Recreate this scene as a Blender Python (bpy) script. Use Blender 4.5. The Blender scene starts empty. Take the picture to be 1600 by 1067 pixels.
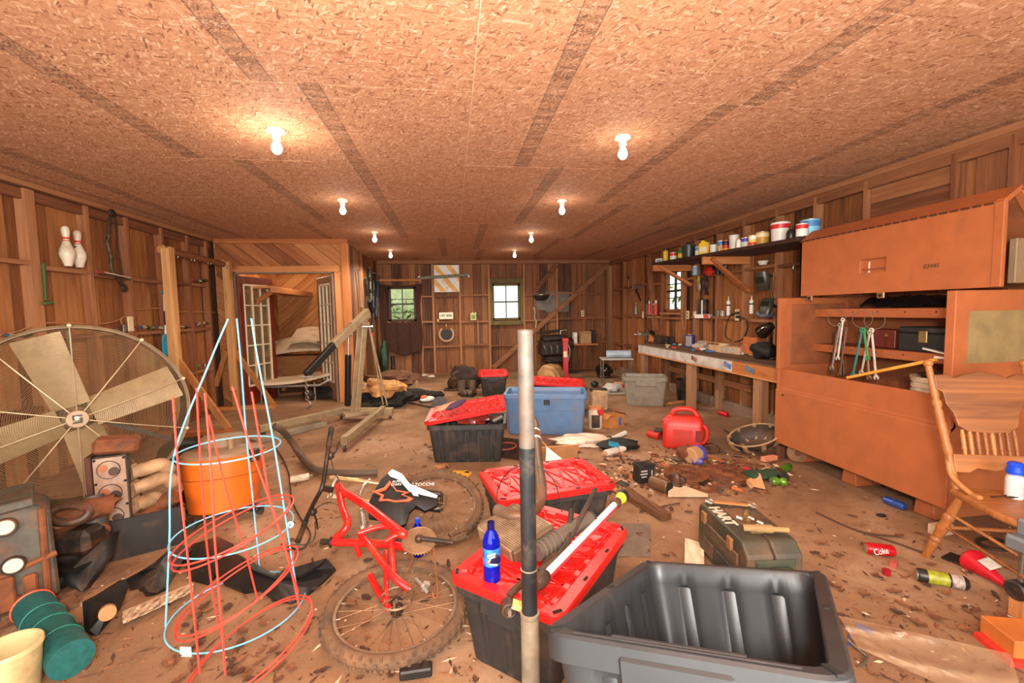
import bpy, math, random
import numpy as np
from mathutils import Matrix, Vector, Euler, noise as mnoise

scene = bpy.context.scene
COL = scene.collection
R_ = math.radians
PI = math.pi

# ------------------------------------------------------------------ camera
CAM_F, CAM_ROLL, CAM_H = 680.0, 0.028, 1.48
_v = np.array([(706 - 800) / CAM_F, (488.5 - 533.5) / CAM_F, 1.0]); _v /= np.linalg.norm(_v)
_u = np.array([-math.sin(CAM_ROLL), -math.cos(CAM_ROLL), 0.0])
_u = _u - _v * np.dot(_u, _v); _u /= np.linalg.norm(_u)
_x = np.cross(_v, _u)
RC = np.stack([_x, _v, _u], 1)            # world axes in camera axes (x right, y down, z forward)
cam_d = bpy.data.cameras.new('camera')
cam_d.sensor_width = 36.0
cam_d.lens = CAM_F / 1600 * 36.0
cam_d.clip_start = 0.02
cam = bpy.data.objects.new('camera', cam_d)
COL.objects.link(cam)
_r, _d, _f = RC.T @ np.array([1, 0, 0]), RC.T @ np.array([0, 1, 0]), RC.T @ np.array([0, 0, 1])
cam.matrix_world = Matrix(((_r[0], -_d[0], -_f[0], 0), (_r[1], -_d[1], -_f[1], 0),
                           (_r[2], -_d[2], -_f[2], CAM_H), (0, 0, 0, 1)))
scene.camera = cam

# ------------------------------------------------------------------ world and lights
world = bpy.data.worlds.new('overcast_sky'); scene.world = world
world.use_nodes = True
bg = world.node_tree.nodes['Background']
bg.inputs[0].default_value = (0.93, 1.0, 0.95, 1)
bg.inputs[1].default_value = 1.6

def area(name, loc, target, sx, sy, power, color):
 l = bpy.data.lights.new(name, 'AREA'); l.shape = 'RECTANGLE'; l.size = sx; l.size_y = sy
 l.energy = power; l.color = color
 o = bpy.data.objects.new(name, l); COL.objects.link(o); o.location = loc
 o.rotation_euler = (Vector(target) - Vector(loc)).to_track_quat('-Z', 'Y').to_euler()
 return o

# daylight through the open garage door behind the camera, and the photographer's flash bounced up
area('door_daylight', (0.1, -1.1, 1.35), (0.1, 6, 1.25), 6.0, 2.4, 205, (1.0, 0.97, 0.885))
area('bounce_flash', (0.0, -0.35, 1.75), (0.0, 1.6, 2.72), 0.5, 0.4, 185, (1.0, 0.965, 0.91))

scene.view_settings.view_transform = 'Standard'
scene.view_settings.look = 'None'
scene.view_settings.gamma = 1.0
scene.view_settings.use_curve_mapping = False
scene.view_settings.exposure = 0.24

# ------------------------------------------------------------------ points on real planes
XL, XR, YB, ZC = -3.72, 3.93, 10.55, 2.72

def ray(px, py):
 return RC.T @ np.array([(px - 800) / CAM_F, (py - 533.5) / CAM_F, 1.0])

def FL(px, py, z=0.0):
 d = ray(px, py); t = (z - CAM_H) / d[2]
 return Vector((d[0] * t, d[1] * t, z))

def WX(px, py, x):
 d = ray(px, py); t = x / d[0]
 return Vector((x, d[1] * t, d[2] * t + CAM_H))

def WY(px, py, y):
 d = ray(px, py); t = y / d[1]
 return Vector((d[0] * t, y, d[2] * t + CAM_H))

# ------------------------------------------------------------------ materials
def s2l(c):
 return tuple((x / 12.92 if x <= 0.04045 else ((x + 0.055) / 1.055) ** 2.4) for x in (v / 255 for v in c)) + (1.0,)

class NT:
 def __init__(s, name):
  s.m = bpy.data.materials.new(name); s.m.use_nodes = True
  s.t = s.m.node_tree; s.n = s.t.nodes; s.p = s.n['Principled BSDF']

 def new(s, typ, **kw):
  n = s.n.new(typ)
  for k, v in kw.items(): setattr(n, k, v)
  return n

 def link(s, a, b): s.t.links.new(a, b)

 def ramp(s, fac, stops, interp='LINEAR'):
  r = s.new('ShaderNodeValToRGB'); e = r.color_ramp.elements
  r.color_ramp.interpolation = interp
  while len(e) < len(stops): e.new(0.5)
  for i, (p, c) in enumerate(stops):
   e[i].position = p; e[i].color = c
  s.link(fac, r.inputs[0]); return r.outputs[0]

 def mix(s, fac, a, b, mode='MIX'):
  n = s.new('ShaderNodeMix', data_type='RGBA', blend_type=mode)
  for sock, v in ((n.inputs[0], fac), (n.inputs[6], a), (n.inputs[7], b)):
   if hasattr(v, 'links'): s.link(v, sock)
   else: sock.default_value = v
  return n.outputs[2]

 def math(s, op, a, b=None):
  n = s.new('ShaderNodeMath', operation=op)
  for i, v in enumerate((a, b)):
   if v is None: continue
   if hasattr(v, 'links'): s.link(v, n.inputs[i])
   else: n.inputs[i].default_value = v
  return n.outputs[0]

 def coords(s, scale=(1, 1, 1), rot=(0, 0, 0), rnd=True, world=False):
  if world:
   v = s.new('ShaderNodeNewGeometry').outputs['Position']
  else:
   v = s.new('ShaderNodeTexCoord').outputs['Object']
  if rnd:
   oi = s.new('ShaderNodeObjectInfo')
   k = s.new('ShaderNodeVectorMath', operation='MULTIPLY_ADD')
   cc = s.new('ShaderNodeCombineXYZ')
   for i in range(3): s.link(oi.outputs['Random'], cc.inputs[i])
   s.link(cc.outputs[0], k.inputs[0]); k.inputs[1].default_value = (37, 53, 71); s.link(v, k.inputs[2])
   v = k.outputs[0]
  mp = s.new('ShaderNodeMapping'); s.link(v, mp.inputs[0])
  mp.inputs['Scale'].default_value = scale; mp.inputs['Rotation'].default_value = rot
  return mp.outputs[0]

 def noise(s, vec, scale, detail=3, rough=.55, dist=0.0):
  n = s.new('ShaderNodeTexNoise'); s.link(vec, n.inputs['Vector'])
  n.inputs['Scale'].default_value = scale; n.inputs['Detail'].default_value = detail
  n.inputs['Roughness'].default_value = rough; n.inputs['Distortion'].default_value = dist
  return n.outputs['Fac']

 def bump(s, h, strength=.3, dist=.01):
  b = s.new('ShaderNodeBump'); b.inputs['Strength'].default_value = strength
  b.inputs['Distance'].default_value = dist
  s.link(h, b.inputs['Height']); s.link(b.outputs[0], s.p.inputs['Normal'])

MATS = {}

def mat(name, col, rough=.55, metal=0.0, var=.12, scale=9, dirt=None, damt=.35, bump=.08, alpha=1, trans=0, ior=1.45, emit=None, rvar=0.0, coat=0):
 """painted / plastic / metal surface with mottling and optional dirt"""
 if name in MATS: return MATS[name]
 t = NT(name)
 c = s2l(col)
 v = t.coords()
 n = t.noise(v, scale, 4)
 lo = tuple(max(0, x * (1 - var * 1.6)) for x in c[:3]) + (1,)
 hi = tuple(min(1, x * (1 + var * 1.3)) for x in c[:3]) + (1,)
 base = t.ramp(n, [(.3, lo), (.7, hi)])
 if rvar:
  oi = t.new('ShaderNodeObjectInfo')
  f = t.math('MULTIPLY_ADD', oi.outputs['Random'], rvar * 2)
  t.n[-1].inputs[2].default_value = 1 - rvar
  vm = t.new('ShaderNodeVectorMath', operation='SCALE'); t.link(base, vm.inputs[0]); t.link(f, vm.inputs['Scale'])
  base = vm.outputs[0]
 if dirt:
  n2 = t.noise(v, scale * .45 + 1.5, 6, .65, .4)
  k = t.ramp(n2, [(max(0, .62 - damt * .6), (0, 0, 0, 1)), (min(1, .86 - damt * .4), (1, 1, 1, 1))])
  base = t.mix(t.math('MULTIPLY', k, .85), base, s2l(dirt))
 t.link(base, t.p.inputs['Base Color'])
 t.p.inputs['Roughness'].default_value = rough
 t.p.inputs['Metallic'].default_value = metal
 if coat: t.p.inputs['Coat Weight'].default_value = coat
 if alpha < 1: t.p.inputs['Alpha'].default_value = alpha
 if trans:
  t.p.inputs['Transmission Weight'].default_value = trans; t.p.inputs['IOR'].default_value = ior
 if emit:
  t.p.inputs['Emission Color'].default_value = s2l(emit[0]); t.p.inputs['Emission Strength'].default_value = emit[1]
 if bump: t.bump(t.noise(v, scale * 5, 3), bump, .004)
 MATS[name] = t.m
 return t.m

def wood(name, cols, axis=2, grain=1.0, rough=.75, knots=.5, weather=None):
 """sawn timber: grain runs along the object axis given"""
 if name in MATS: return MATS[name]
 t = NT(name)
 sc = [16 * grain] * 3; sc[axis] = .9 * grain
 v = t.coords(tuple(sc))
 g = t.noise(v, 1.6, 5, .6, .7)
 oi = t.new('ShaderNodeObjectInfo')
 tone = t.math('ADD', t.math('MULTIPLY', g, .75), t.math('MULTIPLY', t.math('SUBTRACT', oi.outputs['Random'], .5), .42))
 st = [(.12, s2l(cols[0])), (.38, s2l(cols[1])), (.6, s2l(cols[2]))]
 base = t.ramp(tone, st)
 sc2 = [5.0] * 3; sc2[axis] = 1.7
 v2 = t.coords(tuple(sc2))
 if knots:
  n2 = t.noise(v2, 1.0, 2, .5, .3)
  k = t.ramp(n2, [(.66, (0, 0, 0, 1)), (.76, (1, 1, 1, 1))])
  base = t.mix(t.math('MULTIPLY', k, knots), base, tuple(x * .28 for x in s2l(cols[0])[:3]) + (1,))
 if weather:
  n3 = t.noise(t.coords((3, 3, 1.2)), 1.0, 5, .65)
  k = t.ramp(n3, [(.5, (0, 0, 0, 1)), (.72, (1, 1, 1, 1))])
  base = t.mix(t.math('MULTIPLY', k, .7), base, s2l(weather))
 t.link(base, t.p.inputs['Base Color'])
 t.p.inputs['Roughness'].default_value = rough
 t.bump(g, .25, .004)
 MATS[name] = t.m
 return t.m

def osb():
 t = NT('oriented_strand_board')
 v0 = t.coords((1, 1, 1))
 nz = t.new('ShaderNodeTexNoise'); t.link(v0, nz.inputs['Vector']); nz.inputs['Scale'].default_value = 9
 def layer(sx, sy, rot, seed):
  mp = t.new('ShaderNodeMapping'); mp.vector_type = 'TEXTURE'; t.link(v0, mp.inputs[0])
  mp.inputs['Scale'].default_value = (1 / sx, 1 / sy, 1); mp.inputs['Rotation'].default_value = (0, 0, rot); mp.inputs['Location'].default_value = (seed, seed * 2.3, 0)
  vm = t.new('ShaderNodeVectorMath', operation='MULTIPLY_ADD'); t.link(nz.outputs['Color'], vm.inputs[0]); vm.inputs[1].default_value = (1.2, 1.2, 0); t.link(mp.outputs[0], vm.inputs[2])
  vo = t.new('ShaderNodeTexVoronoi', voronoi_dimensions='2D'); t.link(vm.outputs[0], vo.inputs['Vector']); vo.inputs['Scale'].default_value = 1
  sp = t.new('ShaderNodeSeparateColor'); t.link(vo.outputs['Color'], sp.inputs[0])
  return sp.outputs[0], sp.outputs[1]
 pal = [(0, s2l((132, 82, 54))), (.06, s2l((160, 106, 74))), (.2, s2l((184, 128, 93))), (.5, s2l((192, 136, 99))), (.82, s2l((200, 146, 108))), (1, s2l((226, 180, 146)))]
 col = None; first = None
 for sx, sy, rot, seed, thr in ((26, 90, 1.5, 0, 0), (24, 96, .75, 5.5, .52), (25, 100, -.7, 9.1, .6), (20, 104, .1, 3.3, .68), (30, 120, 2.0, 7.7, .74)):
  a1, a2 = layer(sx, sy, rot, seed); c = t.ramp(a1, pal)
  first = a1 if first is None else first
  col = c if col is None else t.mix(t.math('GREATER_THAN', a2, thr), col, c)
 fine = t.noise(t.coords((1, 1, 1)), 60, 3, .6)
 col = t.mix(t.ramp(fine, [(.56, (0, 0, 0, 1)), (.74, (.45, .45, .45, 1))]), col, s2l((118, 68, 42)))
 # ink stamped along the panel in a ruled column, its place set per panel
 at = t.new('ShaderNodeAttribute', attribute_type='OBJECT', attribute_name='stripe')
 tc = t.new('ShaderNodeTexCoord'); sx = t.new('ShaderNodeSeparateXYZ'); t.link(tc.outputs['Object'], sx.inputs[0])
 d = t.math('ABSOLUTE', t.math('SUBTRACT', sx.outputs[0], at.outputs['Fac']))
 m = t.math('LESS_THAN', d, .055)
 edge = t.math('LESS_THAN', t.math('ABSOLUTE', t.math('SUBTRACT', d, .055)), .0028)
 mp = t.new('ShaderNodeMapping'); t.link(tc.outputs['Object'], mp.inputs[0]); mp.inputs['Scale'].default_value = (95, 130, 1)
 ink = t.ramp(t.noise(mp.outputs[0], 1.0, 3), [(.44, (.16, .16, .16, 1)), (.56, (.95, .95, .95, 1))])
 mp2 = t.new('ShaderNodeMapping'); t.link(tc.outputs['Object'], mp2.inputs[0]); mp2.inputs['Scale'].default_value = (3, 26, 1)
 rows = t.ramp(t.noise(mp2.outputs[0], 1.0, 1), [(.38, (.3, .3, .3, 1)), (.58, (1, 1, 1, 1))])
 k = t.math('MAXIMUM', t.math('MULTIPLY', m, t.math('MULTIPLY', ink, rows)), t.math('MULTIPLY', edge, .8))
 col = t.mix(t.math('MULTIPLY', k, .8), col, s2l((62, 44, 32)))
 t.link(col, t.p.inputs['Base Color']); t.p.inputs['Roughness'].default_value = .8
 t.bump(first, .12, .002)
 return t.m

def concrete():
 t = NT('dirty_concrete')
 v = t.coords(rnd=False, world=True)
 n1 = t.noise(v, .8, 6, .62, .3)
 base = t.ramp(n1, [(.3, s2l((108, 75, 50))), (.5, s2l((146, 105, 72))), (.7, s2l((184, 146, 114)))])
 n2 = t.noise(v, 5.5, 8, .7, .6)
 base = t.mix(t.ramp(n2, [(.5, (0, 0, 0, 1)), (.72, (.75, .75, .75, 1))]), base, s2l((116, 76, 48)))
 n3 = t.noise(v, 48, 4, .7)
 base = t.mix(t.ramp(n3, [(.6, (0, 0, 0, 1)), (.72, (.7, .7, .7, 1))]), base, s2l((92, 58, 36)))
 n4 = t.noise(v, 90, 2)
 base = t.mix(t.ramp(n4, [(.68, (0, 0, 0, 1)), (.74, (.6, .6, .6, 1))]), base, s2l((206, 168, 134)))
 t.link(base, t.p.inputs['Base Color']); t.p.inputs['Roughness'].default_value = .85
 t.bump(t.math('ADD', n2, t.math('MULTIPLY', n3, .5)), .35, .01)
 return t.m

# ------------------------------------------------------------------ mesh builder
class MB:
 def __init__(s):
  s.v = []; s.f = []; s.mi = []; s.sm = []; s.cur = 0; s.M = None; s.g = []

 def mat(s, i): s.cur = i; return s

 def add(s, vs, fs, smooth=False):
  b = len(s.v); s.g.append((b, len(s.f)))
  if s.M is not None: vs = [s.M @ Vector(q) for q in vs]
  s.v += [tuple(q) for q in vs]
  for f in fs:
   s.f.append([b + i for i in f]); s.mi.append(s.cur); s.sm.append(smooth)
  return s

 def box(s, c, d, rot=None, taper=1.0):
  x, y, z = d[0] / 2, d[1] / 2, d[2] / 2
  vs = [Vector((sx * x * (taper if sz < 0 else 1), sy * y * (taper if sz < 0 else 1), sz * z)) for sz in (-1, 1) for sx, sy in ((-1, -1), (1, -1), (1, 1), (-1, 1))]
  if rot is not None:
   m = rot if isinstance(rot, Matrix) else Euler(rot).to_matrix()
   vs = [m @ q for q in vs]
  vs = [q + Vector(c) for q in vs]
  return s.add(vs, [(0, 3, 2, 1), (4, 5, 6, 7), (0, 1, 5, 4), (1, 2, 6, 5), (2, 3, 7, 6), (3, 0, 4, 7)])

 def bar(s, p, q, w, h, up=(0, 0, 1)):
  p, q = Vector(p), Vector(q); d = (q - p); L = d.length; d.normalize()
  u = Vector(up)
  if abs(d.dot(u)) > .98: u = Vector((0, 1, 0))
  sd = d.cross(u).normalized(); u = sd.cross(d).normalized()
  m = Matrix((sd, d, u)).transposed()
  return s.box((p + q) / 2, (w, L, h), m)

 def tube(s, pts, r, n=8, closed=False, caps=True, smooth=True, up=None):
  P = [Vector(q) for q in pts]; N = len(P)
  rr = r if isinstance(r, (list, tuple)) else [r] * N
  vs = []; prev = None
  for i in range(N):
   if closed: d = P[(i + 1) % N] - P[i - 1]
   else: d = P[min(i + 1, N - 1)] - P[max(i - 1, 0)]
   if d.length < 1e-9: d = Vector((0, 0, 1))
   d.normalize()
   if prev is None:
    a = Vector(up) if up else (Vector((0, 0, 1)) if abs(d.z) < .9 else Vector((1, 0, 0)))
    a = (a - d * a.dot(d)).normalized()
   else:
    a = prev - d * prev.dot(d)
    a = a.normalized() if a.length > 1e-6 else Vector((1, 0, 0))
   prev = a; b = d.cross(a)
   for k in range(n):
    t = 2 * PI * k / n
    vs.append(P[i] + (a * math.cos(t) + b * math.sin(t)) * rr[i])
  fs = []
  for i in range(N if closed else N - 1):
   j = (i + 1) % N
   for k in range(n):
    l = (k + 1) % n
    fs.append((i * n + k, i * n + l, j * n + l, j * n + k))
  s.add(vs, fs, smooth)
  if caps and not closed:
   b = len(s.v) - len(vs)
   s.f.append([b + k for k in range(n)][::-1]); s.mi.append(s.cur); s.sm.append(False)
   s.f.append([b + (N - 1) * n + k for k in range(n)]); s.mi.append(s.cur); s.sm.append(False)
  return s

 def cyl(s, p, q, r, r2=None, n=16):
  return s.tube([p, q], [r, r if r2 is None else r2], n)

 def lathe(s, prof, n=24, c=(0, 0, 0), axis=None, smooth=True, a0=0, a1=2 * PI):
  m = Vector((0, 0, 1)).rotation_difference(Vector(axis)).to_matrix() if axis is not None else Matrix.Identity(3)
  full = abs(a1 - a0 - 2 * PI) < 1e-6
  k = n if full else n + 1
  vs = [m @ Vector((r * math.cos(a0 + (a1 - a0) * i / n), r * math.sin(a0 + (a1 - a0) * i / n), z)) + Vector(c) for r, z in prof for i in range(k)]
  fs = []
  for j in range(len(prof) - 1):
   for i in range(n):
    l = (i + 1) % k
    fs.append((j * k + i, j * k + l, (j + 1) * k + l, (j + 1) * k + i))
  return s.add(vs, fs, smooth)

 def prism(s, poly, h, m=None, z0=0.0):
  m = m or Matrix.Identity(4); n = len(poly)
  vs = [m @ Vector((x, y, z0)) for x, y in poly] + [m @ Vector((x, y, z0 + h)) for x, y in poly]
  fs = [tuple(range(n))[::-1], tuple(range(n, 2 * n))] + [(i, (i + 1) % n, n + (i + 1) % n, n + i) for i in range(n)]
  return s.add(vs, fs)

 def ell(s, c, r, n=12, m=6, rot=None, bumpy=0.0, seed=0):
  vs = []; rt = Euler(rot).to_matrix() if rot else Matrix.Identity(3)
  r = r if isinstance(r, (list, tuple)) else (r, r, r)
  for j in range(m + 1):
   t = PI * j / m
   for i in range(n):
    a = 2 * PI * i / n
    q = Vector((math.sin(t) * math.cos(a), math.sin(t) * math.sin(a), math.cos(t)))
    k = 1 + (bumpy * mnoise.noise(q * 1.7 + Vector((seed * 7.1, seed, 0))) if bumpy else 0)
    vs.append(rt @ Vector((q.x * r[0] * k, q.y * r[1] * k, q.z * r[2] * k)) + Vector(c))
  fs = [(j * n + i, (j + 1) * n + i, (j + 1) * n + (i + 1) % n, j * n + (i + 1) % n) for j in range(m) for i in range(n)]
  return s.add(vs, fs, True)

 def torus(s, c, R, r, axis=(0, 0, 1), n=32, k=8, a0=0, a1=2 * PI, sq=1.0):
  m = Vector((0, 0, 1)).rotation_difference(Vector(axis)).to_matrix()
  full = abs(a1 - a0 - 2 * PI) < 1e-6
  pts = [m @ Vector((R * math.cos(a0 + (a1 - a0) * i / n), R * math.sin(a0 + (a1 - a0) * i / n) * sq, 0)) + Vector(c) for i in range(n if full else n + 1)]
  return s.tube(pts, r, k, closed=full, up=m @ Vector((0, 0, 1)))

 def sheet(s, nx, ny, fn, th=.003, smooth=True):
  """a grid surface with thickness; fn(u,v)->point"""
  P = [[Vector(fn(i / nx, j / ny)) for i in range(nx + 1)] for j in range(ny + 1)]
  top = []; bot = []
  for j in range(ny + 1):
   for i in range(nx + 1):
    du = P[j][min(i + 1, nx)] - P[j][max(i - 1, 0)]; dv = P[min(j + 1, ny)][i] - P[max(j - 1, 0)][i]
    nrm = du.cross(dv); nrm = nrm.normalized() if nrm.length > 1e-9 else Vector((0, 0, 1))
    top.append(P[j][i] + nrm * th / 2); bot.append(P[j][i] - nrm * th / 2)
  w = nx + 1; o = len(top); fs = []
  for j in range(ny):
   for i in range(nx):
    a, b, c, d = j * w + i, j * w + i + 1, (j + 1) * w + i + 1, (j + 1) * w + i
    fs.append((a, b, c, d)); fs.append((o + d, o + c, o + b, o + a))
  edge = [i for i in range(nx)], [j for j in range(ny)]
  for i in range(nx):
   a, b = i, i + 1; fs.append((b, a, o + a, o + b))
   a, b = ny * w + i, ny * w + i + 1; fs.append((a, b, o + b, o + a))
  for j in range(ny):
   a, b = j * w, (j + 1) * w; fs.append((a, b, o + b, o + a))
   a, b = j * w + nx, (j + 1) * w + nx; fs.append((b, a, o + a, o + b))
  return s.add(top + bot, fs, smooth)

 def mesh(s, name, mats):
  me = bpy.data.meshes.new(name)
  me.from_pydata(s.v, [], s.f)
  me.polygons.foreach_set('material_index', s.mi)
  me.polygons.foreach_set('use_smooth', s.sm)
  for m in (mats if isinstance(mats, (list, tuple)) else [mats]): me.materials.append(m)
  me.update()
  return me

 def each(s, name, mats, parent, world=False, bevel=0, seg=1, per=1):
  """every added shape (or every `per` of them) becomes an object of its own"""
  out = []; gs = s.g + [(len(s.v), len(s.f))]
  for i in range(0, len(s.g), per):
   (v0, f0), (v1, f1) = gs[i], gs[min(i + per, len(s.g))]
   m = MB(); m.v = s.v[v0:v1]; m.f = [[k - v0 for k in f] for f in s.f[f0:f1]]; m.mi = s.mi[f0:f1]; m.sm = s.sm[f0:f1]
   out.append(m.build(name, mats, parent, world, bevel, seg))
  return out

 def build(s, name, mats, parent=None, world=False, bevel=0, seg=1, at=None, sharp=40):
  """parent + world: vertices are in world axes and moved into the parent's frame.
  no parent: the origin goes to the base centre of the shape (or to at)"""
  if parent is not None and world:
   inv = WM[parent.name].inverted()
   s.v = [tuple(inv @ Vector(q)) for q in s.v]
  off = None
  if parent is None:
   a = np.array(s.v)
   off = Vector(at) if at is not None else Vector(((a[:, 0].min() + a[:, 0].max()) / 2, (a[:, 1].min() + a[:, 1].max()) / 2, a[:, 2].min()))
   s.v = [tuple(Vector(q) - off) for q in s.v]
  me = s.mesh(name, mats)
  o = bpy.data.objects.new(name, me); COL.objects.link(o)
  if any(s.sm):
   try: me.set_sharp_from_angle(angle=R_(sharp))
   except Exception: pass
  if off is not None: o.location = off
  if parent is not None: o.parent = parent
  if bevel:
   b = o.modifiers.new('bevel', 'BEVEL'); b.width = bevel; b.segments = seg; b.limit_method = 'ANGLE'; b.angle_limit = R_(35)
  return o

WM = {}

def tag(o, label=None, cat=None, group=None, kind=None):
 if label: o['label'] = label
 if cat: o['category'] = cat
 if group: o['group'] = group
 if kind: o['kind'] = kind
 return o

def T(name, label, cat, loc=(0, 0, 0), rot=0, group=None):
 o = bpy.data.objects.new(name, None); COL.objects.link(o)
 o.empty_display_size = .1
 o.location = loc
 o.rotation_euler = rot if isinstance(rot, (tuple, Euler)) else (0, 0, rot)
 WM[o.name] = Matrix.Translation(Vector(loc)) @ o.rotation_euler.to_matrix().to_4x4()
 return tag(o, label, cat, group)

def dup(root, loc, rot=None, label=None, group=None):
 r = root.copy(); COL.objects.link(r); r.location = loc
 if rot is not None: r.rotation_euler = rot if isinstance(rot, (tuple, Euler)) else (0, 0, rot)
 WM[r.name] = Matrix.Translation(Vector(loc)) @ r.rotation_euler.to_matrix().to_4x4()
 if label: r['label'] = label
 if group: r['group'] = group
 for ch in list(root.children):
  c = ch.copy(); COL.objects.link(c); c.parent = r
  for g in list(ch.children):
   d = g.copy(); COL.objects.link(d); d.parent = c
 return r

def text(parent, name, s, loc, rot, size, m, ext=.0006, align='CENTER', shear=0, bold=0.0, font_scale=None):
 c = bpy.data.curves.new(name, 'FONT'); c.body = s; c.size = size; c.extrude = ext; c.align_x = align; c.align_y = 'CENTER'
 c.shear = shear; c.offset = bold; c.resolution_u = 4
 tmp = bpy.data.objects.new(name, c)
 me = bpy.data.meshes.new_from_object(tmp)
 bpy.data.objects.remove(tmp); bpy.data.curves.remove(c)
 me.name = name; me.materials.clear(); me.materials.append(m)
 o = bpy.data.objects.new(name, me); COL.objects.link(o); o.parent = parent
 o.location = loc; o.rotation_euler = rot
 if font_scale: o.scale = font_scale
 o['kind'] = 'stuff'
 return o

def frame(x, y, z, o):
 """4x4 with given axis vectors and origin"""
 x, y, z, o = Vector(x), Vector(y), Vector(z), Vector(o)
 return Matrix(((x.x, y.x, z.x, o.x), (x.y, y.y, z.y, o.y), (x.z, y.z, z.z, o.z), (0, 0, 0, 1)))

def group_part(name, parent):
 """a part made of sub-parts: an Empty at its thing's origin"""
 o = bpy.data.objects.new(name, None); COL.objects.link(o); o.parent = parent; o.empty_display_size = .05
 WM[o.name] = WM[parent.name]
 return o

rng = random.Random(7)
DIRT = (112, 70, 42)
# ================================================================== setting
W_BOARD = wood('wall_board_wood', [(70, 38, 16), (142, 82, 38), (172, 110, 60)], 2, weather=(118, 72, 40))
W_BACK = wood('back_board_wood', [(62, 33, 15), (126, 73, 37), (154, 99, 58)], 2, weather=(94, 70, 50))
W_STUD = wood('stud_wood', [(112, 62, 34), (150, 92, 56), (172, 116, 76)], 2, knots=.35)
W_RAILY = wood('blocking_wood_y', [(108, 60, 34), (146, 90, 54), (166, 112, 72)], 1, knots=.35)
W_RAILX = wood('blocking_wood_x', [(100, 56, 32), (134, 82, 50), (154, 102, 66)], 0, knots=.35)
W_PINE = wood('pine_board_x', [(146, 80, 38), (188, 112, 58), (206, 136, 80)], 0, knots=.4)
W_PINEZ = wood('pine_board_z', [(146, 80, 38), (188, 112, 58), (206, 136, 80)], 2, knots=.4)
W_PINEY = wood('pine_board_y', [(146, 80, 38), (188, 112, 58), (206, 136, 80)], 1, knots=.4)
W_POST = wood('post_wood', [(150, 96, 50), (190, 132, 78), (210, 156, 100)], 2, knots=.4)
W_DARK = wood('dark_wood_y', [(40, 22, 14), (66, 38, 24), (84, 52, 34)], 1, knots=.2)
M_WHITE = mat('white_plastic', (232, 226, 214), .4, var=.04, dirt=(180, 150, 120), damt=.1)
M_BLACK = mat('black_rubber', (30, 27, 25), .5, var=.2, dirt=DIRT, damt=.25)
M_STEEL = mat('dull_steel', (150, 140, 128), .38, .85, dirt=(96, 64, 44), damt=.25)
M_RUST = mat('rusty_iron', (104, 62, 40), .8, .35, .3, 14, dirt=(150, 84, 46), damt=.5, bump=.3)
M_GLASS = mat('window_glass', (235, 240, 232), .02, var=.0, bump=0, trans=1.0, ior=1.05)

YF = -0.7
floor = MB().box((.1, 5.2, -.06), (9.5, 12.8, .12)).build('floor', concrete()); tag(floor, kind='structure')

# ceiling: a pale backing deck and strand board panels below it, joints left open
ceil = MB().box(((XL + XR) / 2, 4.9, ZC + .0425), (XR - XL + .3, 11.6, .08)).build('ceiling', mat('ceiling_backing', (222, 184, 148), .8)); tag(ceil, kind='structure')
M_OSB = osb()
panel_cache = {}
cols_x = [-3.72, -3.51, -2.29, -1.07, .15, 1.37, 2.59, 3.81, 3.93]
for ci in range(len(cols_x) - 1):
 x0, x1 = cols_x[ci], cols_x[ci + 1]
 off = 2.55 if ci % 2 else 3.79
 if ci == 5: off = 2.55
 ys = [YF - .1] + [y for y in [off + 2.44 * k for k in range(-2, 5)] if YF < y < YB - .05] + [YB]
 for ri in range(len(ys) - 1):
  y0, y1 = ys[ri], ys[ri + 1]
  key = (round(x1 - x0, 3), round(y1 - y0, 3))
  if key not in panel_cache:
   panel_cache[key] = MB().box((0, 0, 0), (key[0] - .006, key[1] - .006, .012)).mesh('strand_board_panel', M_OSB)
  o = bpy.data.objects.new('strand_board_panel', panel_cache[key]); COL.objects.link(o); o.parent = ceil
  o.location = Vector(((x0 + x1) / 2, (y0 + y1) / 2, ZC + .006)) - ceil.location
  o['stripe'] = rng.uniform(-.35, .35)
  fix = {(4, 1): -.14, (4, 2): .19, (3, 2): -.27, (3, 3): -.27, (2, 1): -.27, (2, 2): .05, (5, 1): -.12, (5, 2): -.25, (6, 1): -.1, (1, 2): -.3, (3, 1): -.5, (2, 0): 2, (4, 0): -.14}
  if (ci, ri) in fix: o['stripe'] = fix[(ci, ri)]

def piece(parent, name, c, d, m, cache={}):
 """one timber piece, mesh shared between alike sizes"""
 key = (name, tuple(round(k, 2) for k in d), m.name)
 if key not in cache:
  cache[key] = MB().box((0, 0, 0), d).mesh(name, m)
 o = bpy.data.objects.new(name, cache[key]); COL.objects.link(o); o.parent = parent
 o.location = Vector(c) - parent.location
 return o

def wall(name, c, d, m):
 o = MB().box(c, d).build(name, m, at=c); tag(o, kind='structure'); return o

# ---- left wall: outer sheathing, vertical boards, studs, blocking, plates
M_SHEATH = mat('wall_sheathing', (60, 32, 18), .9)
wl = wall('wall_left', (XL - .13, (YF + YB) / 2, ZC / 2), (.04, YB - YF + .2, ZC), M_SHEATH)
y = YF
while y < 7.62:
 w = rng.choice([.2, .2, .24, .28])
 piece(wl, 'wall_board', (XL - .095 + rng.uniform(-.006, .006), y + w / 2, ZC / 2), (.025, w - .006, ZC - .01), W_BOARD); y += w
SL = [-.3, .4, 1.1, 1.8, 2.5, 3.1, 3.8, 4.52, 5.14, 5.70, 6.32, 6.88, 7.36]
for y in SL: piece(wl, 'stud', (XL - .035, y, ZC / 2 - .02), (.09, .042 if y > 4.6 else .09, ZC - .1), W_STUD)
piece(wl, 'top_plate', (XL - .03, 3.4, ZC - .03), (.1, 8.2, .05), W_RAILY)
piece(wl, 'ledger', (XL - .03, 3.4, ZC - .12), (.03, 8.2, .09), W_RAILY)
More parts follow.
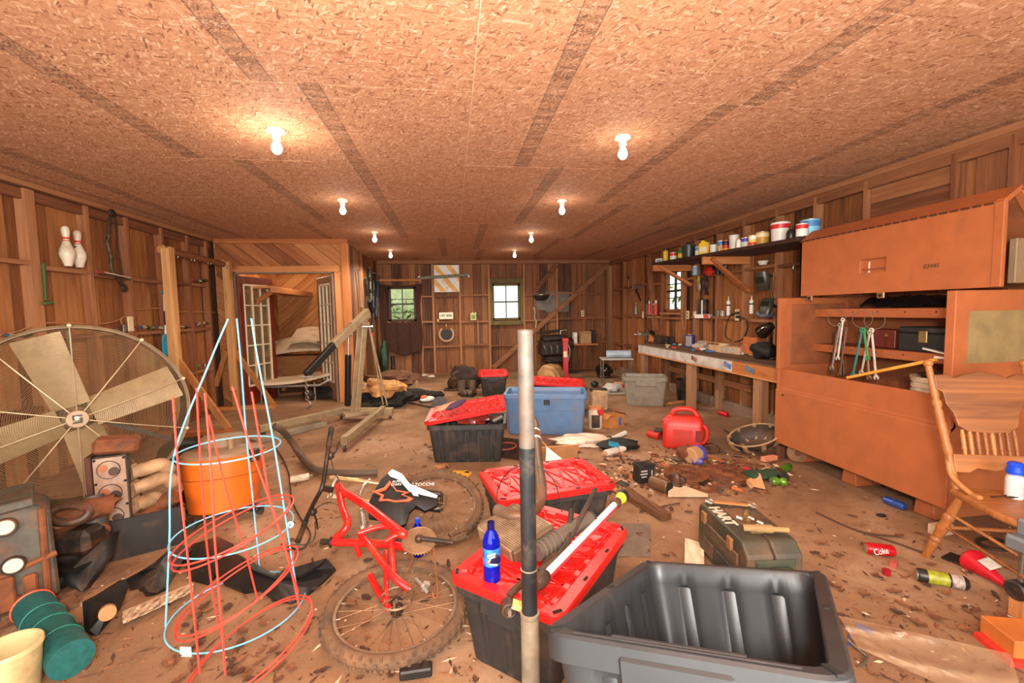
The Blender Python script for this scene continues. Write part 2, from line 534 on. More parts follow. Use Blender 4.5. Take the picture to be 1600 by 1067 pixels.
for a, b in zip(SL[:-1], SL[1:]):
 for z in (1.97 + rng.uniform(-.03, .03), 1.32 + rng.uniform(-.02, .02), .68):
  piece(wl, 'blocking', (XL - .037, (a + b) / 2, z), (.088, round(b - a - .05, 2), .04), W_RAILY)
piece(wl, 'sole_plate', (XL - .035, 3.4, .02), (.09, 8.2, .04), W_RAILY)

# ---- right wall with a window opening (y 7.12..7.76, z 1.42..2.18)
WRY0, WRY1, WRZ0, WRZ1 = 7.1, 7.76, 1.42, 2.18
wr = MB()
X0 = XR + .11
wr.box((X0 + .02, (YF + WRY0) / 2, ZC / 2), (.04, WRY0 - YF, ZC)).box((X0 + .02, (WRY1 + YB) / 2, ZC / 2), (.04, YB - WRY1, ZC))
wr.box((X0 + .02, (WRY0 + WRY1) / 2, WRZ0 / 2), (.04, WRY1 - WRY0, WRZ0)).box((X0 + .02, (WRY0 + WRY1) / 2, (ZC + WRZ1) / 2), (.04, WRY1 - WRY0, ZC - WRZ1))
wr = wr.build('wall_right', M_SHEATH); tag(wr, kind='structure')
y = YF
while y < YB - .05:
 w = min(rng.choice([.2, .2, .24, .28]), YB - y)
 x = XR + .095 + rng.uniform(-.006, .006)
 mb_ = W_BOARD
 if y + w < WRY0 + .03 or y > WRY1 - .03:
  piece(wr, 'wall_board', (x, y + w / 2, ZC / 2), (.025, round(w - .006, 3), ZC - .01), mb_)
 else:
  piece(wr, 'wall_board', (x, y + w / 2, WRZ0 / 2), (.025, round(w - .006, 3), WRZ0), mb_)
  piece(wr, 'wall_board', (x, y + w / 2, (WRZ1 + ZC) / 2), (.025, round(w - .006, 3), ZC - WRZ1), mb_)
 y += w
SR = [-.3, .5, 1.3, 2.0, 2.62, 2.98, 3.72, 4.30, 4.86, 5.46, 6.06, 6.66, 7.06, 7.80, 8.38, 9.12, 9.64, 10.3]
for y in SR: piece(wr, 'stud', (XR + .035, y, ZC / 2 - .02), (.09, .045, ZC - .1), W_STUD)
piece(wr, 'wide_board', (XR + .06, 5.62, ZC - .3), (.03, .26, .5), W_STUD)
piece(wr, 'wide_board', (XR + .06, 2.75, ZC - .4), (.03, .24, .7), W_STUD)
piece(wr, 'header_board', (XR + .05, 3.35, ZC - .38), (.05, .68, .17), W_RAILY)
piece(wr, 'header_board', (XR + .05, 3.35, ZC - .21), (.05, .68, .16), W_RAILY)
piece(wr, 'top_plate', (XR + .03, 4.9, ZC - .025), (.1, 11.2, .05), W_RAILY)
piece(wr, 'ledger', (XR + .01, 4.9, ZC - .1), (.04, 11.2, .1), W_RAILY)
for a, b in zip(SR[:-1], SR[1:]):
 for z in (1.97 + rng.uniform(-.02, .02), 1.32 + rng.uniform(-.02, .02), .66):
  if a == 7.06 and z > 1.8: continue
  piece(wr, 'blocking', (XR + .037, (a + b) / 2, z if a != 7.06 else min(z, 1.36)), (.088, round(b - a - .05, 2), .04), W_RAILY)
piece(wr, 'sill_board', (XR - .02, 4.9, .07), (.06, 9.6, .14), wood('grey_sill_wood', [(84, 60, 46), (128, 100, 80), (150, 124, 102)], 1))
# a leaning brace between the studs near the back corner
br = MB().bar((XR - .03, 7.95, 1.05), (XR - .03, 8.3, 2.5), .035, .1, up=(1, 0, 0)).build('brace_board', W_STUD, wr, world=False); br.location = -wr.location

# ---- back wall with two window openings
WB = [(-1.47, -.84, 1.3, 2.11), (.98, 1.67, 1.28, 2.16)]
wb = MB(); Yb = YB + .13
xs = [XL, WB[0][0], WB[0][1], WB[1][0], WB[1][1], XR + .2]
for i in range(5):
 if i % 2 == 0: wb.box(((xs[i] + xs[i + 1]) / 2, Yb, ZC / 2), (xs[i + 1] - xs[i], .04, ZC))
 else:
  w_ = WB[i // 2]
  wb.box(((xs[i] + xs[i + 1]) / 2, Yb, w_[2] / 2), (xs[i + 1] - xs[i], .04, w_[2]))
  wb.box(((xs[i] + xs[i + 1]) / 2, Yb, (ZC + w_[3]) / 2), (xs[i + 1] - xs[i], .04, ZC - w_[3]))
wb = wb.build('wall_back', M_SHEATH); tag(wb, kind='structure')
x = -1.75
while x < XR + .1:
 w = rng.choice([.16, .2, .2, .24])
 hit = [q for q in WB if x + w > q[0] + .02 and x < q[1] - .02]
 yy = YB + .095 + rng.uniform(-.006, .006)
 if hit:
  q = hit[0]
  piece(wb, 'wall_board', (x + w / 2, yy, q[2] / 2), (round(w - .006, 3), .025, q[2]), W_BACK)
  piece(wb, 'wall_board', (x + w / 2, yy, (q[3] + ZC) / 2), (round(w - .006, 3), .025, ZC - q[3]), W_BACK)
 else:
  piece(wb, 'wall_board', (x + w / 2, yy, ZC / 2), (round(w - .006, 3), .025, ZC - .01), W_BACK)
 x += w
SB = [-1.6, -.72, -.43, .2, .90, 1.76, 2.02, 2.58, 3.26, 3.86]
for x in SB: piece(wb, 'stud', (x, YB + .035, ZC / 2 - .03), (.05, .09, ZC - .12), W_STUD)
for a in (.62, 2.3, 3.5):
 piece(wb, 'short_stud', (a, YB + .05, 1.0), (.04, .06, .62), W_STUD)
piece(wb, 'top_plate', (1.1, YB + .03, ZC - .04), (5.9, .1, .08), W_RAILX)
piece(wb, 'sole_plate', (1.1, YB + .03, .02), (5.9, .1, .04), W_RAILX)
for a, b in zip(SB[:-1], SB[1:]):
 if b - a < .12: continue
 for z in (1.89, 1.27, .67):
  z += rng.uniform(-.02, .02)
  q = [w_ for w_ in WB if (a + b) / 2 > w_[0] and (a + b) / 2 < w_[1]]
  if q and q[0][2] < z < q[0][3]: continue
  if q and z > 1.2: continue
  piece(wb, 'blocking', ((a + b) / 2, YB + .037, z), (round(b - a - .05, 2), .088, .04), W_RAILX)
for p, q in (((.96, .12), (3.88, 2.58)), ((2.02, 1.97), (2.58, 2.60))):
 o = MB().bar((p[0], YB - .012, p[1]), (q[0], YB - .012, q[1]), .025, .11, up=(0, 0, 1)).build('diagonal_brace', W_RAILX, wb); o.location = -wb.location
# horizontal light board over the curtain
piece(wb, 'curtain_board', (-1.17, YB - .03, 2.26), (.96, .04, .05), W_PINE)

# front of the garage: header over the open door and side returns
wf = MB().box(((XL + XR) / 2, YF - .1, 2.6), (XR - XL + .4, .1, .3)).build('wall_front', M_SHEATH); tag(wf, kind='structure')

# ---- windows
def window(n, c, w, h, axis, rows, trimcol, sill=True):
 """axis 'y': window in a wall facing -y; 'x': in the right wall facing -x. local x = width, z = up"""
 rot = 0 if axis == 'y' else -PI / 2
 o = bpy.data.objects.new('window_%d' % n, None); COL.objects.link(o); o.location = c; o.rotation_euler = (0, 0, rot); tag(o, kind='structure')
 f = MB(); t = .05
 f.box((-w / 2 + t / 2, .05, h / 2), (t, .08, h)).box((w / 2 - t / 2, .05, h / 2), (t, .08, h)).box((0, .05, t / 2), (w, .08, t)).box((0, .05, h - t / 2), (w, .08, t))
 f.build('window_frame', trimcol, o, bevel=.004)
 f = MB().box((0, .05, h * .5), (w - .04, .05, .035)); f.box((0, .05, h / 2), (.022, .04, h - .04))
 for r in rows: f.box((0, .05, h * r), (w - .04, .03, .016))
 f.build('muntin', mat('dark_muntin', (46, 40, 34), .6), o)
 MB().box((0, .06, h / 2), (w - .03, .006, h - .03)).build('pane', M_GLASS, o)
 return o

M_TRIM = mat('window_trim_paint', (98, 84, 40), .7, var=.15)
window(1, (-1.155, YB + .05, 1.3), .63, .81, 'y', (.25, .64), mat('brown_trim', (70, 52, 36), .7))
o = window(2, (1.325, YB + .04, 1.28), .69, .88, 'y', (), M_TRIM)
for s in (-1, 1): MB().box((s * .39, -.02, .44), (.1, .05, 1.12)).build('side_casing', M_TRIM, o, bevel=.004)
MB().box((0, -.02, .95), (.68, .05, .1)).build('head_casing', M_TRIM, o, bevel=.004)
MB().box((0, -.04, -.07), (.68, .1, .1)).build('window_sill', M_TRIM, o, bevel=.004)
o = window(3, (XR + .04, (WRY0 + WRY1) / 2, WRZ0), WRY1 - WRY0, WRZ1 - WRZ0, 'x', (.33, .66), W_STUD)
MB().box((0, -.03, -.03), (.7, .1, .04)).build('window_sill', W_STUD, o, bevel=.004)

# ---- closet room: front wall y 7.6, side wall x -1.70
CY, CX = 7.6, -1.70
OP0, OP1, OPZ = -3.46, -1.93, 2.19
M_CW = wood('closet_board_wood', [(112, 60, 28), (164, 96, 50), (186, 120, 70)], 0, .7, knots=.3)
M_CI = wood('closet_inner_wood', [(150, 88, 40), (196, 126, 66), (216, 150, 88)], 0, .7, knots=.3)

def clip_poly(poly, fn):
 out = []
 for i in range(len(poly)):
  a, b = poly[i], poly[(i + 1) % len(poly)]; fa, fb = fn(a), fn(b)
  if fa >= 0: out.append(a)
  if (fa >= 0) != (fb >= 0):
   t = fa / (fa - fb); out.append((a[0] + (b[0] - a[0]) * t, a[1] + (b[1] - a[1]) * t))
 return out

def diagonal_planks(parent, rect, ang, w, m4, material, th=.02):
 """fill a rectangle (u0,v0,u1,v1) with diagonal boards, each its own piece; m4 maps (u,v,depth) to the world"""
 u0, v0, u1, v1 = rect; c, s = math.cos(ang), math.sin(ang)
 rngs = [(-s * u + c * v) for u in (u0, u1) for v in (v0, v1)]
 k = math.floor(min(rngs) / w)
 while k * w < max(rngs):
  a, b = k * w + .003, (k + 1) * w - .003
  poly = [(u0, v0), (u1, v0), (u1, v1), (u0, v1)]
  poly = clip_poly(poly, lambda q: (-s * q[0] + c * q[1]) - a)
  if len(poly) > 2: poly = clip_poly(poly, lambda q: b - (-s * q[0] + c * q[1]))
  if len(poly) > 2:
   cu = sum(q[0] for q in poly) / len(poly); cv = sum(q[1] for q in poly) / len(poly)
   # local axes: x along the board so that the grain follows it
   loc = [((q[0] - cu) * c + (q[1] - cv) * s, -(q[0] - cu) * s + (q[1] - cv) * c) for q in poly]
   o = MB().prism(loc, th + rng.uniform(0, .004)).build('diagonal_plank', material, parent)
   m = m4 @ Matrix.Translation((cu, cv, 0)) @ Matrix.Rotation(ang, 4, 'Z')
   o.matrix_local = Matrix.Translation(-parent.location) @ m
  k += 1

wc = MB().box((XL + (OP0 - XL) / 2, CY + .07, ZC / 2), (OP0 - XL, .06, ZC)).box(((OP1 + CX) / 2, CY + .07, ZC / 2), (CX - OP1, .06, ZC)).box(((OP0 + OP1) / 2, CY + .07, (OPZ + ZC) / 2), (OP1 - OP0, .06, ZC - OPZ)).build('wall_closet', M_SHEATH); tag(wc, kind='structure')
FM = frame((1, 0, 0), (0, 0, 1), (0, -1, 0), (0, CY + .04, 0))
diagonal_planks(wc, (XL, OPZ, CX - .02, ZC - .02), -.70, .19, FM, M_CW)
diagonal_planks(wc, (XL, 0, OP0, OPZ), -.70, .19, FM, M_CW)
piece(wc, 'wall_board', ((OP1 + CX) / 2 - .03, CY + .03, OPZ / 2), (.14, .03, OPZ), W_PINEZ)
piece(wc, 'top_trim', ((XL + CX) / 2 + .015, CY - .012, ZC - .035), (CX - XL + .03, .046, .075), W_PINE)
piece(wc, 'header_trim', ((OP0 + OP1) / 2, CY + .01, OPZ + .05), (OP1 - OP0 + .2, .03, .1), W_PINE)
piece(wc, 'corner_trim', (CX - .04, CY - .01, ZC / 2), (.085, .04, ZC - .01), W_PINEZ)
piece(wc, 'corner_trim', (CX + .015, CY + .03, ZC / 2), (.03, .1, ZC - .01), W_PINEZ)
piece(wc, 'jamb', (OP0 + .012, CY + .05, OPZ / 2), (.03, .12, OPZ), mat('grey_jamb', (130, 104, 84), .6))
piece(wc, 'jamb', (OP1 - .012, CY + .05, OPZ / 2), (.03, .12, OPZ), mat('grey_jamb', (130, 104, 84), .6))
piece(wc, 'jamb_head', ((OP0 + OP1) / 2, CY + .05, OPZ - .01), (OP1 - OP0, .12, .025), mat('grey_jamb', (130, 104, 84), .6))
ws = MB().box((CX - .06, (CY + YB) / 2 + .05, ZC / 2), (.05, YB - CY - .05, ZC)).build('wall_closet_side', M_SHEATH); tag(ws, kind='structure')
y = CY + .1
while y < YB - .02:
 w = min(rng.choice([.2, .24, .28]), YB - y)
 piece(ws, 'wall_board', (CX - .02, y + w / 2, ZC / 2), (.02, round(w - .006, 3), ZC - .02), W_BOARD); y += w
piece(ws, 'top_trim', (CX - .0, (CY + YB) / 2, ZC - .03), (.03, YB - CY - .1, .06), W_RAILY)
# inside walls of the closet
wi = MB().box((-2.75, YB - .42, ZC / 2), (2.1, .04, ZC)).build('wall_closet_back', M_SHEATH); tag(wi, kind='structure')
diagonal_planks(wi, (-3.76, 0, CX - .09, ZC - .02), .72, .2, frame((1, 0, 0), (0, 0, 1), (0, -1, 0), (0, YB - .44, 0)), M_CI)
wj = MB().box((XL - .06, 9.1, ZC / 2), (.04, 3.0, ZC)).build('wall_closet_left', M_SHEATH); tag(wj, kind='structure')
diagonal_planks(wj, (7.66, 0, YB - .44, ZC - .02), -.72, .2, frame((0, 1, 0), (0, 0, 1), (1, 0, 0), (XL - .04, 0, 0)), M_CI)

# French doors: nine-lite pairs swung inwards / outwards
M_DRED = mat('door_red_stain', (112, 38, 22), .45, var=.15)
M_DWHT = mat('door_white_grille', (226, 206, 176), .5, var=.06)

def french_door(n, hinge, ang, side, body):
 """hinge: world x,y ; the leaf runs along local +x"""
 o = bpy.data.objects.new('door_%d' % n, None); COL.objects.link(o); o.location = hinge; o.rotation_euler = (0, 0, ang); tag(o, kind='structure')
 w, h, th = .76, 2.12, .045
 f = MB()
 gx0, gx1, gz0, gz1 = .11, w - .11, .3, h - .14
 f.box((gx0 / 2, 0, h / 2), (gx0, th, h)).box((w - gx0 / 2, 0, h / 2), (gx0, th, h)).box((w / 2, 0, gz0 / 2), (w - 2 * gx0, th, gz0)).box((w / 2, 0, (h + gz1) / 2), (w - 2 * gx0, th, h - gz1))
 f.build('door_leaf', body, o, bevel=.004)
 g = MB()
 for k in range(4):
  x = gx0 + (gx1 - gx0) * k / 3; g.box((x, 0, (gz0 + gz1) / 2), (.028 if k in (0, 3) else .02, th + .012, gz1 - gz0))
 for k in range(6):
  z = gz0 + (gz1 - gz0) * k / 5; g.box(((gx0 + gx1) / 2, 0, z), (gx1 - gx0, th + .012, .03 if k in (0, 5) else .02))
 g.build('glazing_grille', M_DWHT, o, bevel=.003)
 for a in range(3):
  for b in range(5):
   MB().box((gx0 + (gx1 - gx0) * (a + .5) / 3, 0, gz0 + (gz1 - gz0) * (b + .5) / 5), ((gx1 - gx0) / 3 - .01, .006, (gz1 - gz0) / 5 - .01)).build('pane', mat('door_glass', (215, 190, 150), .08, var=.05, trans=.85, ior=1.1, bump=0), o)
 k = MB().cyl((w - .05, -th / 2 - .05, .98), (w - .05, th / 2 + .05, .98), .008, n=8)
 k.ell((w - .05, -th / 2 - .05, .98), .024).ell((w - .05, th / 2 + .05, .98), .024)
 k.build('door_handle', M_STEEL, o)
 return o

french_door(1, (OP0 + .03, CY + .02, .02), R_(71), 1, M_DRED)
french_door(2, (OP1 - .03, CY + .1, .02), R_(124), 1, mat('door_pale_face', (150, 108, 78), .5))

# greenery outside the windows: one mass of leaves behind each wall
def foliage(name, lo, hi, n, seed, label):
 r = random.Random(seed); m = MB()
 for i in range(n):
  c = Vector([r.uniform(lo[k], hi[k]) for k in range(3)]); L = r.uniform(.06, .16); a = Euler((r.uniform(-1, 1), r.uniform(-1, 1), r.uniform(0, 6.3))).to_matrix()
  m.cur = r.choice([0, 0, 1])
  m.add([c + a @ Vector(q) for q in ((-L, 0, 0), (0, -L * .3, .01), (L, 0, 0), (0, L * .3, .01))], [(0, 1, 2, 3)])
 o = m.build(name, [mat('leaf_green', (112, 134, 66), .6), mat('leaf_pale', (200, 212, 150), .6)])
 return tag(o, label, 'foliage', kind='stuff')

hb = MB().ell((-3.5, 15.5, .9), (3.7, 1.2, 2.6), 40, 20, bumpy=.35, seed=3).build('hedge_bank', mat('pale_hedge', (204, 208, 158), .8, var=.18, scale=3, bump=.5), at=(-3.5, 15.5, 0)); tag(hb, 'pale green hedge bank beyond the curtained back window', 'hedge', kind='stuff')
foliage('leaf_thicket', (-2.1, 12.0, -.2), (-.9, 13.0, 1.9), 380, 3, 'green leafy thicket seen through the curtained window')
foliage('leaf_thicket', (1.0, 12.6, -.4), (2.6, 13.6, 1.25), 120, 6, 'low pale leaves outside the bright back window')
foliage('leaf_thicket', (6.0, 10.6, -.15), (7.4, 14.0, 2.1), 260, 5, 'sunlit leaves seen through the window over the workbench')
g = MB().box((0, 12.5, -.2), (40, 40, .1)).build('ground_outside', mat('outside_ground', (120, 120, 80), .9)); tag(g, kind='structure'); g.name = 'ground'

# ---- ceiling lamps
M_PORC = mat('porcelain', (236, 226, 210), .3, var=.03, bump=0)
M_BULB = mat('lit_bulb', (255, 248, 235), .3, var=0, bump=0, emit=((255, 244, 225), 6))
bulbs = [(431, 203), (535, 312), (585, 362), (610, 390), (973, 214), (878, 313), (830, 363), (804, 390)]
names = ['nearest on the left', 'second on the left', 'third on the left', 'last on the left near the back wall', 'nearest on the right', 'second on the right', 'third on the right', 'last on the right near the back wall']
proto = None
for i, (q, nm) in enumerate(zip(bulbs, names)):
 p = FL(q[0], q[1], ZC)
 lab = 'white porcelain ceiling lampholder with lit bulb, ' + nm
 if proto is None:
  proto = T('ceiling_lamp', lab, 'lamp', p, group='bare bulbs on the ceiling')
  MB().lathe([(.001, 0), (.058, 0), (.06, -.012), (.045, -.022), (.03, -.032), (.027, -.06), (.024, -.062), (.001, -.062)], 20).build('lampholder', M_PORC, proto)
  MB().lathe([(.001, -.06), (.016, -.062), (.018, -.075), (.026, -.092), (.034, -.112), (.034, -.128), (.026, -.146), (.012, -.157), (.001, -.16)], 18).build('bulb', M_BULB, proto)
 else: dup(proto, p, None, lab)
 l = bpy.data.lights.new('bulb_light', 'POINT'); l.energy = [9, 2.5, 2, 1.6, 2.5, 2.5, 2, 1.6][i]; l.color = (1, .88, .72); l.shadow_soft_size = .05
 lo = bpy.data.objects.new('bulb_light', l); COL.objects.link(lo); lo.location = p + Vector((0, 0, -.24))
 l = bpy.data.lights.new('bulb_downlight', 'SPOT'); l.energy = [20, 60, 75, 75, 20, 60, 75, 75][i]; l.color = (1, .9, .74); l.shadow_soft_size = .05; l.spot_size = R_(168); l.spot_blend = .5
 lo = bpy.data.objects.new('bulb_downlight', l); COL.objects.link(lo); lo.location = p + Vector((0, 0, -.22))
# ================================================================== storage totes
M_TOTE = mat('black_tote_plastic', (42, 40, 39), .5, var=.12, scale=6, dirt=(96, 74, 58), damt=.22, bump=.05)
M_TOTEG = mat('dark_grey_tote_plastic', (46, 46, 47), .42, var=.15, scale=5, dirt=(74, 70, 68), damt=.1, bump=.05)
M_LID = mat('red_lid_plastic', (208, 26, 24), .38, var=.08, dirt=(150, 60, 40), damt=.12, bump=.03)
M_SLOT = mat('dark_slot', (18, 14, 12), .8)

def rrect(L, W, r, z, depth=0.0, flutes=(5, 3), nc=4, ns=30):
 """rounded rectangle ring; depth pushes vertical flutes inwards on the sides"""
 pts = []
 hx, hy = L / 2 - r, W / 2 - r
 segs = [((hx, -hy), 0, (1, 0), W - 2 * r, flutes[1]), ((hx, hy), 1, (0, 1), L - 2 * r, flutes[0]), ((-hx, hy), 2, (-1, 0), W - 2 * r, flutes[1]), ((-hx, -hy), 3, (0, -1), L - 2 * r, flutes[0])]
 for k, ((cx, cy), q, nrm, ln, fl) in enumerate(segs):
  # corner leading into this side, then the side itself
  for i in range(nc):
   a = -PI / 2 + q * PI / 2 + (PI / 2) * i / nc
   pts.append((cx + r * math.cos(a), cy + r * math.sin(a), z))
  tx, ty = -nrm[1], nrm[0]
  sx, sy = cx + nrm[0] * r, cy + nrm[1] * r
  for i in range(ns):
   s = i / ns
   f = 0
   if fl and depth:
    ph = (s * fl) % 1.0
    f = max(0, min(1, (abs(ph - .5) - .18) * -16 + .5)) if .02 < s < .98 else 0
   pts.append((sx + tx * ln * s - nrm[0] * depth * f, sy + ty * ln * s - nrm[1] * depth * f, z))
 return pts

def loft(m, rings, cap0=True, cap1=True, smooth=True):
 n = len(rings[0]); vs = [q for r in rings for q in r]
 fs = [(j * n + i, j * n + (i + 1) % n, (j + 1) * n + (i + 1) % n, (j + 1) * n + i) for j in range(len(rings) - 1) for i in range(n)]
 if cap0: fs.append(tuple(range(n))[::-1])
 if cap1: fs.append(tuple((len(rings) - 1) * n + i for i in range(n)))
 m.add(vs, fs, smooth)

def tub_mesh(L, W, H, flutes=(5, 3), taper=.045, r=.05, fd=.009):
 m = MB()
 def ring(ins, z, d=0.0): return rrect(L - 2 * ins, W - 2 * ins, max(.015, r - ins * .4), z, d, flutes)
 rings = [ring(.022 + taper, 0), ring(.014 + taper, .012, fd * .3), ring(.012 + taper, .03, fd), ring(.022, H - .075, fd), ring(.02, H - .055), ring(.0, H - .05), ring(0, H - .006), ring(.005, H), ring(.03, H), ring(.034, H - .006), ring(.036, H - .06, 0), ring(.036, H - .07, -fd), ring(.022 + taper, .03, -fd), ring(.03 + taper, .014)]
 loft(m, rings)
 return m

def tub_extras(t, L, W, H, m, slots=True):
 h = MB()
 for s in (-1, 1): h.box((s * (L / 2 - .004), 0, H - .055), (.02, .2, .07)).box((s * (L / 2 - .006), 0, H - .1), (.012, .14, .03))
 h.each('handle', m, t, bevel=.006, per=2)
 if slots:
  b = MB()
  for sx in (-1, 1):
   for sy in (-1, 1): b.box((sx * (L / 2 - .03), sy * (W / 2 - .028), H + .0005), (.04, .012, .004), (0, 0, sx * sy * .5))
  for sy in (-1, 1): b.box((0, sy * (W / 2 - .017), H + .0005), (.028, .012, .004))
  b.build('rim_slot', M_SLOT, t)['kind'] = 'stuff'

def tote(name, label, loc, rot, L=.77, W=.51, H=.37, m=None, group=None, flutes=(5, 3), slots=True):
 m = m or M_TOTE
 t = T(name, label, 'storage tote', loc, rot, group)
 tub_mesh(L, W, H, flutes).build('tub', m, t, sharp=35)
 tub_extras(t, L, W, H, m, slots)
 return t

def lid_parts(parent, L=.78, W=.525, z=0.0, m=None):
 m = m or M_LID
 b = MB()
 def ring(ins, zz): return rrect(L - 2 * ins, W - 2 * ins, max(.012, .06 - ins * .6), z + zz, 0, (0, 0), 5, 6)
 loft(b, [ring(.012, -.035), ring(.0, -.036), ring(0, -.006), ring(.006, 0), ring(.05, 0), ring(.056, -.004), ring(.064, -.022), ring(.07, -.024)], cap0=False)
 loft(b, [ring(.012, -.035), ring(.012, -.03)], cap0=True, cap1=False)
 b.build('lid_shell', m, parent, sharp=30)
 g = MB(); zz = z - .021; hx, hy = L / 2 - .085, W / 2 - .085
 n = 5
 for i in range(n):
  a, c = -hx + 2 * hx * i / n, -hx + 2 * hx * (i + 1) / n
  g.bar((a, -hy, zz), (c, hy, zz), .016, .008); g.bar((a, hy, zz), (c, -hy, zz), .016, .008)
  g.bar((c, -hy, zz), (c, hy, zz), .012, .007)
 for s in (-1, 1): g.bar((-hx, s * hy, zz), (hx, s * hy, zz), .012, .01)
 for i in range(7):
  x = -hx + 2 * hx * i / 6
  for s in (-1, 1): g.box((x, s * (W / 2 - .066), z - .011), (.035, .026, .022))
 for i in range(3):
  for s in (-1, 1): g.box((s * (L / 2 - .066), (i - 1) * hy * .8, z - .011), (.026, .05, .022))
 for sx in (-1, 1):
  for sy in (-1, 1): g.torus((sx * (hx - .05), sy * (hy - .05), zz), .04, .006, n=18, k=6)
 g.build('lid_rib', m, parent, bevel=.002)
 s_ = MB()
 for sx in (-1, 1):
  for sy in (-1, 1): s_.box((sx * (L / 2 - .035), sy * (W / 2 - .03), z + .0005), (.036, .013, .004), (0, 0, sx * sy * -.6))
 for x in (-.12, .12):
  for sy in (-1, 1): s_.box((x, sy * (W / 2 - .02), z + .0005), (.028, .012, .004))
 s_.build('lid_slot', M_SLOT, parent)['kind'] = 'stuff'

# dark grey open tote in front, tipped forwards on a box (its rim is not level in the photograph)
_c = Vector((.613, .971, .759)); _X = Vector((.629, .723, -.287)).normalized(); _Y = Vector((-.775, .598, -.208)); _Y = (_Y - _X * _Y.dot(_X)).normalized(); _Z = _X.cross(_Y)
_m = frame(_X, _Y, _Z, _c - _Z * .41)
t = tote('storage_tote', 'large dark grey empty open tote tipped forward in the front, by the grey pole', _m.to_translation(), _m.to_euler(), .775, .535, .41, M_TOTEG, 'black and grey totes', (4, 3))
b = MB()
for sx in (-.2, .05): b.box((sx, .232, .33), (.012, .014, .05)).box((sx, .226, .2), (.012, .01, .24))
b.each('inner_rib', M_TOTEG, t, bevel=.003, per=2)
MB().bar((-.36, -.12, .412), (-.36, .12, .412), .012, .004).bar((-.372, -.2, .411), (-.372, .2, .411), .008, .004).build('rim_ridge', M_TOTEG, t, bevel=.002)
t = T('wooden_crate', 'plain wooden crate under the tipped dark grey tote', 'crate', (.62, .95, 0), R_(49))
cb = MB()
for i in range(3):
 for s in (-1, 1):
  cb.box((0, s * .19, .05 + .095 * i), (.5, .016, .085)); cb.box((s * .24, 0, .05 + .095 * i), (.016, .37, .085))
cb.box((0, 0, .02), (.48, .37, .016))
for sx in (-1, 1):
 for sy in (-1, 1): cb.box((sx * .225, sy * .175, .145), (.03, .03, .29))
cb.each('crate_slat', W_PINE, t)

# closed black tote with red lid (its lid carries the bottle and the pipes)
t = tote('storage_tote', 'black tote closed with a red lid holding a blue bottle, behind the grey pole', (.40, 1.89, 0), R_(49.3), .75, .5, .37, None, 'black and grey totes')
lid_parts(group_part('lid', t), .775, .53, .395)
t = tote('storage_tote', 'black tote under the flat red lid beyond the radiator core', (.575, 2.745, 0), R_(9.8), .75, .5, .37, None, 'black and grey totes')
lid_parts(group_part('lid', t), .78, .54, .395)
t = tote('storage_tote', 'black fluted tote with its red lid lying askew on a full load', (.14, 4.43, 0), R_(-8), .78, .5, .39, None, 'black and grey totes')
lt = T('tote_lid', 'red lid lying askew on the full black tote', 'lid', (.115, 4.41, .515), Euler((R_(4), R_(-9.5), R_(-6))), 'loose red lids'); lid_parts(lt, .80, .53, 0)
t = tote('storage_tote', 'small black tote with a red lid shining pale, near the back wall', (.71, 7.83, 0), R_(86), .74, .5, .37, None, 'black and grey totes')
lid_parts(group_part('lid', t), .77, .53, .395)
M_BLUE = mat('blue_tote_plastic', (90, 120, 158), .45, var=.08, dirt=(120, 110, 110), damt=.15, bump=.03)
t = tote('storage_tote', 'big blue open tote in the middle of the floor', (1.12, 5.22, 0), R_(-14), 1.0, .52, .5, M_BLUE, None, (0, 0), False)
MB().box((.02, -.235, .4), (.07, .03, .06)).build('latch', M_BLACK, t, bevel=.004)
MB().box((0, -.222, .3), (.76, .02, .012)).build('front_ridge', M_BLUE, t, bevel=.004)
p = FL(895, 599, .42)
t = tote('storage_tote', 'black tote behind the big blue tote, under a loose red lid', (1.52, 6.18, 0), R_(5), .72, .5, .37, None, 'black and grey totes')
lt = T('tote_lid', 'red lid lying loose on the tote behind the blue tote', 'lid', (1.52, 6.18, .46), Euler((R_(3), R_(4), R_(-12))), 'loose red lids'); lid_parts(lt, .76, .52, 0)
M_GTOTE = mat('grey_tote_plastic', (136, 124, 108), .5, var=.08, dirt=(110, 84, 62), damt=.2, bump=.03)
t = tote('storage_tote', 'grey open tote in front of the workbench', (2.94, 6.38, 0), R_(-20), .66, .46, .45, M_GTOTE, None, (0, 0), False)
MB().box((0, -.212, .36), (.3, .02, .09)).box((-.2, -.214, .395), (.12, .02, .03)).box((.2, -.214, .395), (.12, .02, .03)).build('front_band', M_GTOTE, t, bevel=.006)

# contents of the askew tote: crumpled bags and cans
M_FOIL = mat('crumpled_foil', (190, 120, 100), .25, .6, .3, 22, bump=.6)
M_PURP = mat('purple_cloth', (72, 48, 72), .8)
o = MB().ell((.2, 4.4, .4), (.17, .13, .07), 16, 8, bumpy=.5, seed=3).build('crumpled_bag', mat('red_clear_bag', (150, 50, 40), .2, var=.3, bump=.6)); tag(o, 'crumpled red plastic bag sticking out of the askew tote', 'bag')
o = MB().cyl((.36, 4.22, .405), (.46, 4.26, .44), .035, n=14).build('silver_can', mat('silver', (190, 186, 180), .25, .9)); tag(o, 'silver can lying in the mouth of the askew tote', 'can')
o = MB().ell((-.06, 4.38, .545), (.17, .05, .025), 14, 6, rot=(0, -.2, .45), bumpy=.3, seed=1).build('work_glove', mat('peach_glove', (226, 140, 104), .8)); tag(o, 'peach coloured folded glove on the askew red lid', 'glove')
o = MB().ell((.02, 4.36, .56), (.12, .045, .03), 14, 6, rot=(0, -.25, .6), bumpy=.3, seed=2).build('dark_glove', M_PURP); tag(o, 'dark purple glove on the askew red lid', 'glove')

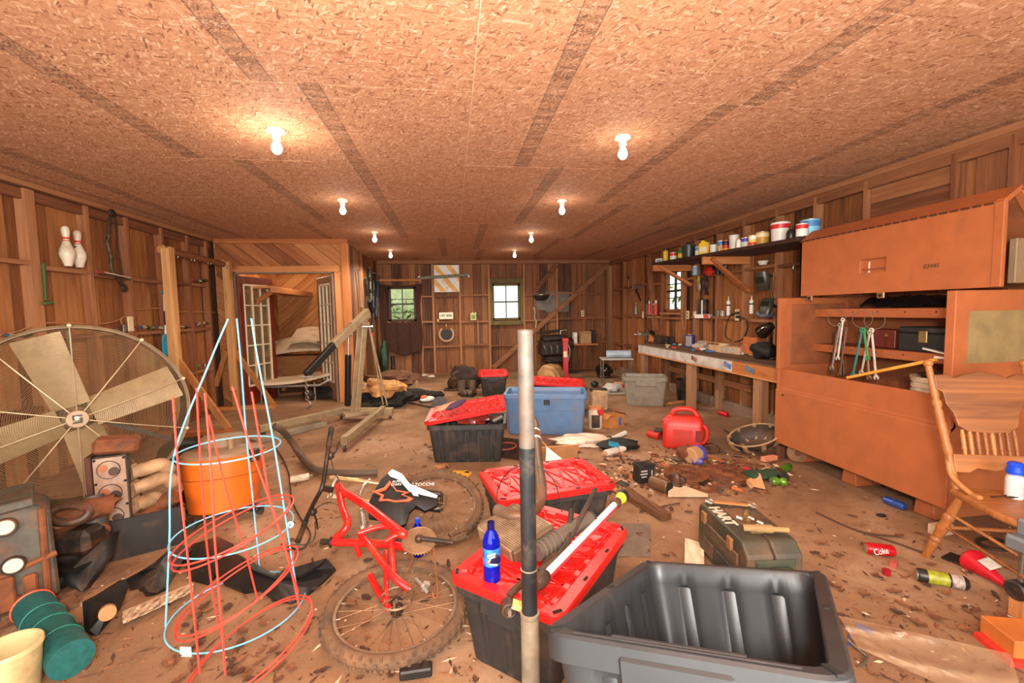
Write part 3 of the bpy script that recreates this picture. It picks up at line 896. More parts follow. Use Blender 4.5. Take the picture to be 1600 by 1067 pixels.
# ================================================================== the steel pole
M_GALV = mat('galvanised_steel', (92, 84, 76), .6, .25, .16, 20, dirt=(120, 84, 60), damt=.25)
M_POLEB = mat('black_pole_paint', (36, 36, 37), .38, .1, .15, dirt=(110, 90, 76), damt=.1)
px_, py_ = .235, 1.40
t = T('support_pole', 'upright steel pole, grey above and black below, standing in a wider grey sleeve', 'pole', (px_, py_, 0))
z1 = WY(824, 697, py_).z; z2 = WY(829, 963, py_).z
MB().lathe([(.031, z2 + .01), (.0315, z2), (.0315, .01), (.001, .01)], 24).lathe([(.0315, z2), (.033, z2 + .002), (.033, z2 + .016), (.027, z2 + .018)], 24).build('lower_sleeve', mat('sleeve_steel', (150, 134, 112), .6, .3, .2, 12, dirt=(112, 88, 66), damt=.3), t)
MB().lathe([(.0265, z2 - .05), (.0265, z1)], 24).build('black_section', M_POLEB, t)
MB().lathe([(.0268, z1 - .002), (.0262, 1.418), (.0225, 1.42), (.022, 1.33)], 24).build('grey_section', M_GALV, t)
zr = WY(827, 888, py_).z
MB().torus((0, 0, zr), .0268, .0022, n=28, k=6).build('clamp_ring', mat('bright_wire', (200, 190, 176), .3, .8), t)
MB().box((0, 0, .005), (.16, .16, .01)).build('base_plate', M_STEEL, t)

# ================================================================== things on the red lid
def bottle(name, label, loc, h=.225, r=.034, group=None, cap=False, rot=0):
 t = T(name, label, 'bottle', loc, rot, group)
 mb = mat('blue_bottle_plastic', (8, 24, 160), .08, var=.1, bump=0, trans=.35, ior=1.4)
 k = h / .225
 MB().lathe([(.001, 0), (r * .8, 0), (r * .96, .006), (r, .014), (r * .94, .022), (r * .99, .034), (r * .93, .04), (r * .99, .052), (r * .98, .062 * k), (r * .97, .135 * k), (r, .142 * k), (r * .98, .156 * k), (r * .75, .178 * k), (r * .45, .194 * k), (r * .4, .2 * k)], 28).build('body', mb, t)
 MB().lathe([(r * 1.0, .068 * k), (r * 1.015, .07 * k), (r * 1.015, .132 * k), (r * 1.0, .134 * k)], 28).build('label_band', mat('bottle_label', (44, 110, 190), .4, var=.5, scale=30, bump=0), t)
 MB().lathe([(r * .4, .198 * k), (r * .42, .2 * k), (r * .42, .226 * k), (.001, .226 * k)], 20).build('cap' if cap else 'neck', mat('blue_cap', (20, 70, 220), .35) if cap else mat('dark_blue_neck', (10, 16, 70), .15), t)
 return t, k

t, k = bottle('drink_bottle', 'blue plastic drink bottle standing on the red lid', FL(769, 906, .385), .245, .036)
# illegible swash print of the label: a navy oval, white slanted strokes, an orange dab
MB().ell((.008, -.0335, .105), (.026, .006, .024), 16, 8).build('label_oval', mat('label_navy', (10, 16, 60), .4), t)
m = MB()
for x, z, L, rr in ((-.004, .128, .034, -.25), (-.002, .117, .026, -.3), (-.012, .106, .012, -.9), (.004, .087, .03, .15)): m.box((x, -.0385, z), (L, .003, .006), (0, rr, 0))
m.build('label_print', M_WHITE, t)['kind'] = 'stuff'
MB().box((-.016, -.0372, .1), (.012, .003, .014)).build('label_dab', mat('orange_print', (236, 100, 62), .5), t)

# aluminium radiator core
A = [FL(738, 812, .43), FL(826, 876, .43), FL(880, 828, .46), FL(778, 782, .47)]
o_ = (A[0] + A[1] + A[2] + A[3]) / 4
ux = (A[1] - A[0]).normalized(); uy = (A[3] - A[0]); ly = uy.length; uy = (uy - ux * uy.dot(ux)).normalized(); lx = (A[1] - A[0]).length
uz = ux.cross(uy);
M_RAD = mat('radiator_aluminium', (168, 140, 112), .55, .35, .15, 25, dirt=(120, 88, 64), damt=.3)
fr = frame(ux, uy, uz, o_)
t = T('radiator_core', 'dusty aluminium heater core leaning on the red lid beside the bottle', 'radiator', o_, fr.to_euler())
m = MB(); m.M = None
lx, ly = .27, .24
for i in range(22): m.box((0, -ly / 2 + ly * (i + .5) / 22, -.03), (lx, ly / 22 - .0035, .058))
m.box((0, 0, -.03), (lx - .01, ly, .045))
m.build('fins', M_RAD, t)['kind'] = 'stuff'
MB().box((0, -ly / 2, -.03), (lx + .004, .012, .066)).box((0, ly / 2, -.03), (lx + .004, .01, .066)).each('side_plate', M_RAD, t, bevel=.003)
MB().box((lx / 2 + .015, 0, -.03), (.03, ly, .07)).box((-lx / 2 - .012, 0, -.03), (.024, ly, .07)).each('end_tank', mat('radiator_tank', (110, 84, 62), .5, .3), t, bevel=.008)

# thick grey hose and bent pipes on the lid
M_PIPE = mat('grey_brown_pipe', (112, 94, 78), .5, .3, .15, dirt=(120, 74, 46), damt=.4)
M_PIPED = mat('dark_pipe', (58, 50, 44), .55, .2, .2, dirt=DIRT, damt=.3)
def px_path(L): return [FL(x, y, z) for x, y, z in L]

def smooth_path(P, n=6):
 P = [Vector(q) for q in P]; out = []
 for i in range(len(P) - 1):
  p0, p1, p2, p3 = P[max(i - 1, 0)], P[i], P[i + 1], P[min(i + 2, len(P) - 1)]
  for k in range(n):
   t = k / n
   out.append(.5 * (2 * p1 + (p2 - p0) * t + (2 * p0 - 5 * p1 + 4 * p2 - p3) * t * t + (3 * p1 - p0 - 3 * p2 + p3) * t ** 3))
 return out + [P[-1]]

t = T('exhaust_pipe', 'bent grey brown pipe with a clamp, rising from behind the pole', 'pipe', FL(800, 806, .45))
P = smooth_path(px_path([(776, 797, .46), (800, 805, .46), (822, 803, .46), (842, 785, .47), (845, 760, .52), (840, 720, .57), (838, 690, .6)]), 7)
MB().tube(P, .032, 14).build('pipe', M_PIPE, t, True)
q = FL(838, 688, .6); q2 = FL(837, 676, .62)
MB().torus(q, .034, .007, axis=q2 - q, n=20, k=6).torus(q2, .034, .006, axis=q2 - q, n=20, k=6).build('hose_clamp', mat('clamp_steel', (190, 176, 160), .3, .8), t, True)
o = MB().tube(smooth_path([q2, FL(836, 664, .65), FL(832, 655, .67)]), .03, 12).build('hose_end', M_PIPE, t, True)
o = MB().tube(smooth_path(px_path([(778, 798, .43), (777, 768, .5), (790, 742, .6), (812, 728, .66), (840, 728, .66), (862, 746, .6), (874, 775, .5), (878, 800, .42)])), .003, 6).build('wire_loop', mat('thin_black_wire', (44, 36, 32), .5)); tag(o, 'thin black wire loop arching behind the pole over the radiator', 'wire')
o = T('air_duct', 'thick grey plastic duct lying across the red lid', 'hose', FL(860, 852, .42))
P = px_path([(838, 864, .44), (870, 842, .445), (895, 826, .45), (922, 808, .46)])
MB().tube(smooth_path(P, 3), [.037] * 3 + [.036] * 3 + [.034] * 4, 18).build('duct', mat('grey_duct', (84, 76, 68), .55, .1, dirt=(120, 92, 70), damt=.3), o, True)
d = (P[3] - P[2]).normalized()
MB().torus(P[3], .035, .006, axis=d, n=22, k=8).cyl(P[3] - d * .001, P[3] + d * .001, .03, n=20).build('duct_mouth', mat('duct_dark', (40, 32, 28), .7), o, True)
k = MB()
for a in range(5):
 c = P[0].lerp(P[1], .2 + a * .2); k.torus(c, .039, .004, axis=P[1] - P[0], n=20, k=6)
k.build('duct_ridge', mat('grey_duct', (84, 76, 68)), o, True)
for nm, lab, L, r in (('tailpipe', 'straight dark pipe slanting up out of the pipes on the lid', [(842, 893, .42), (868, 872, .43), (893, 836, .45), (912, 800, .5), (930, 764, .56)], .0125),
                      ('tailpipe', 'short bent dark pipe between the duct and the straight pipe', [(838, 905, .41), (858, 874, .42), (882, 858, .43), (889, 830, .46), (893, 797, .5)], .014),
                      ('tailpipe', 'brown pipe end lying by the pole foot on the red lid', [(796, 930, .405), (815, 912, .405), (838, 897, .41)], .014)):
 o = MB().tube(smooth_path(px_path(L)), r, 12).build(nm, M_PIPED if nm else None); tag(o, lab, 'pipe', group='bent pipes on the red lid')

# chrome grab bar with yellow ended plastic couplings
a, b = FL(848, 903, .43), FL(972, 776, .46)
ax = (b - a); Ln = ax.length; ax.normalize()
fr = frame(ax, Vector((0, 0, 1)).cross(ax).normalized(), Vector((0, 0, 1)) - ax * ax.z, a)
t = T('shop_light', 'long white tube light with black and yellow couplings lying across the red lid', 'light', a)
MB().cyl(a + ax * .02, a + ax * (Ln - .11), .016, n=20).build('white_tube', mat('milky_white', (236, 226, 220), .25, var=.03, bump=0), t, True)
sd = Vector((0, 0, 1)).cross(ax).normalized()
MB().bar(a - sd * .013 + Vector((0, 0, -.006)), a + ax * (Ln - .1) - sd * .013 + Vector((0, 0, -.006)), .012, .014).build('red_glow_bar', mat('red_glow_strip', (190, 70, 70), .3), t, True)  # red glow along the tube's lower side, put into this strip's colour
m = MB()
m.tube([a - ax * .05, a - ax * .03, a - ax * .005, a + ax * .02, a + ax * .03], [.02, .03, .031, .026, .018], 16).build('lower_coupling', mat('brown_black_cap', (62, 48, 38), .5, dirt=DIRT, damt=.3), t, True)
e = a + ax * (Ln - .11)
MB().tube([e, e + ax * .01, e + ax * .03, e + ax * .032, e + ax * .05], [.02, .027, .027, .023, .022], 16).tube([e + ax * .1, e + ax * .104, e + ax * .14, e + ax * .145], [.024, .03, .03, .02], 16).build('upper_coupling', M_BLACK, t, True)
MB().tube([e + ax * .05, e + ax * .055, e + ax * .1], [.021, .023, .026], 16).tube([e + ax * .085, e + ax * .09, e + ax * .1], [.028, .03, .03], 16).build('yellow_collar', mat('yellow_plastic', (232, 206, 60), .4), t, True)
# yellow-black ratchet end hanging at the lid's edge beside the pole
c = FL(800, 948, .38)
t = T('ratchet_strap', 'round black ratchet with a yellow band hanging at the lid edge by the pole', 'strap', c)
MB().cyl(c + Vector((-.012, -.02, 0)), c + Vector((-.012, .018, .0)), .03, n=20).torus(c + Vector((-.012, -.02, 0)), .024, .006, axis=(0, 1, 0), n=20).build('ratchet_wheel', M_BLACK, t, True)
MB().bar(c + Vector((.0, -.01, .02)), c + Vector((.045, -.02, .005)), .03, .02).build('yellow_band', mat('yellow_tape', (226, 190, 110), .5), t, True)
MB().box(c + Vector((-.012, -.024, -.006)), (.012, .008, .022)).build('buckle', mat('clamp_steel', (190, 176, 160)), t, True)
# ================================================================== mountain bike lying on its side
M_TIRE = mat('muddy_tyre', (74, 58, 45), .9, 0, .25, 16, dirt=(128, 88, 58), damt=.55, bump=.4)
M_RIM = mat('muddy_rim', (140, 118, 94), .5, .5, .2, 20, dirt=(120, 82, 54), damt=.45)
M_SPOKE = mat('spoke_wire', (150, 116, 86), .4, .6)
M_BRED = mat('bike_red_paint', (214, 28, 24), .3, 0, .08, dirt=(160, 70, 44), damt=.2, coat=.3, bump=.02)
M_CHR = mat('bright_alloy', (206, 196, 182), .28, .85)
M_MBLK = mat('black_bike_metal', (46, 38, 34), .42, .3, dirt=DIRT, damt=.25)
bike = T('mountain_bike', 'red full-suspension mountain bike lying on its side in the dirt', 'bicycle', FL(600, 880, 0))

def wheel(name, c, nrm, R, label=None, disc=True, front=False):
 wh = group_part('wheel', bike)
 nrm = Vector(nrm).normalized(); u = Vector((1, 0, 0)); u = (u - nrm * u.dot(nrm)).normalized(); v = nrm.cross(u)
 P = lambda a, r, h=0: c + u * (r * math.cos(a)) + v * (r * math.sin(a)) + nrm * h
 m = MB(); tr = .030
 m.torus(c, R - tr, tr, axis=nrm, n=64, k=12)
 for i in range(96):   # tread knobs
  a = 2 * PI * i / 96
  for h in ((-.022, .022) if i % 2 else (-.009, .009)):
   rad = R - tr + math.sqrt(max(0, tr * tr - h * h)) + .001
   m.bar(P(a - .018, rad, h), P(a + .018, rad, h), .012, .008, up=P(a, 1) - c)
  if i % 2:
   for h in (-1, 1): m.bar(P(a - .012, R - .012, h * .026), P(a + .012, R - .012, h * .026), .012, .01, up=P(a, 1) - c)
 m.build('tyre', M_TIRE, wh, True)['kind'] = 'stuff'
 r = MB()
 n = 56; ri = R - .058
 vs = []; fs = []
 for i in range(n):
  a = 2 * PI * i / n
  for (rr, h) in ((ri + .012, .013), (ri + .012, -.013), (ri - .012, -.011), (ri - .012, .011)): vs.append(P(a, rr, h))
 for i in range(n):
  j = (i + 1) % n
  for k in range(4): fs.append((i * 4 + k, i * 4 + (k + 1) % 4, j * 4 + (k + 1) % 4, j * 4 + k))
 r.add(vs, fs, False); r.build('rim', M_RIM, wh, True)
 s = MB()
 for i in range(32):
  a = 2 * PI * i / 32; sd = 1 if i % 2 else -1
  s.tube([P(a + (.9 if (i // 2) % 2 else -.9), .022, sd * .026), P(a, ri - .01, 0)], .0013, 4, caps=False)
 s.build('spokes', M_SPOKE, wh, True)['kind'] = 'stuff'
 k = MB()
 for i in range(16):
  a = 2 * PI * (i + .5) / 16; k.tube([P(a, ri - .012), P(a, ri - .03)], .0028, 6)
 k.build('nipples', mat('spoke_nipple', (214, 196, 170), .4, .5), wh, True)['kind'] = 'stuff'
 h = MB(); h.tube([c - nrm * .05, c - nrm * .034, c - nrm * .033, c + nrm * .033, c + nrm * .034, c + nrm * .05], [.012, .02, .03, .03, .02, .012], 16)
 h.build('hub', M_MBLK, wh, True)
 if disc:
  d = MB(); cc = c + nrm * .045
  d.torus(cc, .078, .006, axis=nrm, n=36, k=4)
  for i in range(6):
   a = 2 * PI * i / 6; d.bar(cc + u * .02 * math.cos(a) + v * .02 * math.sin(a), cc + u * .076 * math.cos(a + .5) + v * .076 * math.sin(a + .5), .009, .003, up=nrm)
  d.build('brake_disc', M_RIM, wh, True)
 return P

cR = FL(620, 948, .075)
wheel('rear', cR, (.03, -.06, 1), .342)
cF = FL(680, 789, .14)
wheel('front', cF, (.05, -.36, .93), .338)
def bt(name, L, r, m=None, n=14, smooth=True):
 P = px_path(L)
 return MB().tube(smooth_path(P) if smooth and len(P) > 2 else P, r, n).build(name, m or M_BRED, bike, True)

head_a, head_b = FL(521, 752, .36), FL(532, 781, .3)
MB().cyl(FL(528, 758, .36), FL(538, 775, .31), .026, n=16).build('head_tube', M_BRED, bike, True)
bt('top_tube', [(536, 768, .34), (575, 792, .33), (621, 828, .3), (634, 836, .28)], .024)
bt('down_tube', [(530, 770, .33), (536, 796, .3), (543, 815, .28), (538, 828, .25), (524, 841, .2)], .021)
bt('lower_tube', [(520, 847, .19), (560, 848, .2), (610, 851, .21), (652, 860, .2)], .021)
bt('seat_post', [(502, 846, .185), (520, 847, .19)], .016, M_MBLK)
MB().torus(FL(517, 847, .19), .024, .006, axis=(1, 0, 0), n=18).build('seat_clamp', M_MBLK, bike, True)
bt('swingarm', [(562, 834, .25), (582, 858, .24), (606, 890, .2), (622, 907, .17), (640, 920, .14)], .018)
bt('swingarm', [(614, 828, .27), (612, 855, .24), (615, 895, .19)], .016)
bt('chainstay', [(575, 893, .1), (590, 922, .1), (606, 950, .1)], .017)
bt('chainstay', [(603, 862, .16), (603, 900, .14), (605, 945, .1)], .013)
bt('rocker_link', [(560, 833, .27), (600, 822, .29), (632, 833, .28)], .014)
bt('frame_gusset', [(603, 845, .26), (622, 836, .28), (640, 846, .24)], .013)
bt('frame_stub', [(556, 852, .19), (562, 868, .16)], .014)
bt('silver_link', [(622, 905, .17), (642, 921, .14)], .006, M_CHR)
# coil shock
sh0, sh1 = FL(565, 797, .3), FL(569, 826, .24)
P = [sh0.lerp(sh1, i / 70) + Vector((math.cos(i * .72) * .017, math.sin(i * .72) * .012, math.sin(i * .72) * .012)) for i in range(71)]
MB().tube(P, .0042, 6).build('shock_spring', mat('spring_steel', (120, 108, 96), .4, .6), bike, True)
MB().cyl(sh0, sh1, .008, n=10).ell(FL(567, 824, .25), .02).ell(FL(579, 824, .25), .014).build('shock_body', M_CHR, bike, True)
# fork: gold stanchion, silver crowns, dark lowers reaching to the front hub
bt('stanchion', [(516, 746, .36), (560, 751, .34), (600, 757, .3)], .015, mat('gold_stanchion', (196, 158, 112), .3, .6))
bt('stanchion', [(512, 776, .3), (545, 778, .28), (590, 785, .24)], .015, mat('gold_stanchion', (196, 158, 112), .3, .6))
bt('fork_crown', [(527, 744, .37), (520, 758, .34), (516, 778, .31)], .012, M_CHR)
bt('fork_crown', [(578, 750, .33), (568, 760, .32), (562, 774, .29)], .014, M_CHR)
bt('fork_leg', [(598, 757, .3), (640, 766, .25), (690, 772, .2)], .021, M_MBLK)
bt('fork_leg', [(588, 785, .24), (640, 790, .19), (688, 796, .13)], .021, M_MBLK)
bt('fork_axle', [(690, 771, .21), (690, 798, .12)], .01, M_MBLK)
text(bike, 'fork_lettering', 'MARZOCCHI', FL(655, 757, .3) - bike.location, (R_(35), 0, R_(-6)), .035, M_WHITE)
# handlebar with grips and levers
bar = px_path([(518, 668, .72), (513, 700, .62), (508, 735, .5), (503, 762, .42), (492, 783, .33), (480, 808, .2), (465, 847, .04)])
MB().tube(smooth_path(bar), .0135, 12).build('handlebar', M_MBLK, bike, True)
MB().tube([bar[5].lerp(bar[6], .1), bar[6]], .017, 12).build('grip', M_BLACK, bike, True)
MB().tube([bar[0], bar[0].lerp(bar[1], .95)], .017, 12).build('grip', M_BLACK, bike, True)
MB().tube([bar[3], FL(518, 765, .38)], .02, 12).build('stem', M_MBLK, bike, True)
MB().tube(smooth_path(px_path([(512, 712, .58), (524, 706, .57), (530, 690, .6)])), .006, 8).ell(FL(516, 712, .57), .026, bumpy=.3, seed=4).build('brake_lever', M_MBLK, bike, True)
MB().tube(smooth_path(px_path([(488, 797, .26), (494, 812, .2), (496, 826, .1)])), .006, 8).ell(FL(489, 800, .26), .024, bumpy=.3, seed=6).build('brake_lever', M_MBLK, bike, True)
k = MB()
for L in ([(516, 712, .55), (522, 735, .5), (530, 752, .42), (530, 770, .36)], [(488, 800, .26), (500, 790, .35), (515, 785, .33), (530, 790, .3)], [(492, 815, .2), (492, 838, .05), (480, 850, .012), (450, 850, .012)]): k.tube(smooth_path(px_path(L)), .003, 6)
k.each('cable', M_BLACK, bike, True)
# crank set
cc = FL(655, 845, .25); cn = Vector((.05, -.35, .93)).normalized()
m = MB(); m.cyl(cc, cc + cn * .006, .088, n=40); m.torus(cc + cn * .006, .086, .004, axis=cn, n=40, k=6)
for i in range(36):
 a = 2 * PI * i / 36; u = Vector((1, 0, 0)); u = (u - cn * u.dot(cn)).normalized(); v = cn.cross(u); m.box(cc + (u * math.cos(a) + v * math.sin(a)) * .09 + cn * .003, (.006, .006, .006))
m.build('chainring', mat('muddy_ring', (156, 120, 88), .6, .4, .2, dirt=DIRT, damt=.4), bike, True)
MB().tube([cc + cn * .02, cc + cn * .02 + (FL(710, 852, .24) - cc) * .98], [.014, .011], 10).ell(cc + cn * .016, .024).build('crank_arm', M_MBLK, bike, True)
MB().box(FL(664, 916, .14), (.03, .02, .05), (.4, .4, .3)).tube(px_path([(650, 905, .15), (660, 915, .15), (668, 925, .12)]), .01, 8).build('rear_derailleur', M_CHR, bike, True)
MB().tube(smooth_path(px_path([(678, 856, .22), (681, 890, .15), (684, 926, .1), (679, 935, .08), (676, 926, .1)])), .0045, 6).tube(smooth_path(px_path([(640, 855, .22), (645, 872, .18), (632, 900, .14)])), .0045, 6).build('chain', mat('rusty_chain', (150, 88, 52), .7, .4), bike, True)
# pedal cage on the far side
c = FL(716, 838, .08)
m = MB()
for q in (-1, 1): m.box(c + Vector((0, q * .04, 0)), (.1, .006, .02), (0, 0, .5)).box(c + Vector((q * .04, 0, .0)), (.006, .09, .02), (0, 0, .5))
m.cyl(c - Vector((.05, .03, 0)), c + Vector((.05, .03, 0)), .008, n=8).build('pedal', M_RIM, bike, True)

# motocross garment over the front wheel
def plane_pt(px, py, o, n):
 d = Vector(ray(px, py)); n = Vector(n); t = (Vector(o) - Vector((0, 0, CAM_H))).dot(n) / d.dot(n)
 return Vector((0, 0, CAM_H)) + d * t

def pad(m, pts, n, th, bulge=0.0, rise=0.0, rings=3):
 """a soft slab from an outline on a plane: flat back, top domed towards the middle"""
 n = Vector(n).normalized(); P = [Vector(q) + n * rise for q in pts]; c = sum(P, Vector()) / len(P); k = len(P); vs = []; fs = []
 vs += [q - n * th for q in P]
 for j in range(rings):
  s = 1 - j / rings
  vs += [c + (q - c) * s + n * bulge * (1 - s * s) for q in P]
 vs.append(c + n * bulge); vs.append(c - n * th)
 for j in range(rings):
  for i in range(k): fs.append((j * k + i, j * k + (i + 1) % k, (j + 1) * k + (i + 1) % k, (j + 1) * k + i))
 e = rings * k
 for i in range(k): fs.append((e + i, e + (i + 1) % k, len(vs) - 2)); fs.append((i, len(vs) - 1, (i + 1) % k))
 m.add(vs, fs, True); return m

gn = Vector((.02, -.62, .78)); go = FL(625, 780, .27)
G = lambda L, d=0: [plane_pt(x, y, go + gn * d, gn) for x, y in L]
t = T('riding_jersey', 'black motocross jersey with orange star and white stripe on the front wheel', 'clothing', FL(620, 800, .1))
m = MB(); pad(m, G([(576, 808), (574, 790), (584, 768), (596, 748), (612, 735), (624, 738), (640, 752), (660, 768), (684, 774), (682, 790), (664, 798), (650, 790), (640, 800), (634, 818), (624, 822), (600, 812)]), gn, .03, .03)
m.build('jersey_body', mat('black_jersey', (22, 20, 20), .5, var=.3, scale=12, bump=.2), t, True)
m = MB(); pad(m, G([(606, 739), (613, 733), (628, 740), (640, 755), (662, 767), (684, 774), (682, 778), (664, 774), (640, 768), (630, 757), (622, 746), (610, 744)], .028), gn, .004, .005)
pad(m, G([(641, 766), (651, 769), (654, 775), (646, 774)], .03), gn, .004, .003)
pad(m, G([(680, 780), (683, 777), (681, 790), (678, 790)], .018), gn, .004, .002)
m.each('white_stripe', M_WHITE, t, True)
m = MB(); star = [(582, 768), (600, 762), (609, 751), (620, 766), (639, 769), (630, 773), (646, 779), (640, 783), (618, 785), (605, 782), (592, 782), (596, 774)]
S = G(star, .03); cS = sum(S, Vector()) / len(S)
for i in range(len(S)):
 a, b = S[i], S[(i + 1) % len(S)]; m.add([a + gn * .003, b + gn * .003, cS + (b - cS) * .78 + gn * .004, cS + (a - cS) * .78 + gn * .004, a - gn * .012, b - gn * .012, cS + (b - cS) * .78 - gn * .012, cS + (a - cS) * .78 - gn * .012], [(0, 1, 2, 3), (7, 6, 5, 4), (0, 4, 5, 1), (2, 6, 7, 3)])
m.build('star_emblem', mat('orange_print', (236, 100, 62), .5), t, True)
for k_, s_ in ((0, 'ALPINE'), (1, 'STARS')):
 text(t, 'jersey_lettering', s_, plane_pt(622 - k_ * 3, 752 + k_ * 5, go + gn * .045, gn) - t.location, gn.to_track_quat('Z', 'Y').to_euler(), .024, M_WHITE)
 t.children[-1].rotation_euler = (frame(Vector((.8, -.45, -.36)).normalized(), gn.cross(Vector((.8, -.45, -.36)).normalized()), gn, (0, 0, 0))).to_euler()
bottle('drink_bottle', 'blue bottle with a blue cap standing on the floor behind the crank', FL(654, 868, 0), .235, .034, cap=True)
o = MB().box(FL(650, 1048, .02), (.13, .05, .04), (0, 0, .03)).build('black_block', M_BLACK, bevel=.006); tag(o, 'small black plastic block on the floor under the rear tyre', 'block')
# ================================================================== industrial drum fan
M_DRUM = mat('tan_drum_steel', (128, 102, 72), .5, .3, .15, dirt=(96, 68, 44), damt=.3)
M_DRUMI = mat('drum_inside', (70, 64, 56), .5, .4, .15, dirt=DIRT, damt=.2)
M_BLADE = mat('tan_fan_blade', (178, 148, 106), .5, .1, .08, dirt=(140, 100, 66), damt=.2)
M_WIRE = mat('grille_wire', (150, 124, 92), .45, .5)
fc = Vector((-2.585, 3.35, .80)); fn = Vector((.62, -.78, .04)).normalized()
fu = Vector((0, 0, 1)).cross(fn).normalized(); fv = fn.cross(fu)      # fu points right as seen from the front
FR = .635
fan = T('drum_fan', 'huge tan barrel fan with wire grille and four blades by the left wall', 'fan', (fc.x, fc.y, 0))
Pf = lambda a, r, h=0: fc + fu * (r * math.cos(a)) + fv * (r * math.sin(a)) + fn * h
MB().lathe([(FR - .012, -.05), (FR, -.05), (FR + .012, -.044), (FR + .006, -.06), (FR + .006, -.34), (FR + .014, -.36), (FR, -.37), (FR - .006, -.36), (FR - .006, -.06)], 72, fc, fn).build('drum', [M_DRUM], fan, True)
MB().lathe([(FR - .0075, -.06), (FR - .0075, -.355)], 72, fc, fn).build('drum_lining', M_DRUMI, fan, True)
m = MB()
for i in range(56):
 s = i / 55; r = .075 + (FR - .075) * s
 h = .035 * (1 - s ** 3) - .045 * s ** 4
 m.torus(fc + fn * h, r, .0014, axis=fn, n=72, k=4)
g = m.build('front_grille', M_WIRE, fan, True); g['kind'] = 'stuff'
m = MB()
for i in range(26):
 r = .1 + (FR - .1) * i / 25; m.torus(fc - fn * .38, r, .0013, axis=fn, n=56, k=4)
g = m.build('rear_grille', M_WIRE, fan, True); g['kind'] = 'stuff'
for k in range(10):
 a = PI / 2 + 2 * PI * k / 10
 P = [Pf(a, .06 + (FR - .055) * s, .04 * (1 - s ** 3) - .045 * s ** 4 + .003) for s in (0, .25, .5, .7, .85, .95, 1)]
 MB().tube(P, .0042, 6).build('grille_spoke', mat('spoke_bar', (188, 160, 124), .4, .4), fan, True)
 MB().ell(Pf(a, FR + .008, -.03), .013, 10, 6).build('grille_clip', mat('clip_white', (214, 190, 160), .4), fan, True)
MB().cyl(fc + fn * .03, fc + fn * .052, .06, n=32).build('hub_badge', mat('badge_brown', (150, 118, 90), .45, .3), fan, True, bevel=.004)
# badge emblem: a square-cornered S
e = MB(); o_ = fc + fn * .054
for x, y, w, h in ((0, .024, .05, .01), (0, 0, .05, .01), (0, -.024, .05, .01), (-.02, .012, .01, .02), (.02, -.012, .01, .02)):
 e.box(o_ + fu * x + fv * y, (w, h, .004), Matrix((fu, fv, fn)).transposed())
e.build('badge_emblem', mat('badge_dark', (46, 34, 26), .5), fan, True)['kind'] = 'stuff'
MB().cyl(fc - fn * .1, fc - fn * .02, .085, .075, n=28).ell(fc - fn * .02, .078, 20, 8).build('blade_hub', mat('steel_hub', (170, 150, 128), .3, .7), fan, True)
MB().cyl(fc - fn * .36, fc - fn * .14, .1, n=28).build('motor', mat('motor_grey', (86, 76, 66), .5, .3), fan, True, bevel=.01)
for ang in (18, 106, 198, -76):
 a0 = R_(ang)
 def blade(u, v):
  r = .08 + .515 * v; w = .11 + .028 * v; x = (u - .5) * 2 * w * .9
  d = fu * math.cos(a0) + fv * math.sin(a0); s = -fu * math.sin(a0) + fv * math.cos(a0)
  return fc + d * r + s * x + fn * (-.075 + x * -.42 * (1 - .3 * v) + .015 * math.cos((u - .5) * PI))
 MB().sheet(6, 6, blade, .006).build('blade', M_BLADE, fan, True)
for k in range(3):
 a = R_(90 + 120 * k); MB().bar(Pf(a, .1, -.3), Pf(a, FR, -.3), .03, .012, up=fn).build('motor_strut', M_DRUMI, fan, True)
for s in (-1, 1):
 b = fc - fn * .2 + fu * (s * .3)
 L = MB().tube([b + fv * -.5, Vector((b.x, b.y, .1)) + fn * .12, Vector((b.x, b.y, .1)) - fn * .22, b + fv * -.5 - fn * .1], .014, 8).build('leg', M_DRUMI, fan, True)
 w = Vector((b.x, b.y, .1)) - fn * .22
 MB().lathe([(.001, -.02), (.098, -.02), (.098, .02), (.001, .02)], 24, w, fu).build('wheel', M_BLACK, fan, True, bevel=.006)

# ================================================================== timber frame with a round bar
fr_t = T('timber_frame', 'rough timber frame of two posts, round crossbar and knee braces by the left wall', 'frame', (-3.2, 6.6, 0))
for (x, y) in ((-3.42, 5.87), (-3.47, 7.38)):
 MB().box((x + .035, y, 1.17), (.085, .085, 2.34)).build('post', W_POST, fr_t, True, bevel=.006)
 MB().box((x + .03, y - .06, 1.32), (.09, .035, 2.0)).build('post_plank', W_POST, fr_t, True, bevel=.004)
 MB().cyl((x, y - .075, 2.3), (x, y + .06, 2.3), .055, n=16).build('bar_seat', W_POST, fr_t, True)
 MB().bar((x + .05, y, .95), (x + .58, y, .06), .04, .075, up=(1, 0, 0)).build('knee_brace', wood('brace_wood', [(150, 90, 44), (184, 122, 66), (204, 146, 90)], 2), fr_t, True)
 MB().bar((x - .05, y - .02, .95), (x - .24, y - .02, .4), .04, .07, up=(1, 0, 0)).build('knee_brace', wood('brace_wood', [(150, 90, 44), (184, 122, 66), (204, 146, 90)], 2), fr_t, True)
 MB().box((x + .18, y, .03), (.86, .12, .06)).build('foot_board', W_PINE, fr_t, True, bevel=.005)
MB().cyl((-3.4, 5.8, 2.3), (-3.47, 7.45, 2.29), .044, n=16).build('crossbar', wood('crossbar_wood', [(84, 46, 24), (120, 70, 38), (146, 90, 52)], 1), fr_t, True)
for y in (6.0, 6.35, 6.75, 7.25):
 MB().torus((-3.38, y, 2.24), .02, .005, axis=(0, 1, 0), n=14, k=6).build('eye_bolt', M_STEEL, fr_t, True)

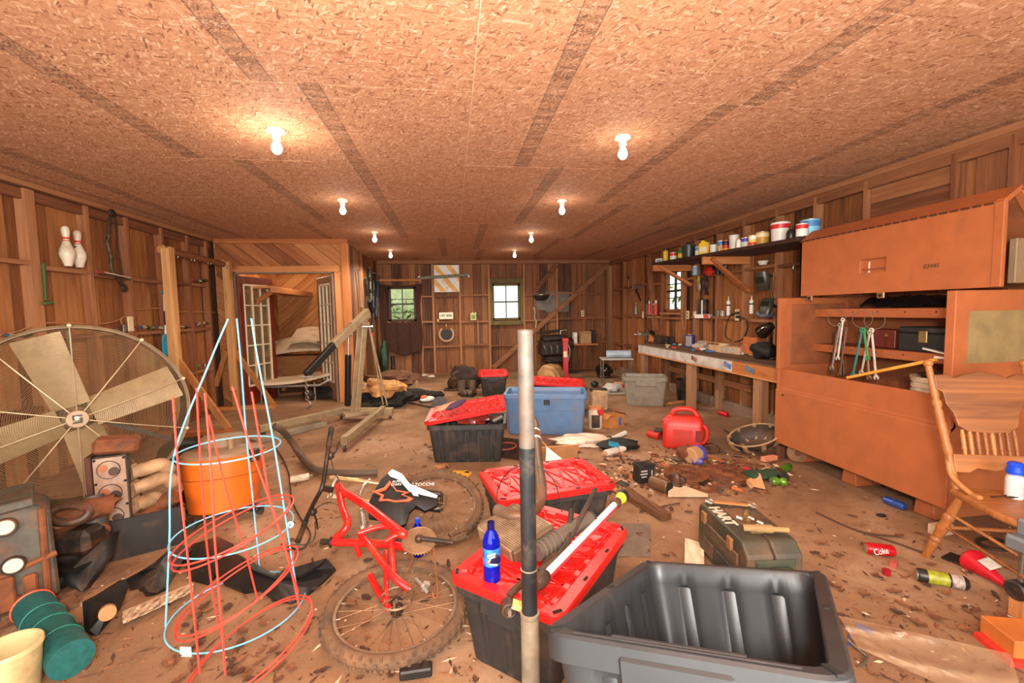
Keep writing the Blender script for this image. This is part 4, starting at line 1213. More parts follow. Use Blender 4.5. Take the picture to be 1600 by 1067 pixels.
# ================================================================== things on the left wall
def pin(label, p, h, tilt=0):
 k = h / .38
 t = T('bowling_pin', label, 'bowling pin', p, (0, 0, 0), 'bowling pins on the wall ledge')
 pr = [(.001, 0), (.026, 0), (.03, .004), (.042, .05), (.056, .09), (.0605, .115), (.056, .15), (.042, .19), (.029, .225), (.0235, .25), (.024, .27), (.029, .3), (.0323, .33), (.031, .352), (.022, .372), (.008, .38), (.001, .381)]
 MB().lathe([(r * k, z * k) for r, z in pr], 24).build('pin_body', mat('scuffed_white_pin', (232, 216, 190), .35, var=.06, dirt=(170, 130, 96), damt=.22), t)
 for z0 in (.228, .255): MB().lathe([((.0247 + abs(z0 - .24) * .1) * k, z0 * k), (.027 * k, (z0 + .004) * k), (.026 * k, (z0 + .014) * k), (.0235 * k, (z0 + .018) * k)], 24).build('red_band', mat('pin_red', (206, 40, 34), .4), t)
 return t

pin('left bowling pin, white with two red neck bands, on the wall ledge', WX(107, 416, -3.66), .385)
pin('right bowling pin with black crown mark and red bands, on the wall ledge', WX(125, 418, -3.69), .37)
MB().box((0, -.04, .2), (.02, .006, .012)).build('crown_mark', M_BLACK, bpy.data.objects['bowling_pin.001'])

# compound bow hanging
M_CAMO = mat('camo_bow', (56, 48, 34), .6, .1, .5, 30, dirt=(110, 90, 60), damt=.4)
xb = -3.64
t = T('compound_bow', 'camouflage compound bow hanging on the left wall', 'bow', WX(175, 440, xb))
riser = smooth_path([WX(x, y, xb) for x, y in ((170, 366), (168, 380), (173, 400), (174, 418), (180, 430))])
MB().tube(riser, [.013 + .008 * abs(math.sin(i * .9)) for i in range(len(riser))], 10).build('riser', M_CAMO, t, True)
MB().tube(smooth_path([WX(x, y, xb) for x, y in ((170, 368), (170, 350), (173, 336))]), .014, 8).build('limb', M_BLACK, t, True)
MB().tube(smooth_path([WX(x, y, xb) for x, y in ((179, 428), (186, 440), (193, 449))]), .014, 8).build('limb', M_BLACK, t, True)
MB().cyl(WX(175, 333, xb) - Vector((.012, 0, 0)), WX(175, 333, xb) + Vector((.012, 0, 0)), .045, n=20).build('cam_wheel', M_BLACK, t, True, bevel=.005)
MB().cyl(WX(194, 450, xb) - Vector((.012, 0, 0)), WX(194, 450, xb) + Vector((.012, 0, 0)), .045, n=20).build('cam_wheel', M_BLACK, t, True, bevel=.005)
for dx in (0, 3, 6): MB().tube([WX(177 + dx * .6, 334, xb), WX(195 - dx, 449, xb)], .0035, 5).build('string', M_BLACK, t, True)
for i, (y0, y1) in enumerate(((423, 434), (425, 437), (428, 436))): MB().tube([WX(153, y0, xb + .02), WX(204, y1, xb + .02)], .006, 6).build('arrow', M_CAMO if i else mat('white_arrow', (220, 200, 170), .5), t, True)
MB().box(WX(156, 425, xb + .02), (.02, .1, .03)).build('arrow_fletching', mat('fletch_red', (150, 60, 46), .6), t, True)

xw = -3.68
t = T('edging_tool', 'green plastic edging tool hanging on the first stud', 'tool', WX(70, 474, xw))
MB().bar(WX(68, 411, xw), WX(72, 470, xw), .02, .03).build('blade', mat('green_plastic', (70, 88, 36), .6), t, True, bevel=.005)
MB().bar(WX(68, 474, xw), WX(82, 472, xw), .03, .03).build('foot', mat('green_plastic', (70, 88, 36), .6), t, True, bevel=.005)
t = T('kayak_paddle', 'blue bladed paddle with white and black shaft hanging behind the timber post', 'paddle', WX(259, 560, xw))
MB().cyl(WX(257, 460, xw), WX(258, 486, xw), .017, n=10).build('white_shaft', M_WHITE, t, True)
MB().cyl(WX(258, 486, xw), WX(259, 508, xw), .016, n=10).build('black_grip', M_BLACK, t, True)
MB().cyl(WX(259, 508, xw), WX(259, 522, xw), .017, n=10).build('white_shaft', M_WHITE, t, True)
a, b = WX(259, 520, xw), WX(259, 563, xw); c = (a + b) / 2
MB().ell(c, (.014, .075, (a - b).length / 2), 20, 10).build('blade', mat('paddle_blue', (34, 140, 170), .35), t, True)
MB().box(WX(257, 457, xw), (.03, .12, .03)).build('tip', mat('paddle_blue', (34, 140, 170), .35), t, True, bevel=.006)

def outlet(p, face, label, sockets=True, w=.075, h=.12):
 t = T('wall_outlet', label, 'outlet', p, {'x+': PI / 2, 'x-': -PI / 2, 'y-': 0}[face])
 MB().box((0, -.006, 0), (w, .014, h)).build('cover_plate', mat('almond_plate', (214, 190, 150), .4), t, bevel=.004)
 if sockets:
  for z in (-.028, .028): MB().lathe([(.001, .004), (.016, .004), (.017, 0)], 14, (0, -.013, z), (0, -1, 0)).box((-.006, -.0175, z + .002), (.003, .002, .009)).box((.006, -.0175, z + .002), (.003, .002, .009)).build('socket', mat('dark_socket', (70, 56, 44), .5), t)
 return t

outlet(WX(203, 506, -3.66), 'x+', 'almond cover plate beside a small padlock on the left wall', False, .085, .17)
t = T('padlock', 'small grey padlock hanging left of the almond cover plate', 'padlock', WX(195, 510, -3.68))
MB().box((0, 0, -.02), (.03, .08, .1)).build('body', M_STEEL, t, bevel=.008)
MB().torus((0, 0, .06), .05, .006, axis=(1, 0, 0), n=20, k=6).build('shackle', mat('copper_wire', (200, 130, 80), .5, .4), t)
# wiring stapled along the studs
for i, L in enumerate(([(0, 524), (30, 517), (48, 509)], [(68, 505), (100, 504), (136, 506)], [(147, 508), (175, 503), (192, 497)], [(208, 484), (235, 482), (262, 482)], [(274, 488), (300, 487), (335, 488)])):
 o = MB().tube(smooth_path([WX(x, y, -3.745) for x, y in L], 5), .006, 6).build('electric_cable', mat('tan_cable', (190, 130, 80), .6)); tag(o, 'tan electric cable stapled along the left wall, bay %s from the left' % ('first', 'second', 'third', 'fourth', 'fifth')[i], 'cable', 'cables on the left wall')
# scraps lying on the wall ledges: each a small lure, clip or rag
PAL = [mat('scrap_green', (96, 110, 56), .6), mat('scrap_red', (160, 66, 46), .6), mat('scrap_blue', (66, 84, 104), .5), mat('scrap_grey', (160, 146, 130), .5), mat('scrap_tan', (190, 150, 100), .7), M_BLACK]
k = 0
for lo, hi, py, n in ((72, 132, 516, 7), (148, 190, 519, 6), (210, 252, 514, 9), (283, 300, 513, 4), (305, 330, 508, 5), (302, 328, 441, 7), (0, 46, 528, 4), (306, 325, 573, 4)):
 ledge = {72: 'ledge under the pins', 148: 'ledge right of the pins', 210: 'ledge by the almond plate', 283: 'ledge between the timber posts', 305: 'low ledge by the far post', 302: 'ledge behind the crossbar', 0: 'ledge at the left edge', 306: 'lowest ledge by the far post'}[lo]
 for i in range(n):
  x = lo + (hi - lo) * (i + rng.random()) / n
  p = WX(x, py - rng.uniform(0, 2), -3.7)
  o = MB().ell(p + Vector((0, 0, .015)), (.02, rng.uniform(.03, .07), rng.uniform(.012, .024)), 8, 5, rot=(rng.uniform(-.3, .3), 0, rng.uniform(-.4, .4)), bumpy=.5, seed=k).build('small_scrap', PAL[k % 6]); k += 1
  tag(o, 'small %s scrap on the %s%s' % (['green', 'red', 'blue grey', 'pale grey', 'tan', 'black'][(k - 1) % 6], ledge, ', right end' if i > 5 else ''), 'odds and ends', 'odds and ends on the left wall ledges')

# ================================================================== closet contents
t = T('closet_shelf', 'pine shelf on a bracket inside the closet', 'shelf', (-3.25, 8.9, 1.9))
MB().box((-3.35, 9.1, 1.97), (.62, 2.4, .04)).build('shelf_board', W_PINEY, t, True, bevel=.004)
MB().box((-3.02, 9.1, 1.93), (.03, 2.4, .1)).build('front_edge', W_PINEY, t, True, bevel=.004)
MB().bar((-3.05, 8.0, 1.9), (-3.6, 8.0, 1.5), .04, .08).build('bracket', W_PINE, t, True, bevel=.004)
cb_ = T('camp_cot', 'low folding bed frame with a pale curved panel inside the closet', 'bed', (-2.75, 8.6, 0))
M_PALE = mat('pale_board', (216, 190, 158), .5, var=.06, dirt=(150, 110, 80), damt=.15)
def curved(p0, p1, w, sag, th):
 p0, p1 = Vector(p0), Vector(p1); d = (p1 - p0); s = d.cross(Vector((0, 0, 1))).normalized()
 return lambda u, v: p0 + d * u + s * (v - .5) * w + Vector((0, 0, sag * math.sin(u * PI)))
MB().sheet(12, 4, curved((-3.3, 8.1, .34), (-2.1, 8.4, .48), .75, -.06, .05), .045).build('lower_panel', M_PALE, cb_, True)
MB().tube([(-3.35, 7.9, .27), (-2.3, 7.85, .27), (-2.05, 8.0, .4)], .02, 8).build('front_rail', mat('grey_metal_rail', (170, 160, 150), .35, .6), cb_, True)
for x, y in ((-3.3, 7.95), (-2.4, 7.9), (-3.3, 8.7), (-2.2, 8.7)): MB().cyl((x, y, 0), (x, y, .32), .018, n=10).build('leg', mat('grey_metal_rail', (170, 160, 150), .35, .6), cb_, True)
o = MB().sheet(12, 5, lambda u, v: (-3.55 + 1.55 * u, 8.75 + .6 * v + .12 * u, .72 + .24 * v + .1 * math.sin(u * PI) ** .8 - .05 * v * u), .055).build('padded_board', M_PALE); tag(o, 'pale upholstered curved pad propped on the bed in the closet', 'pad')
o = MB().sheet(10, 5, lambda u, v: (-3.1 + .75 * u, 8.8 + .5 * v, .95 + .24 * v + .06 * math.sin(u * PI) - .1 * u * u), .05).build('padded_board', M_PALE); tag(o, 'smaller pale pad lying on top of the larger pad in the closet', 'pad')
tb = T('wooden_chest', 'brown chest inside the closet carrying the pale pads', 'chest', (-2.8, 9.1, 0))
MB().box((-2.8, 9.12, .5), (1.4, .5, .4)).build('chest_body', mat('brown_card', (146, 92, 48), .8), tb, True, bevel=.01)
for x in (-3.35, -2.2): MB().box((x, 9.12, .15), (.06, .06, .3)).build('leg', W_POST, tb, True)
o = MB().ell((-2.1, 8.0, .12), (.3, .16, .12), 16, 8, bumpy=.5, seed=9).build('black_bag', mat('black_cloth', (26, 24, 22), .7, var=.4, bump=.4)); tag(o, 'black crumpled bag on the floor at the closet door', 'bag')
o = MB().ell((-2.5, 7.92, .1), (.12, .1, .1), 14, 8, bumpy=.4, seed=4).build('shop_light_reel', M_BLACK); tag(o, 'round dark reel on the floor under the closet bed', 'reel')
l = bpy.data.lights.new('closet_bulb', 'POINT'); l.energy = 26; l.color = (1, .84, .6); l.shadow_soft_size = .06
lo = bpy.data.objects.new('closet_bulb', l); COL.objects.link(lo); lo.location = (-2.75, 8.75, 2.5)

# ================================================================== engine hoist
M_HOIST = mat('grey_hoist_paint', (164, 140, 108), .45, .25, .1, dirt=(120, 84, 54), damt=.25)
h = T('engine_hoist', 'grey engine hoist with black boom end and hanging chain hook', 'hoist', (-1.2, 6.1, 0))
mt, mb_ = Vector((-1.2, 6.2, 1.47)), Vector((-1.36, 6.17, .12))
for s in (-.035, .035): MB().bar(mb_ + Vector((s * .8, s * .6, 0)), mt + Vector((s * .8, s * .6, 0)), .014, .085, up=(-.62, -.8, 0)).build('mast_plate', M_HOIST, h, True, bevel=.004)
bd = WY(521, 539, 5.72); be = WY(478, 586, 5.35)
MB().bar(mt + Vector((.05, .06, .05)), bd, .075, .1).build('boom', M_HOIST, h, True, bevel=.006)
MB().bar(bd + (mt - bd) * .04, be, .06, .085).build('boom_extension', mat('black_boom', (28, 24, 22), .5), h, True, bevel=.006)
MB().bar(mt + Vector((.06, .1, .0)) - Vector((0, 0, .02)), mt.lerp(bd, .45) + Vector((0, 0, .06)), .05, .04).build('boom_gusset', M_HOIST, h, True)
r0 = Vector((-1.42, 6.02, .26)); r1 = Vector((-1.36, 5.98, 1.22))
MB().cyl(r0, r0.lerp(r1, .72), .04, n=18).build('ram_cylinder', mat('black_ram', (24, 22, 22), .25), h, True, bevel=.006)
MB().cyl(r0.lerp(r1, .7), r1, .016, n=12).build('ram_rod', M_CHR, h, True)
MB().cyl(r1 - Vector((.06, 0, 0)), r1 + Vector((.06, 0, 0)), .025, n=12).build('ram_pin', M_HOIST, h, True)
MB().cyl(mt + Vector((-.03, -.02, -.16)), mt + Vector((.12, .0, -.16)), .012, n=10).build('pump_handle', M_CHR, h, True)
base = Vector((-1.2, 6.25, .1))
MB().bar((-1.62, 6.38, .11), (-.86, 6.22, .11), .1, .1).build('cross_beam', M_HOIST, h, True, bevel=.005)
MB().bar((-1.5, 6.1, .12), (-1.1, 6.3, .12), .18, .05).build('mast_foot', M_HOIST, h, True, bevel=.005)
for a, b in (((-1.0, 6.3, .14), (-1.19, 4.8, .13)), ((-1.55, 6.35, .13), (-2.35, 5.55, .12))):
 MB().bar(a, b, .07, .085).build('leg', M_HOIST, h, True, bevel=.004)
for s in (.02, -.05): MB().tube([mt + Vector((.05, .06, -.1)), Vector((-.98 + s, 6.42 - s, .16))], .012, 6).build('back_brace', M_HOIST, h, True)
for x, y in ((-1.19, 4.84), (-.9, 6.24), (-1.13, 6.2), (-2.32, 5.6), (-1.6, 6.4)):
 cs_ = group_part('caster', h)
 MB().cyl((x - .016, y, .045), (x + .016, y, .045), .045, n=18).build('caster_wheel', mat('caster', (70, 58, 48), .5), cs_, True, bevel=.005)
 MB().box((x, y - .01, .085), (.05, .05, .02)).box((x - .022, y, .062), (.004, .04, .05)).box((x + .022, y, .062), (.004, .04, .05)).build('caster_fork', M_CHR, cs_, True)
hk = be + Vector((0, 0, -.03))
MB().cyl(be - Vector((.07, 0, .02)), be + Vector((.09, 0, -.02)), .014, n=10).build('boom_pin', M_CHR, h, True)
for i in range(7):
 MB().torus(hk + Vector((0, 0, -.03 - .036 * i)), .018, .0055, axis=(1, 0, 0) if i % 2 else (0, 1, 0), n=12, k=6).build('chain_link', M_STEEL, h, True)
MB().torus(hk + Vector((0, 0, -.32)), .042, .011, axis=(.3, 1, 0), n=20, k=8, a0=-2.6, a1=2.0).build('hook', M_STEEL, h, True)

# ================================================================== orange tub with a shop vacuum lid
t = T('shop_vacuum', 'orange tub vacuum with a dusty grey motor head, behind the blue wire cage', 'vacuum cleaner', (-1.72, 3.42, 0), Euler((R_(-4), R_(-8), R_(-50))))
M_OR = mat('orange_plastic', (226, 104, 26), .42, var=.06, dirt=(150, 80, 40), damt=.15)
MB().lathe([(.001, .06), (.2, .06), (.222, .075), (.25, .3), (.252, .31), (.262, .43), (.28, .436), (.284, .45), (.27, .455)], 40).build('tub', M_OR, t)
MB().torus((0, 0, .31), .253, .003, n=40, k=5).build('tub_seam', mat('seam_dark', (150, 64, 16), .5), t)
M_VG = mat('dusty_grey_head', (122, 98, 76), .6, var=.12, dirt=(150, 104, 66), damt=.4)
MB().lathe([(.275, .45), (.272, .475), (.24, .5), (.16, .51), (.15, .52), (.15, .58), (.12, .605), (.001, .612)], 40).build('motor_head', M_VG, t)
MB().bar((-.2, .02, .49), (.2, .02, .49), .09, .04).build('head_deck', M_VG, t, bevel=.012)
MB().tube(smooth_path([(.1, 0, .56), (.17, 0, .57), (.2, 0, .5)]), .02, 8).build('carry_handle', M_VG, t)
for a in (3.9, .5): MB().box((.277 * math.cos(a), .277 * math.sin(a), .44), (.05, .07, .09), (0, 0, a)).build('lid_latch', M_BLACK, t, bevel=.008)
for k in range(4):
 a = k * PI / 2 + .6; MB().bar((.14 * math.cos(a), .14 * math.sin(a), .06), (.3 * math.cos(a), .3 * math.sin(a), .05), .09, .035).build('foot', M_BLACK, t, bevel=.008)
 MB().cyl((.29 * math.cos(a) - .012, .29 * math.sin(a), .026), (.29 * math.cos(a) + .012, .29 * math.sin(a), .026), .026, n=14).build('caster', M_BLACK, t)
o = MB().tube(smooth_path([FL(x, y, z) for x, y, z in ((428, 665, .42), (440, 672, .36), (456, 690, .2), (470, 712, .06), (490, 732, .05), (520, 738, .05), (560, 739, .05), (590, 738, .04))]), .032, 14).build('vacuum_hose', mat('grey_hose', (84, 68, 54), .6, dirt=DIRT, damt=.3)); tag(o, 'thick grey vacuum hose trailing from the orange tub to the bicycle', 'hose')
o = MB().tube(smooth_path([FL(x, y, .012) for x, y in ((432, 700), (450, 735), (456, 780), (470, 810), (485, 835), (470, 858), (440, 850))]), .006, 6).build('extension_lead', M_BLACK); tag(o, 'thin black cord looping on the floor by the orange tub', 'cord')
t = T('spray_can', 'white and grey aerosol can lying on the floor right of the orange tub', 'can', FL(466, 748, .03))
a, b = FL(453, 750, .033), FL(483, 744, .033)
MB().cyl(a, b, .031, n=18).build('can_body', mat('can_label_white', (200, 178, 150), .4, var=.3, scale=30), t, True, bevel=.004)
MB().cyl(b, b + (b - a).normalized() * .03, .02, .012, n=14).build('can_nozzle', mat('dull_green', (110, 100, 70), .5), t, True)
o = MB().ell(FL(296, 775, .07), (.055, .05, .07), 14, 8, bumpy=.2, seed=3).build('small_canister', M_BLACK); tag(o, 'small black canister with white top left of the orange tub', 'canister')

# ================================================================== tomato cages
def cage(name, label, c, rings, wires, m, tilt, r=.0042, grp=None):
 t = T(name, label, 'plant cage', c, tilt)
 for R, z, sq in rings: MB().torus((0, 0, z), R, r * .9, n=56, k=6, sq=sq).build('ring', m, t)
 for P in wires: MB().tube(smooth_path(P, 5), r, 6).build('wire', m, t)
 return t

M_CBLUE = mat('blue_cage_paint', (122, 190, 220), .4, var=.05, bump=0)
M_CRED = mat('red_cage_paint', (236, 66, 52), .4, var=.05, bump=0)
bc = Vector((-1.105, 2.28, 0))
wires = []
for a, tip in ((R_(200), (.03, 0)), (R_(95), (.055, .03)), (R_(-8), (.135, .0))):
 cs, sn = math.cos(a), math.sin(a)
 wires.append([(.3 * cs, .3 * sn, .02), (.262 * cs, .262 * sn, .42), (.222 * cs, .222 * sn, .83), (tip[0] * .6 + .08 * cs, tip[1] + .08 * sn, 1.25), (tip[0] * 1.0, tip[1] * 1.0, 1.47)])
bcage = cage('tomato_cage', 'light blue wire tomato cage standing upside down on its widest ring', bc, [(.3, .012, 1), (.262, .42, 1), (.222, .83, 1)], wires, M_CBLUE, (0, R_(0), 0))
MB().box((-.09, -.29, .02), (.05, .004, .045), (0, 0, -.2)).build('paper_tag', M_WHITE, bcage)
MB().torus((.262, 0, .42), .012, .006, axis=(0, 1, 0), n=10, k=5).build('weld_wrap', M_WHITE, bcage)
rc = Vector((-.93, 1.86, 0))
wp = [[(270, 618), (279, 740), (291, 850), (303, 960), (312, 1052)], [(307, 606), (313, 720), (323, 850), (336, 950), (348, 1000)], [(320, 614), (329, 720), (336, 850), (345, 960), (352, 1055)],
      [(363, 604), (392, 700), (428, 800), (452, 880), (468, 950)], [(393, 612), (408, 700), (424, 790), (446, 860), (466, 925)], [(326, 648), (352, 760), (380, 850), (402, 935)]]
dep = [(1.93, 1.8), (2.0, 2.05), (1.9, 1.75), (1.95, 1.9), (2.0, 2.0), (2.05, 2.1)]
wires = []
for L, (d0, d1) in zip(wp, dep):
 wires.append([WY(x, y, d0 + (d1 - d0) * i / (len(L) - 1)) - rc for i, (x, y) in enumerate(L)])
for w in wires:
 for q in w: q.z = max(q.z, .006)
rcage = cage('tomato_cage', 'pair of nested red wire tomato cages leaning in front of the blue one', rc, [], wires, M_CRED, (0, 0, 0))
for R, (px, py, d), ty in ((.235, (368, 822, 1.95), -.28), (.228, (366, 830, 1.95), -.34), (.24, (376, 915, 1.93), -.36), (.235, (372, 922, 1.92), -.42), (.25, (393, 1012, 1.85), -.36), (.245, (396, 1006, 1.86), -.4)):
 o = MB().torus((0, 0, 0), R, .0036, n=48, k=6).build('ring', M_CRED, rcage); o.location = WY(px, py, d) - rc; o.rotation_euler = (.05, ty, 0)
 o.location.z = max(o.location.z, R * math.sin(-ty) + .006)

# ================================================================== engine parts on the left floor
M_IRON = mat('oily_grey_iron', (84, 78, 68), .6, .35, .25, 10, dirt=(140, 84, 50), damt=.2, bump=.25)
M_IROND = mat('dark_oily_iron', (48, 40, 34), .5, .3, .3, 12, dirt=(120, 72, 44), damt=.35, bump=.3)
eb = T('engine_block', 'big rusty engine block with two white plugs on its side, at the left edge', 'engine block', FL(30, 920, 0), R_(14))
# local x right, z up, y away
eb.location = (-2.31, 2.31, 0); eb.rotation_euler = (0, 0, R_(40)); WM[eb.name] = Matrix.Translation(eb.location) @ Euler((0, 0, R_(40))).to_matrix().to_4x4()
MB().prism([(-.5, .12), (.3, .04), (.29, .5), (.22, .545), (-.5, .52)], .3, frame((1, 0, 0), (0, 0, 1), (0, -1, 0), (0, .3, 0))).build('casting', M_IRON, eb, bevel=.012)
MB().prism([(-.52, .5), (.24, .545), (.235, .585), (-.5, .565)], .34, frame((1, 0, 0), (0, 0, 1), (0, -1, 0), (0, .33, 0))).build('deck_plate', M_IRON, eb, bevel=.006)
for x, z in ((.135, .47), (.15, .27)):
 MB().cyl((x, -.022, z), (x, .02, z), .045, n=22).build('plug_boss', M_IROND, eb, bevel=.004)
 MB().cyl((x, -.03, z + .004), (x, -.012, z + .004), .035, n=22).build('core_plug', mat('white_plug', (214, 200, 184), .35, .3), eb, bevel=.003)
for x, z in ((-.02, .46), (.06, .385), (.16, .42), (.1, .3), (.16, .23), (.05, .2), (.02, .51)):
 MB().lathe([(.008, -.004), (.01, -.022), (.024, -.02), (.028, 0)], 14, (x, 0, z), (0, -1, 0)).build('bolt_boss', M_RUST, eb)
for L in ([(-.5, .235), (-.1, .255), (.05, .215), (.2, .25), (.3, .27)], [(-.5, .11), (.1, .13), (.16, .09)], [(.255, .06), (.26, .52)]):
 MB().tube([(x, -.004, z) for x, z in L], .016, 8).build('casting_rib', M_RUST, eb)
MB().bar((.12, -.015, .05), (.12, -.015, .22), .06, .03, up=(0, 1, 0)).bar((.2, -.01, .06), (.2, -.01, .2), .05, .03, up=(0, 1, 0)).each('mount_pad', M_RUST, eb, bevel=.008)
MB().box((-.15, .15, .06), (.7, .3, .12)).build('oil_pan_rail', M_IROND, eb, bevel=.03)
for x in (-.2, .05): MB().cyl((x, .12, .58), (x, .12, .592), .06, n=24).build('bore', M_IROND, eb)

# cylinder head with four chambers, standing on end
ch = T('cylinder_head', 'grey cylinder head standing on end, showing four round chambers', 'engine part', (-2.09, 2.9, 0), R_(20))
zt = FL(205, 708, 0)
t0 = WY(163, 712, 2.9); t1 = WY(208, 706, 2.9)
hx = (t1 - t0).length; hz = t0.z - .06
M_HEAD = mat('machined_face', (168, 138, 118), .45, .45, .15, 16, dirt=(140, 90, 60), damt=.3)
MB().box((0, .06, hz / 2 + .05), (hx, .1, hz)).build('casting', M_IRON, ch, bevel=.006)
MB().box((0, .006, hz / 2 + .05), (hx - .006, .008, hz - .01)).build('machined_face', M_HEAD, ch, bevel=.002)
MB().box((-hx / 2 - .018, .07, hz / 2 + .05), (.03, .13, hz + .02)).build('side_flange', mat('flange_rust', (86, 46, 30), .7, .3), ch, bevel=.004)
n4 = 4
for i in range(n4):
 z = .05 + hz * (i + .5) / n4 * .98 + .005
 MB().lathe([(hx * .36, 0), (hx * .35, .003), (hx * .33, .002), (hx * .31, -.02), (hx * .1, -.03), (.001, -.03)], 26, (-.004, .002, z), (0, -1, 0)).build('chamber', mat('chamber_soot', (70, 48, 36), .6, .3, .3, 30), ch)
 MB().cyl((-.03, -.004, z + .012), (-.03, .02, z + .012), .022, n=16).build('valve', mat('valve_copper', (170, 104, 70), .4, .5), ch)
 MB().cyl((.02, -.004, z - .012), (.02, .02, z - .012), .026, n=16).build('valve', mat('valve_dark', (80, 60, 50), .5, .5), ch)
 for dx in (-.42, .44):
  MB().cyl((hx * dx, .0, z + hz / 9), (hx * dx, .01, z + hz / 9), .008, n=10).build('bolt_hole', M_SLOT, ch)
MB().box((.02, .1, hz + .1), (hx + .06, .16, .09), (0, .12, .1)).build('end_cover', M_RUST, ch, bevel=.02)

# manifold with rounded runners behind it
mf = T('exhaust_manifold', 'cast manifold with three rounded runners right of the cylinder head', 'engine part', WY(235, 760, 3.05))
M_CAST = mat('sandy_cast_iron', (170, 132, 96), .75, .15, .2, 14, dirt=(130, 84, 54), damt=.3, bump=.3)
for (x0, y0, x1, y1) in ((206, 738, 252, 726), (210, 763, 258, 746), (212, 788, 244, 778)):
 a, b = WY(x0, y0, 3.0), WY(x1, y1, 3.1)
 P = smooth_path([a, a.lerp(b, .45), b, b + Vector((.02, .05, -.07))])
 MB().tube(P, [.04] * 4 + [.044] * (len(P) - 8) + [.046, .044, .04, .03], 12).build('runner', M_CAST, mf, True)
 MB().box(a + Vector((-.02, 0, -.01)), (.03, .12, .1)).build('port_flange', M_CAST, mf, True, bevel=.006)
MB().cyl(WY(256, 785, 3.1), WY(272, 775, 3.1), .05, n=16).build('outlet', M_RUST, mf, True)
MB().box(WY(232, 800, 3.08) + Vector((0, .02, -.06)), (.36, .12, .1)).build('base_flange', M_CAST, mf, True, bevel=.01)

t = T('battery_box', 'black open battery box with rusty scrap inside, left of the orange tub', 'box', FL(236, 850, 0), R_(28))
wB, dB, hB = .34, .24, .25
pts = [(-wB / 2, -dB / 2), (wB / 2, -dB / 2), (wB / 2, dB / 2), (-wB / 2, dB / 2)]
MB().box((0, -dB / 2, hB / 2), (wB, .01, hB)).box((0, dB / 2, hB / 2), (wB, .01, hB)).box((-wB / 2, 0, hB / 2), (.01, dB, hB)).box((wB / 2, 0, hB / 2), (.01, dB, hB)).box((0, 0, .006), (wB, dB, .012)).build('box_wall', mat('black_box', (34, 27, 24), .7, dirt=(90, 56, 36), damt=.25), t)
MB().ell((0, 0, .2), (.14, .09, .06), 16, 8, bumpy=.6, seed=5).build('rust_scrap', M_RUST, t)

# more rusty lumps between block and head
def lump(name, label, px, py, z, r, m, seed, cat='engine part', group=None, rot=None):
 p = FL(px, py, 0)
 o = MB().ell(p + Vector((0, 0, z)), r, 18, 10, rot=rot, bumpy=.55, seed=seed).build(name, m); tag(o, label, cat, group); return o

t = T('intake_elbow', 'grey pipe elbow standing between the fan and the cylinder head', 'pipe', WY(147, 800, 2.8))
a = WY(145, 775, 2.85); b = WY(152, 828, 2.8)
MB().tube([a, a.lerp(b, .6), b], [.05, .05, .058], 18).build('elbow_pipe', M_IRON, t, True)
MB().torus(b, .05, .014, axis=(.2, -.8, -.6), n=20).build('elbow_rim', M_RUST, t, True)
t = T('small_bottle', 'little dark bottle with white label beside the cylinder head', 'bottle', WY(158, 815, 2.95))
MB().cyl(WY(158, 818, 2.95), WY(157, 792, 2.95), .026, n=14).build('bottle_body', mat('navy_bottle', (40, 40, 56), .4), t, True)
MB().cyl(WY(158, 808, 2.93), WY(158, 797, 2.93), .029, n=14).build('label_band', M_WHITE, t, True)
MB().cyl(WY(157, 792, 2.95), WY(157, 786, 2.95), .02, n=12).build('cap', mat('cap_tan', (190, 140, 110), .5), t, True)
t = T('intake_manifold', 'rusty intake casting with an oval opening behind the engine block', 'engine part', FL(110, 850, 0))
MB().ell(WY(110, 805, 2.75), (.2, .14, .07), 20, 10, rot=(0, -.2, .2), bumpy=.35, seed=11).build('casting', M_RUST, t, True)
MB().torus(WY(108, 803, 2.62), .09, .022, axis=(.1, -.8, .6), n=24, sq=.5).build('oval_port', M_IROND, t, True)
MB().box(WY(112, 840, 2.75), (.3, .2, .14)).build('lower_flange', M_IROND, t, True, bevel=.03)
t = T('alternator', 'dark oily alternator with a yellow plug on the floor by the engine block', 'engine part', FL(118, 880, 0))
c = FL(112, 868, .07); MB().cyl(c - Vector((.07, .02, 0)), c + Vector((.06, .02, 0)), .075, n=20).build('housing', M_IROND, t, True, bevel=.012)
MB().cyl(FL(93, 872, .06), FL(103, 868, .06), .05, n=18).build('pulley', M_IROND, t, True, bevel=.008)
MB().torus(FL(93, 872, .06), .036, .012, axis=(1, .2, 0), n=20).build('pulley_rim', M_RUST, t, True)
MB().box(FL(124, 850, .13), (.04, .02, .02), (0, .4, .2)).build('yellow_plug', mat('yellow_plastic', (232, 206, 60), .4), t, True, bevel=.004)
MB().box(FL(138, 862, .08), (.07, .06, .09), (.2, .3, .4)).build('bracket', M_RUST, t, True, bevel=.01)
MB().cyl(FL(132, 880, .05), FL(150, 870, .05), .045, n=16).build('end_frame', M_IROND, t, True, bevel=.01)
lump('rusty_bracket', 'rusty angle bracket lying against the battery box', 165, 862, .07, (.06, .05, .06), M_RUST, 21)
lump('oily_casting', 'oily black casting at the foot of the engine block', 96, 838, .12, (.08, .08, .1), M_IROND, 22)

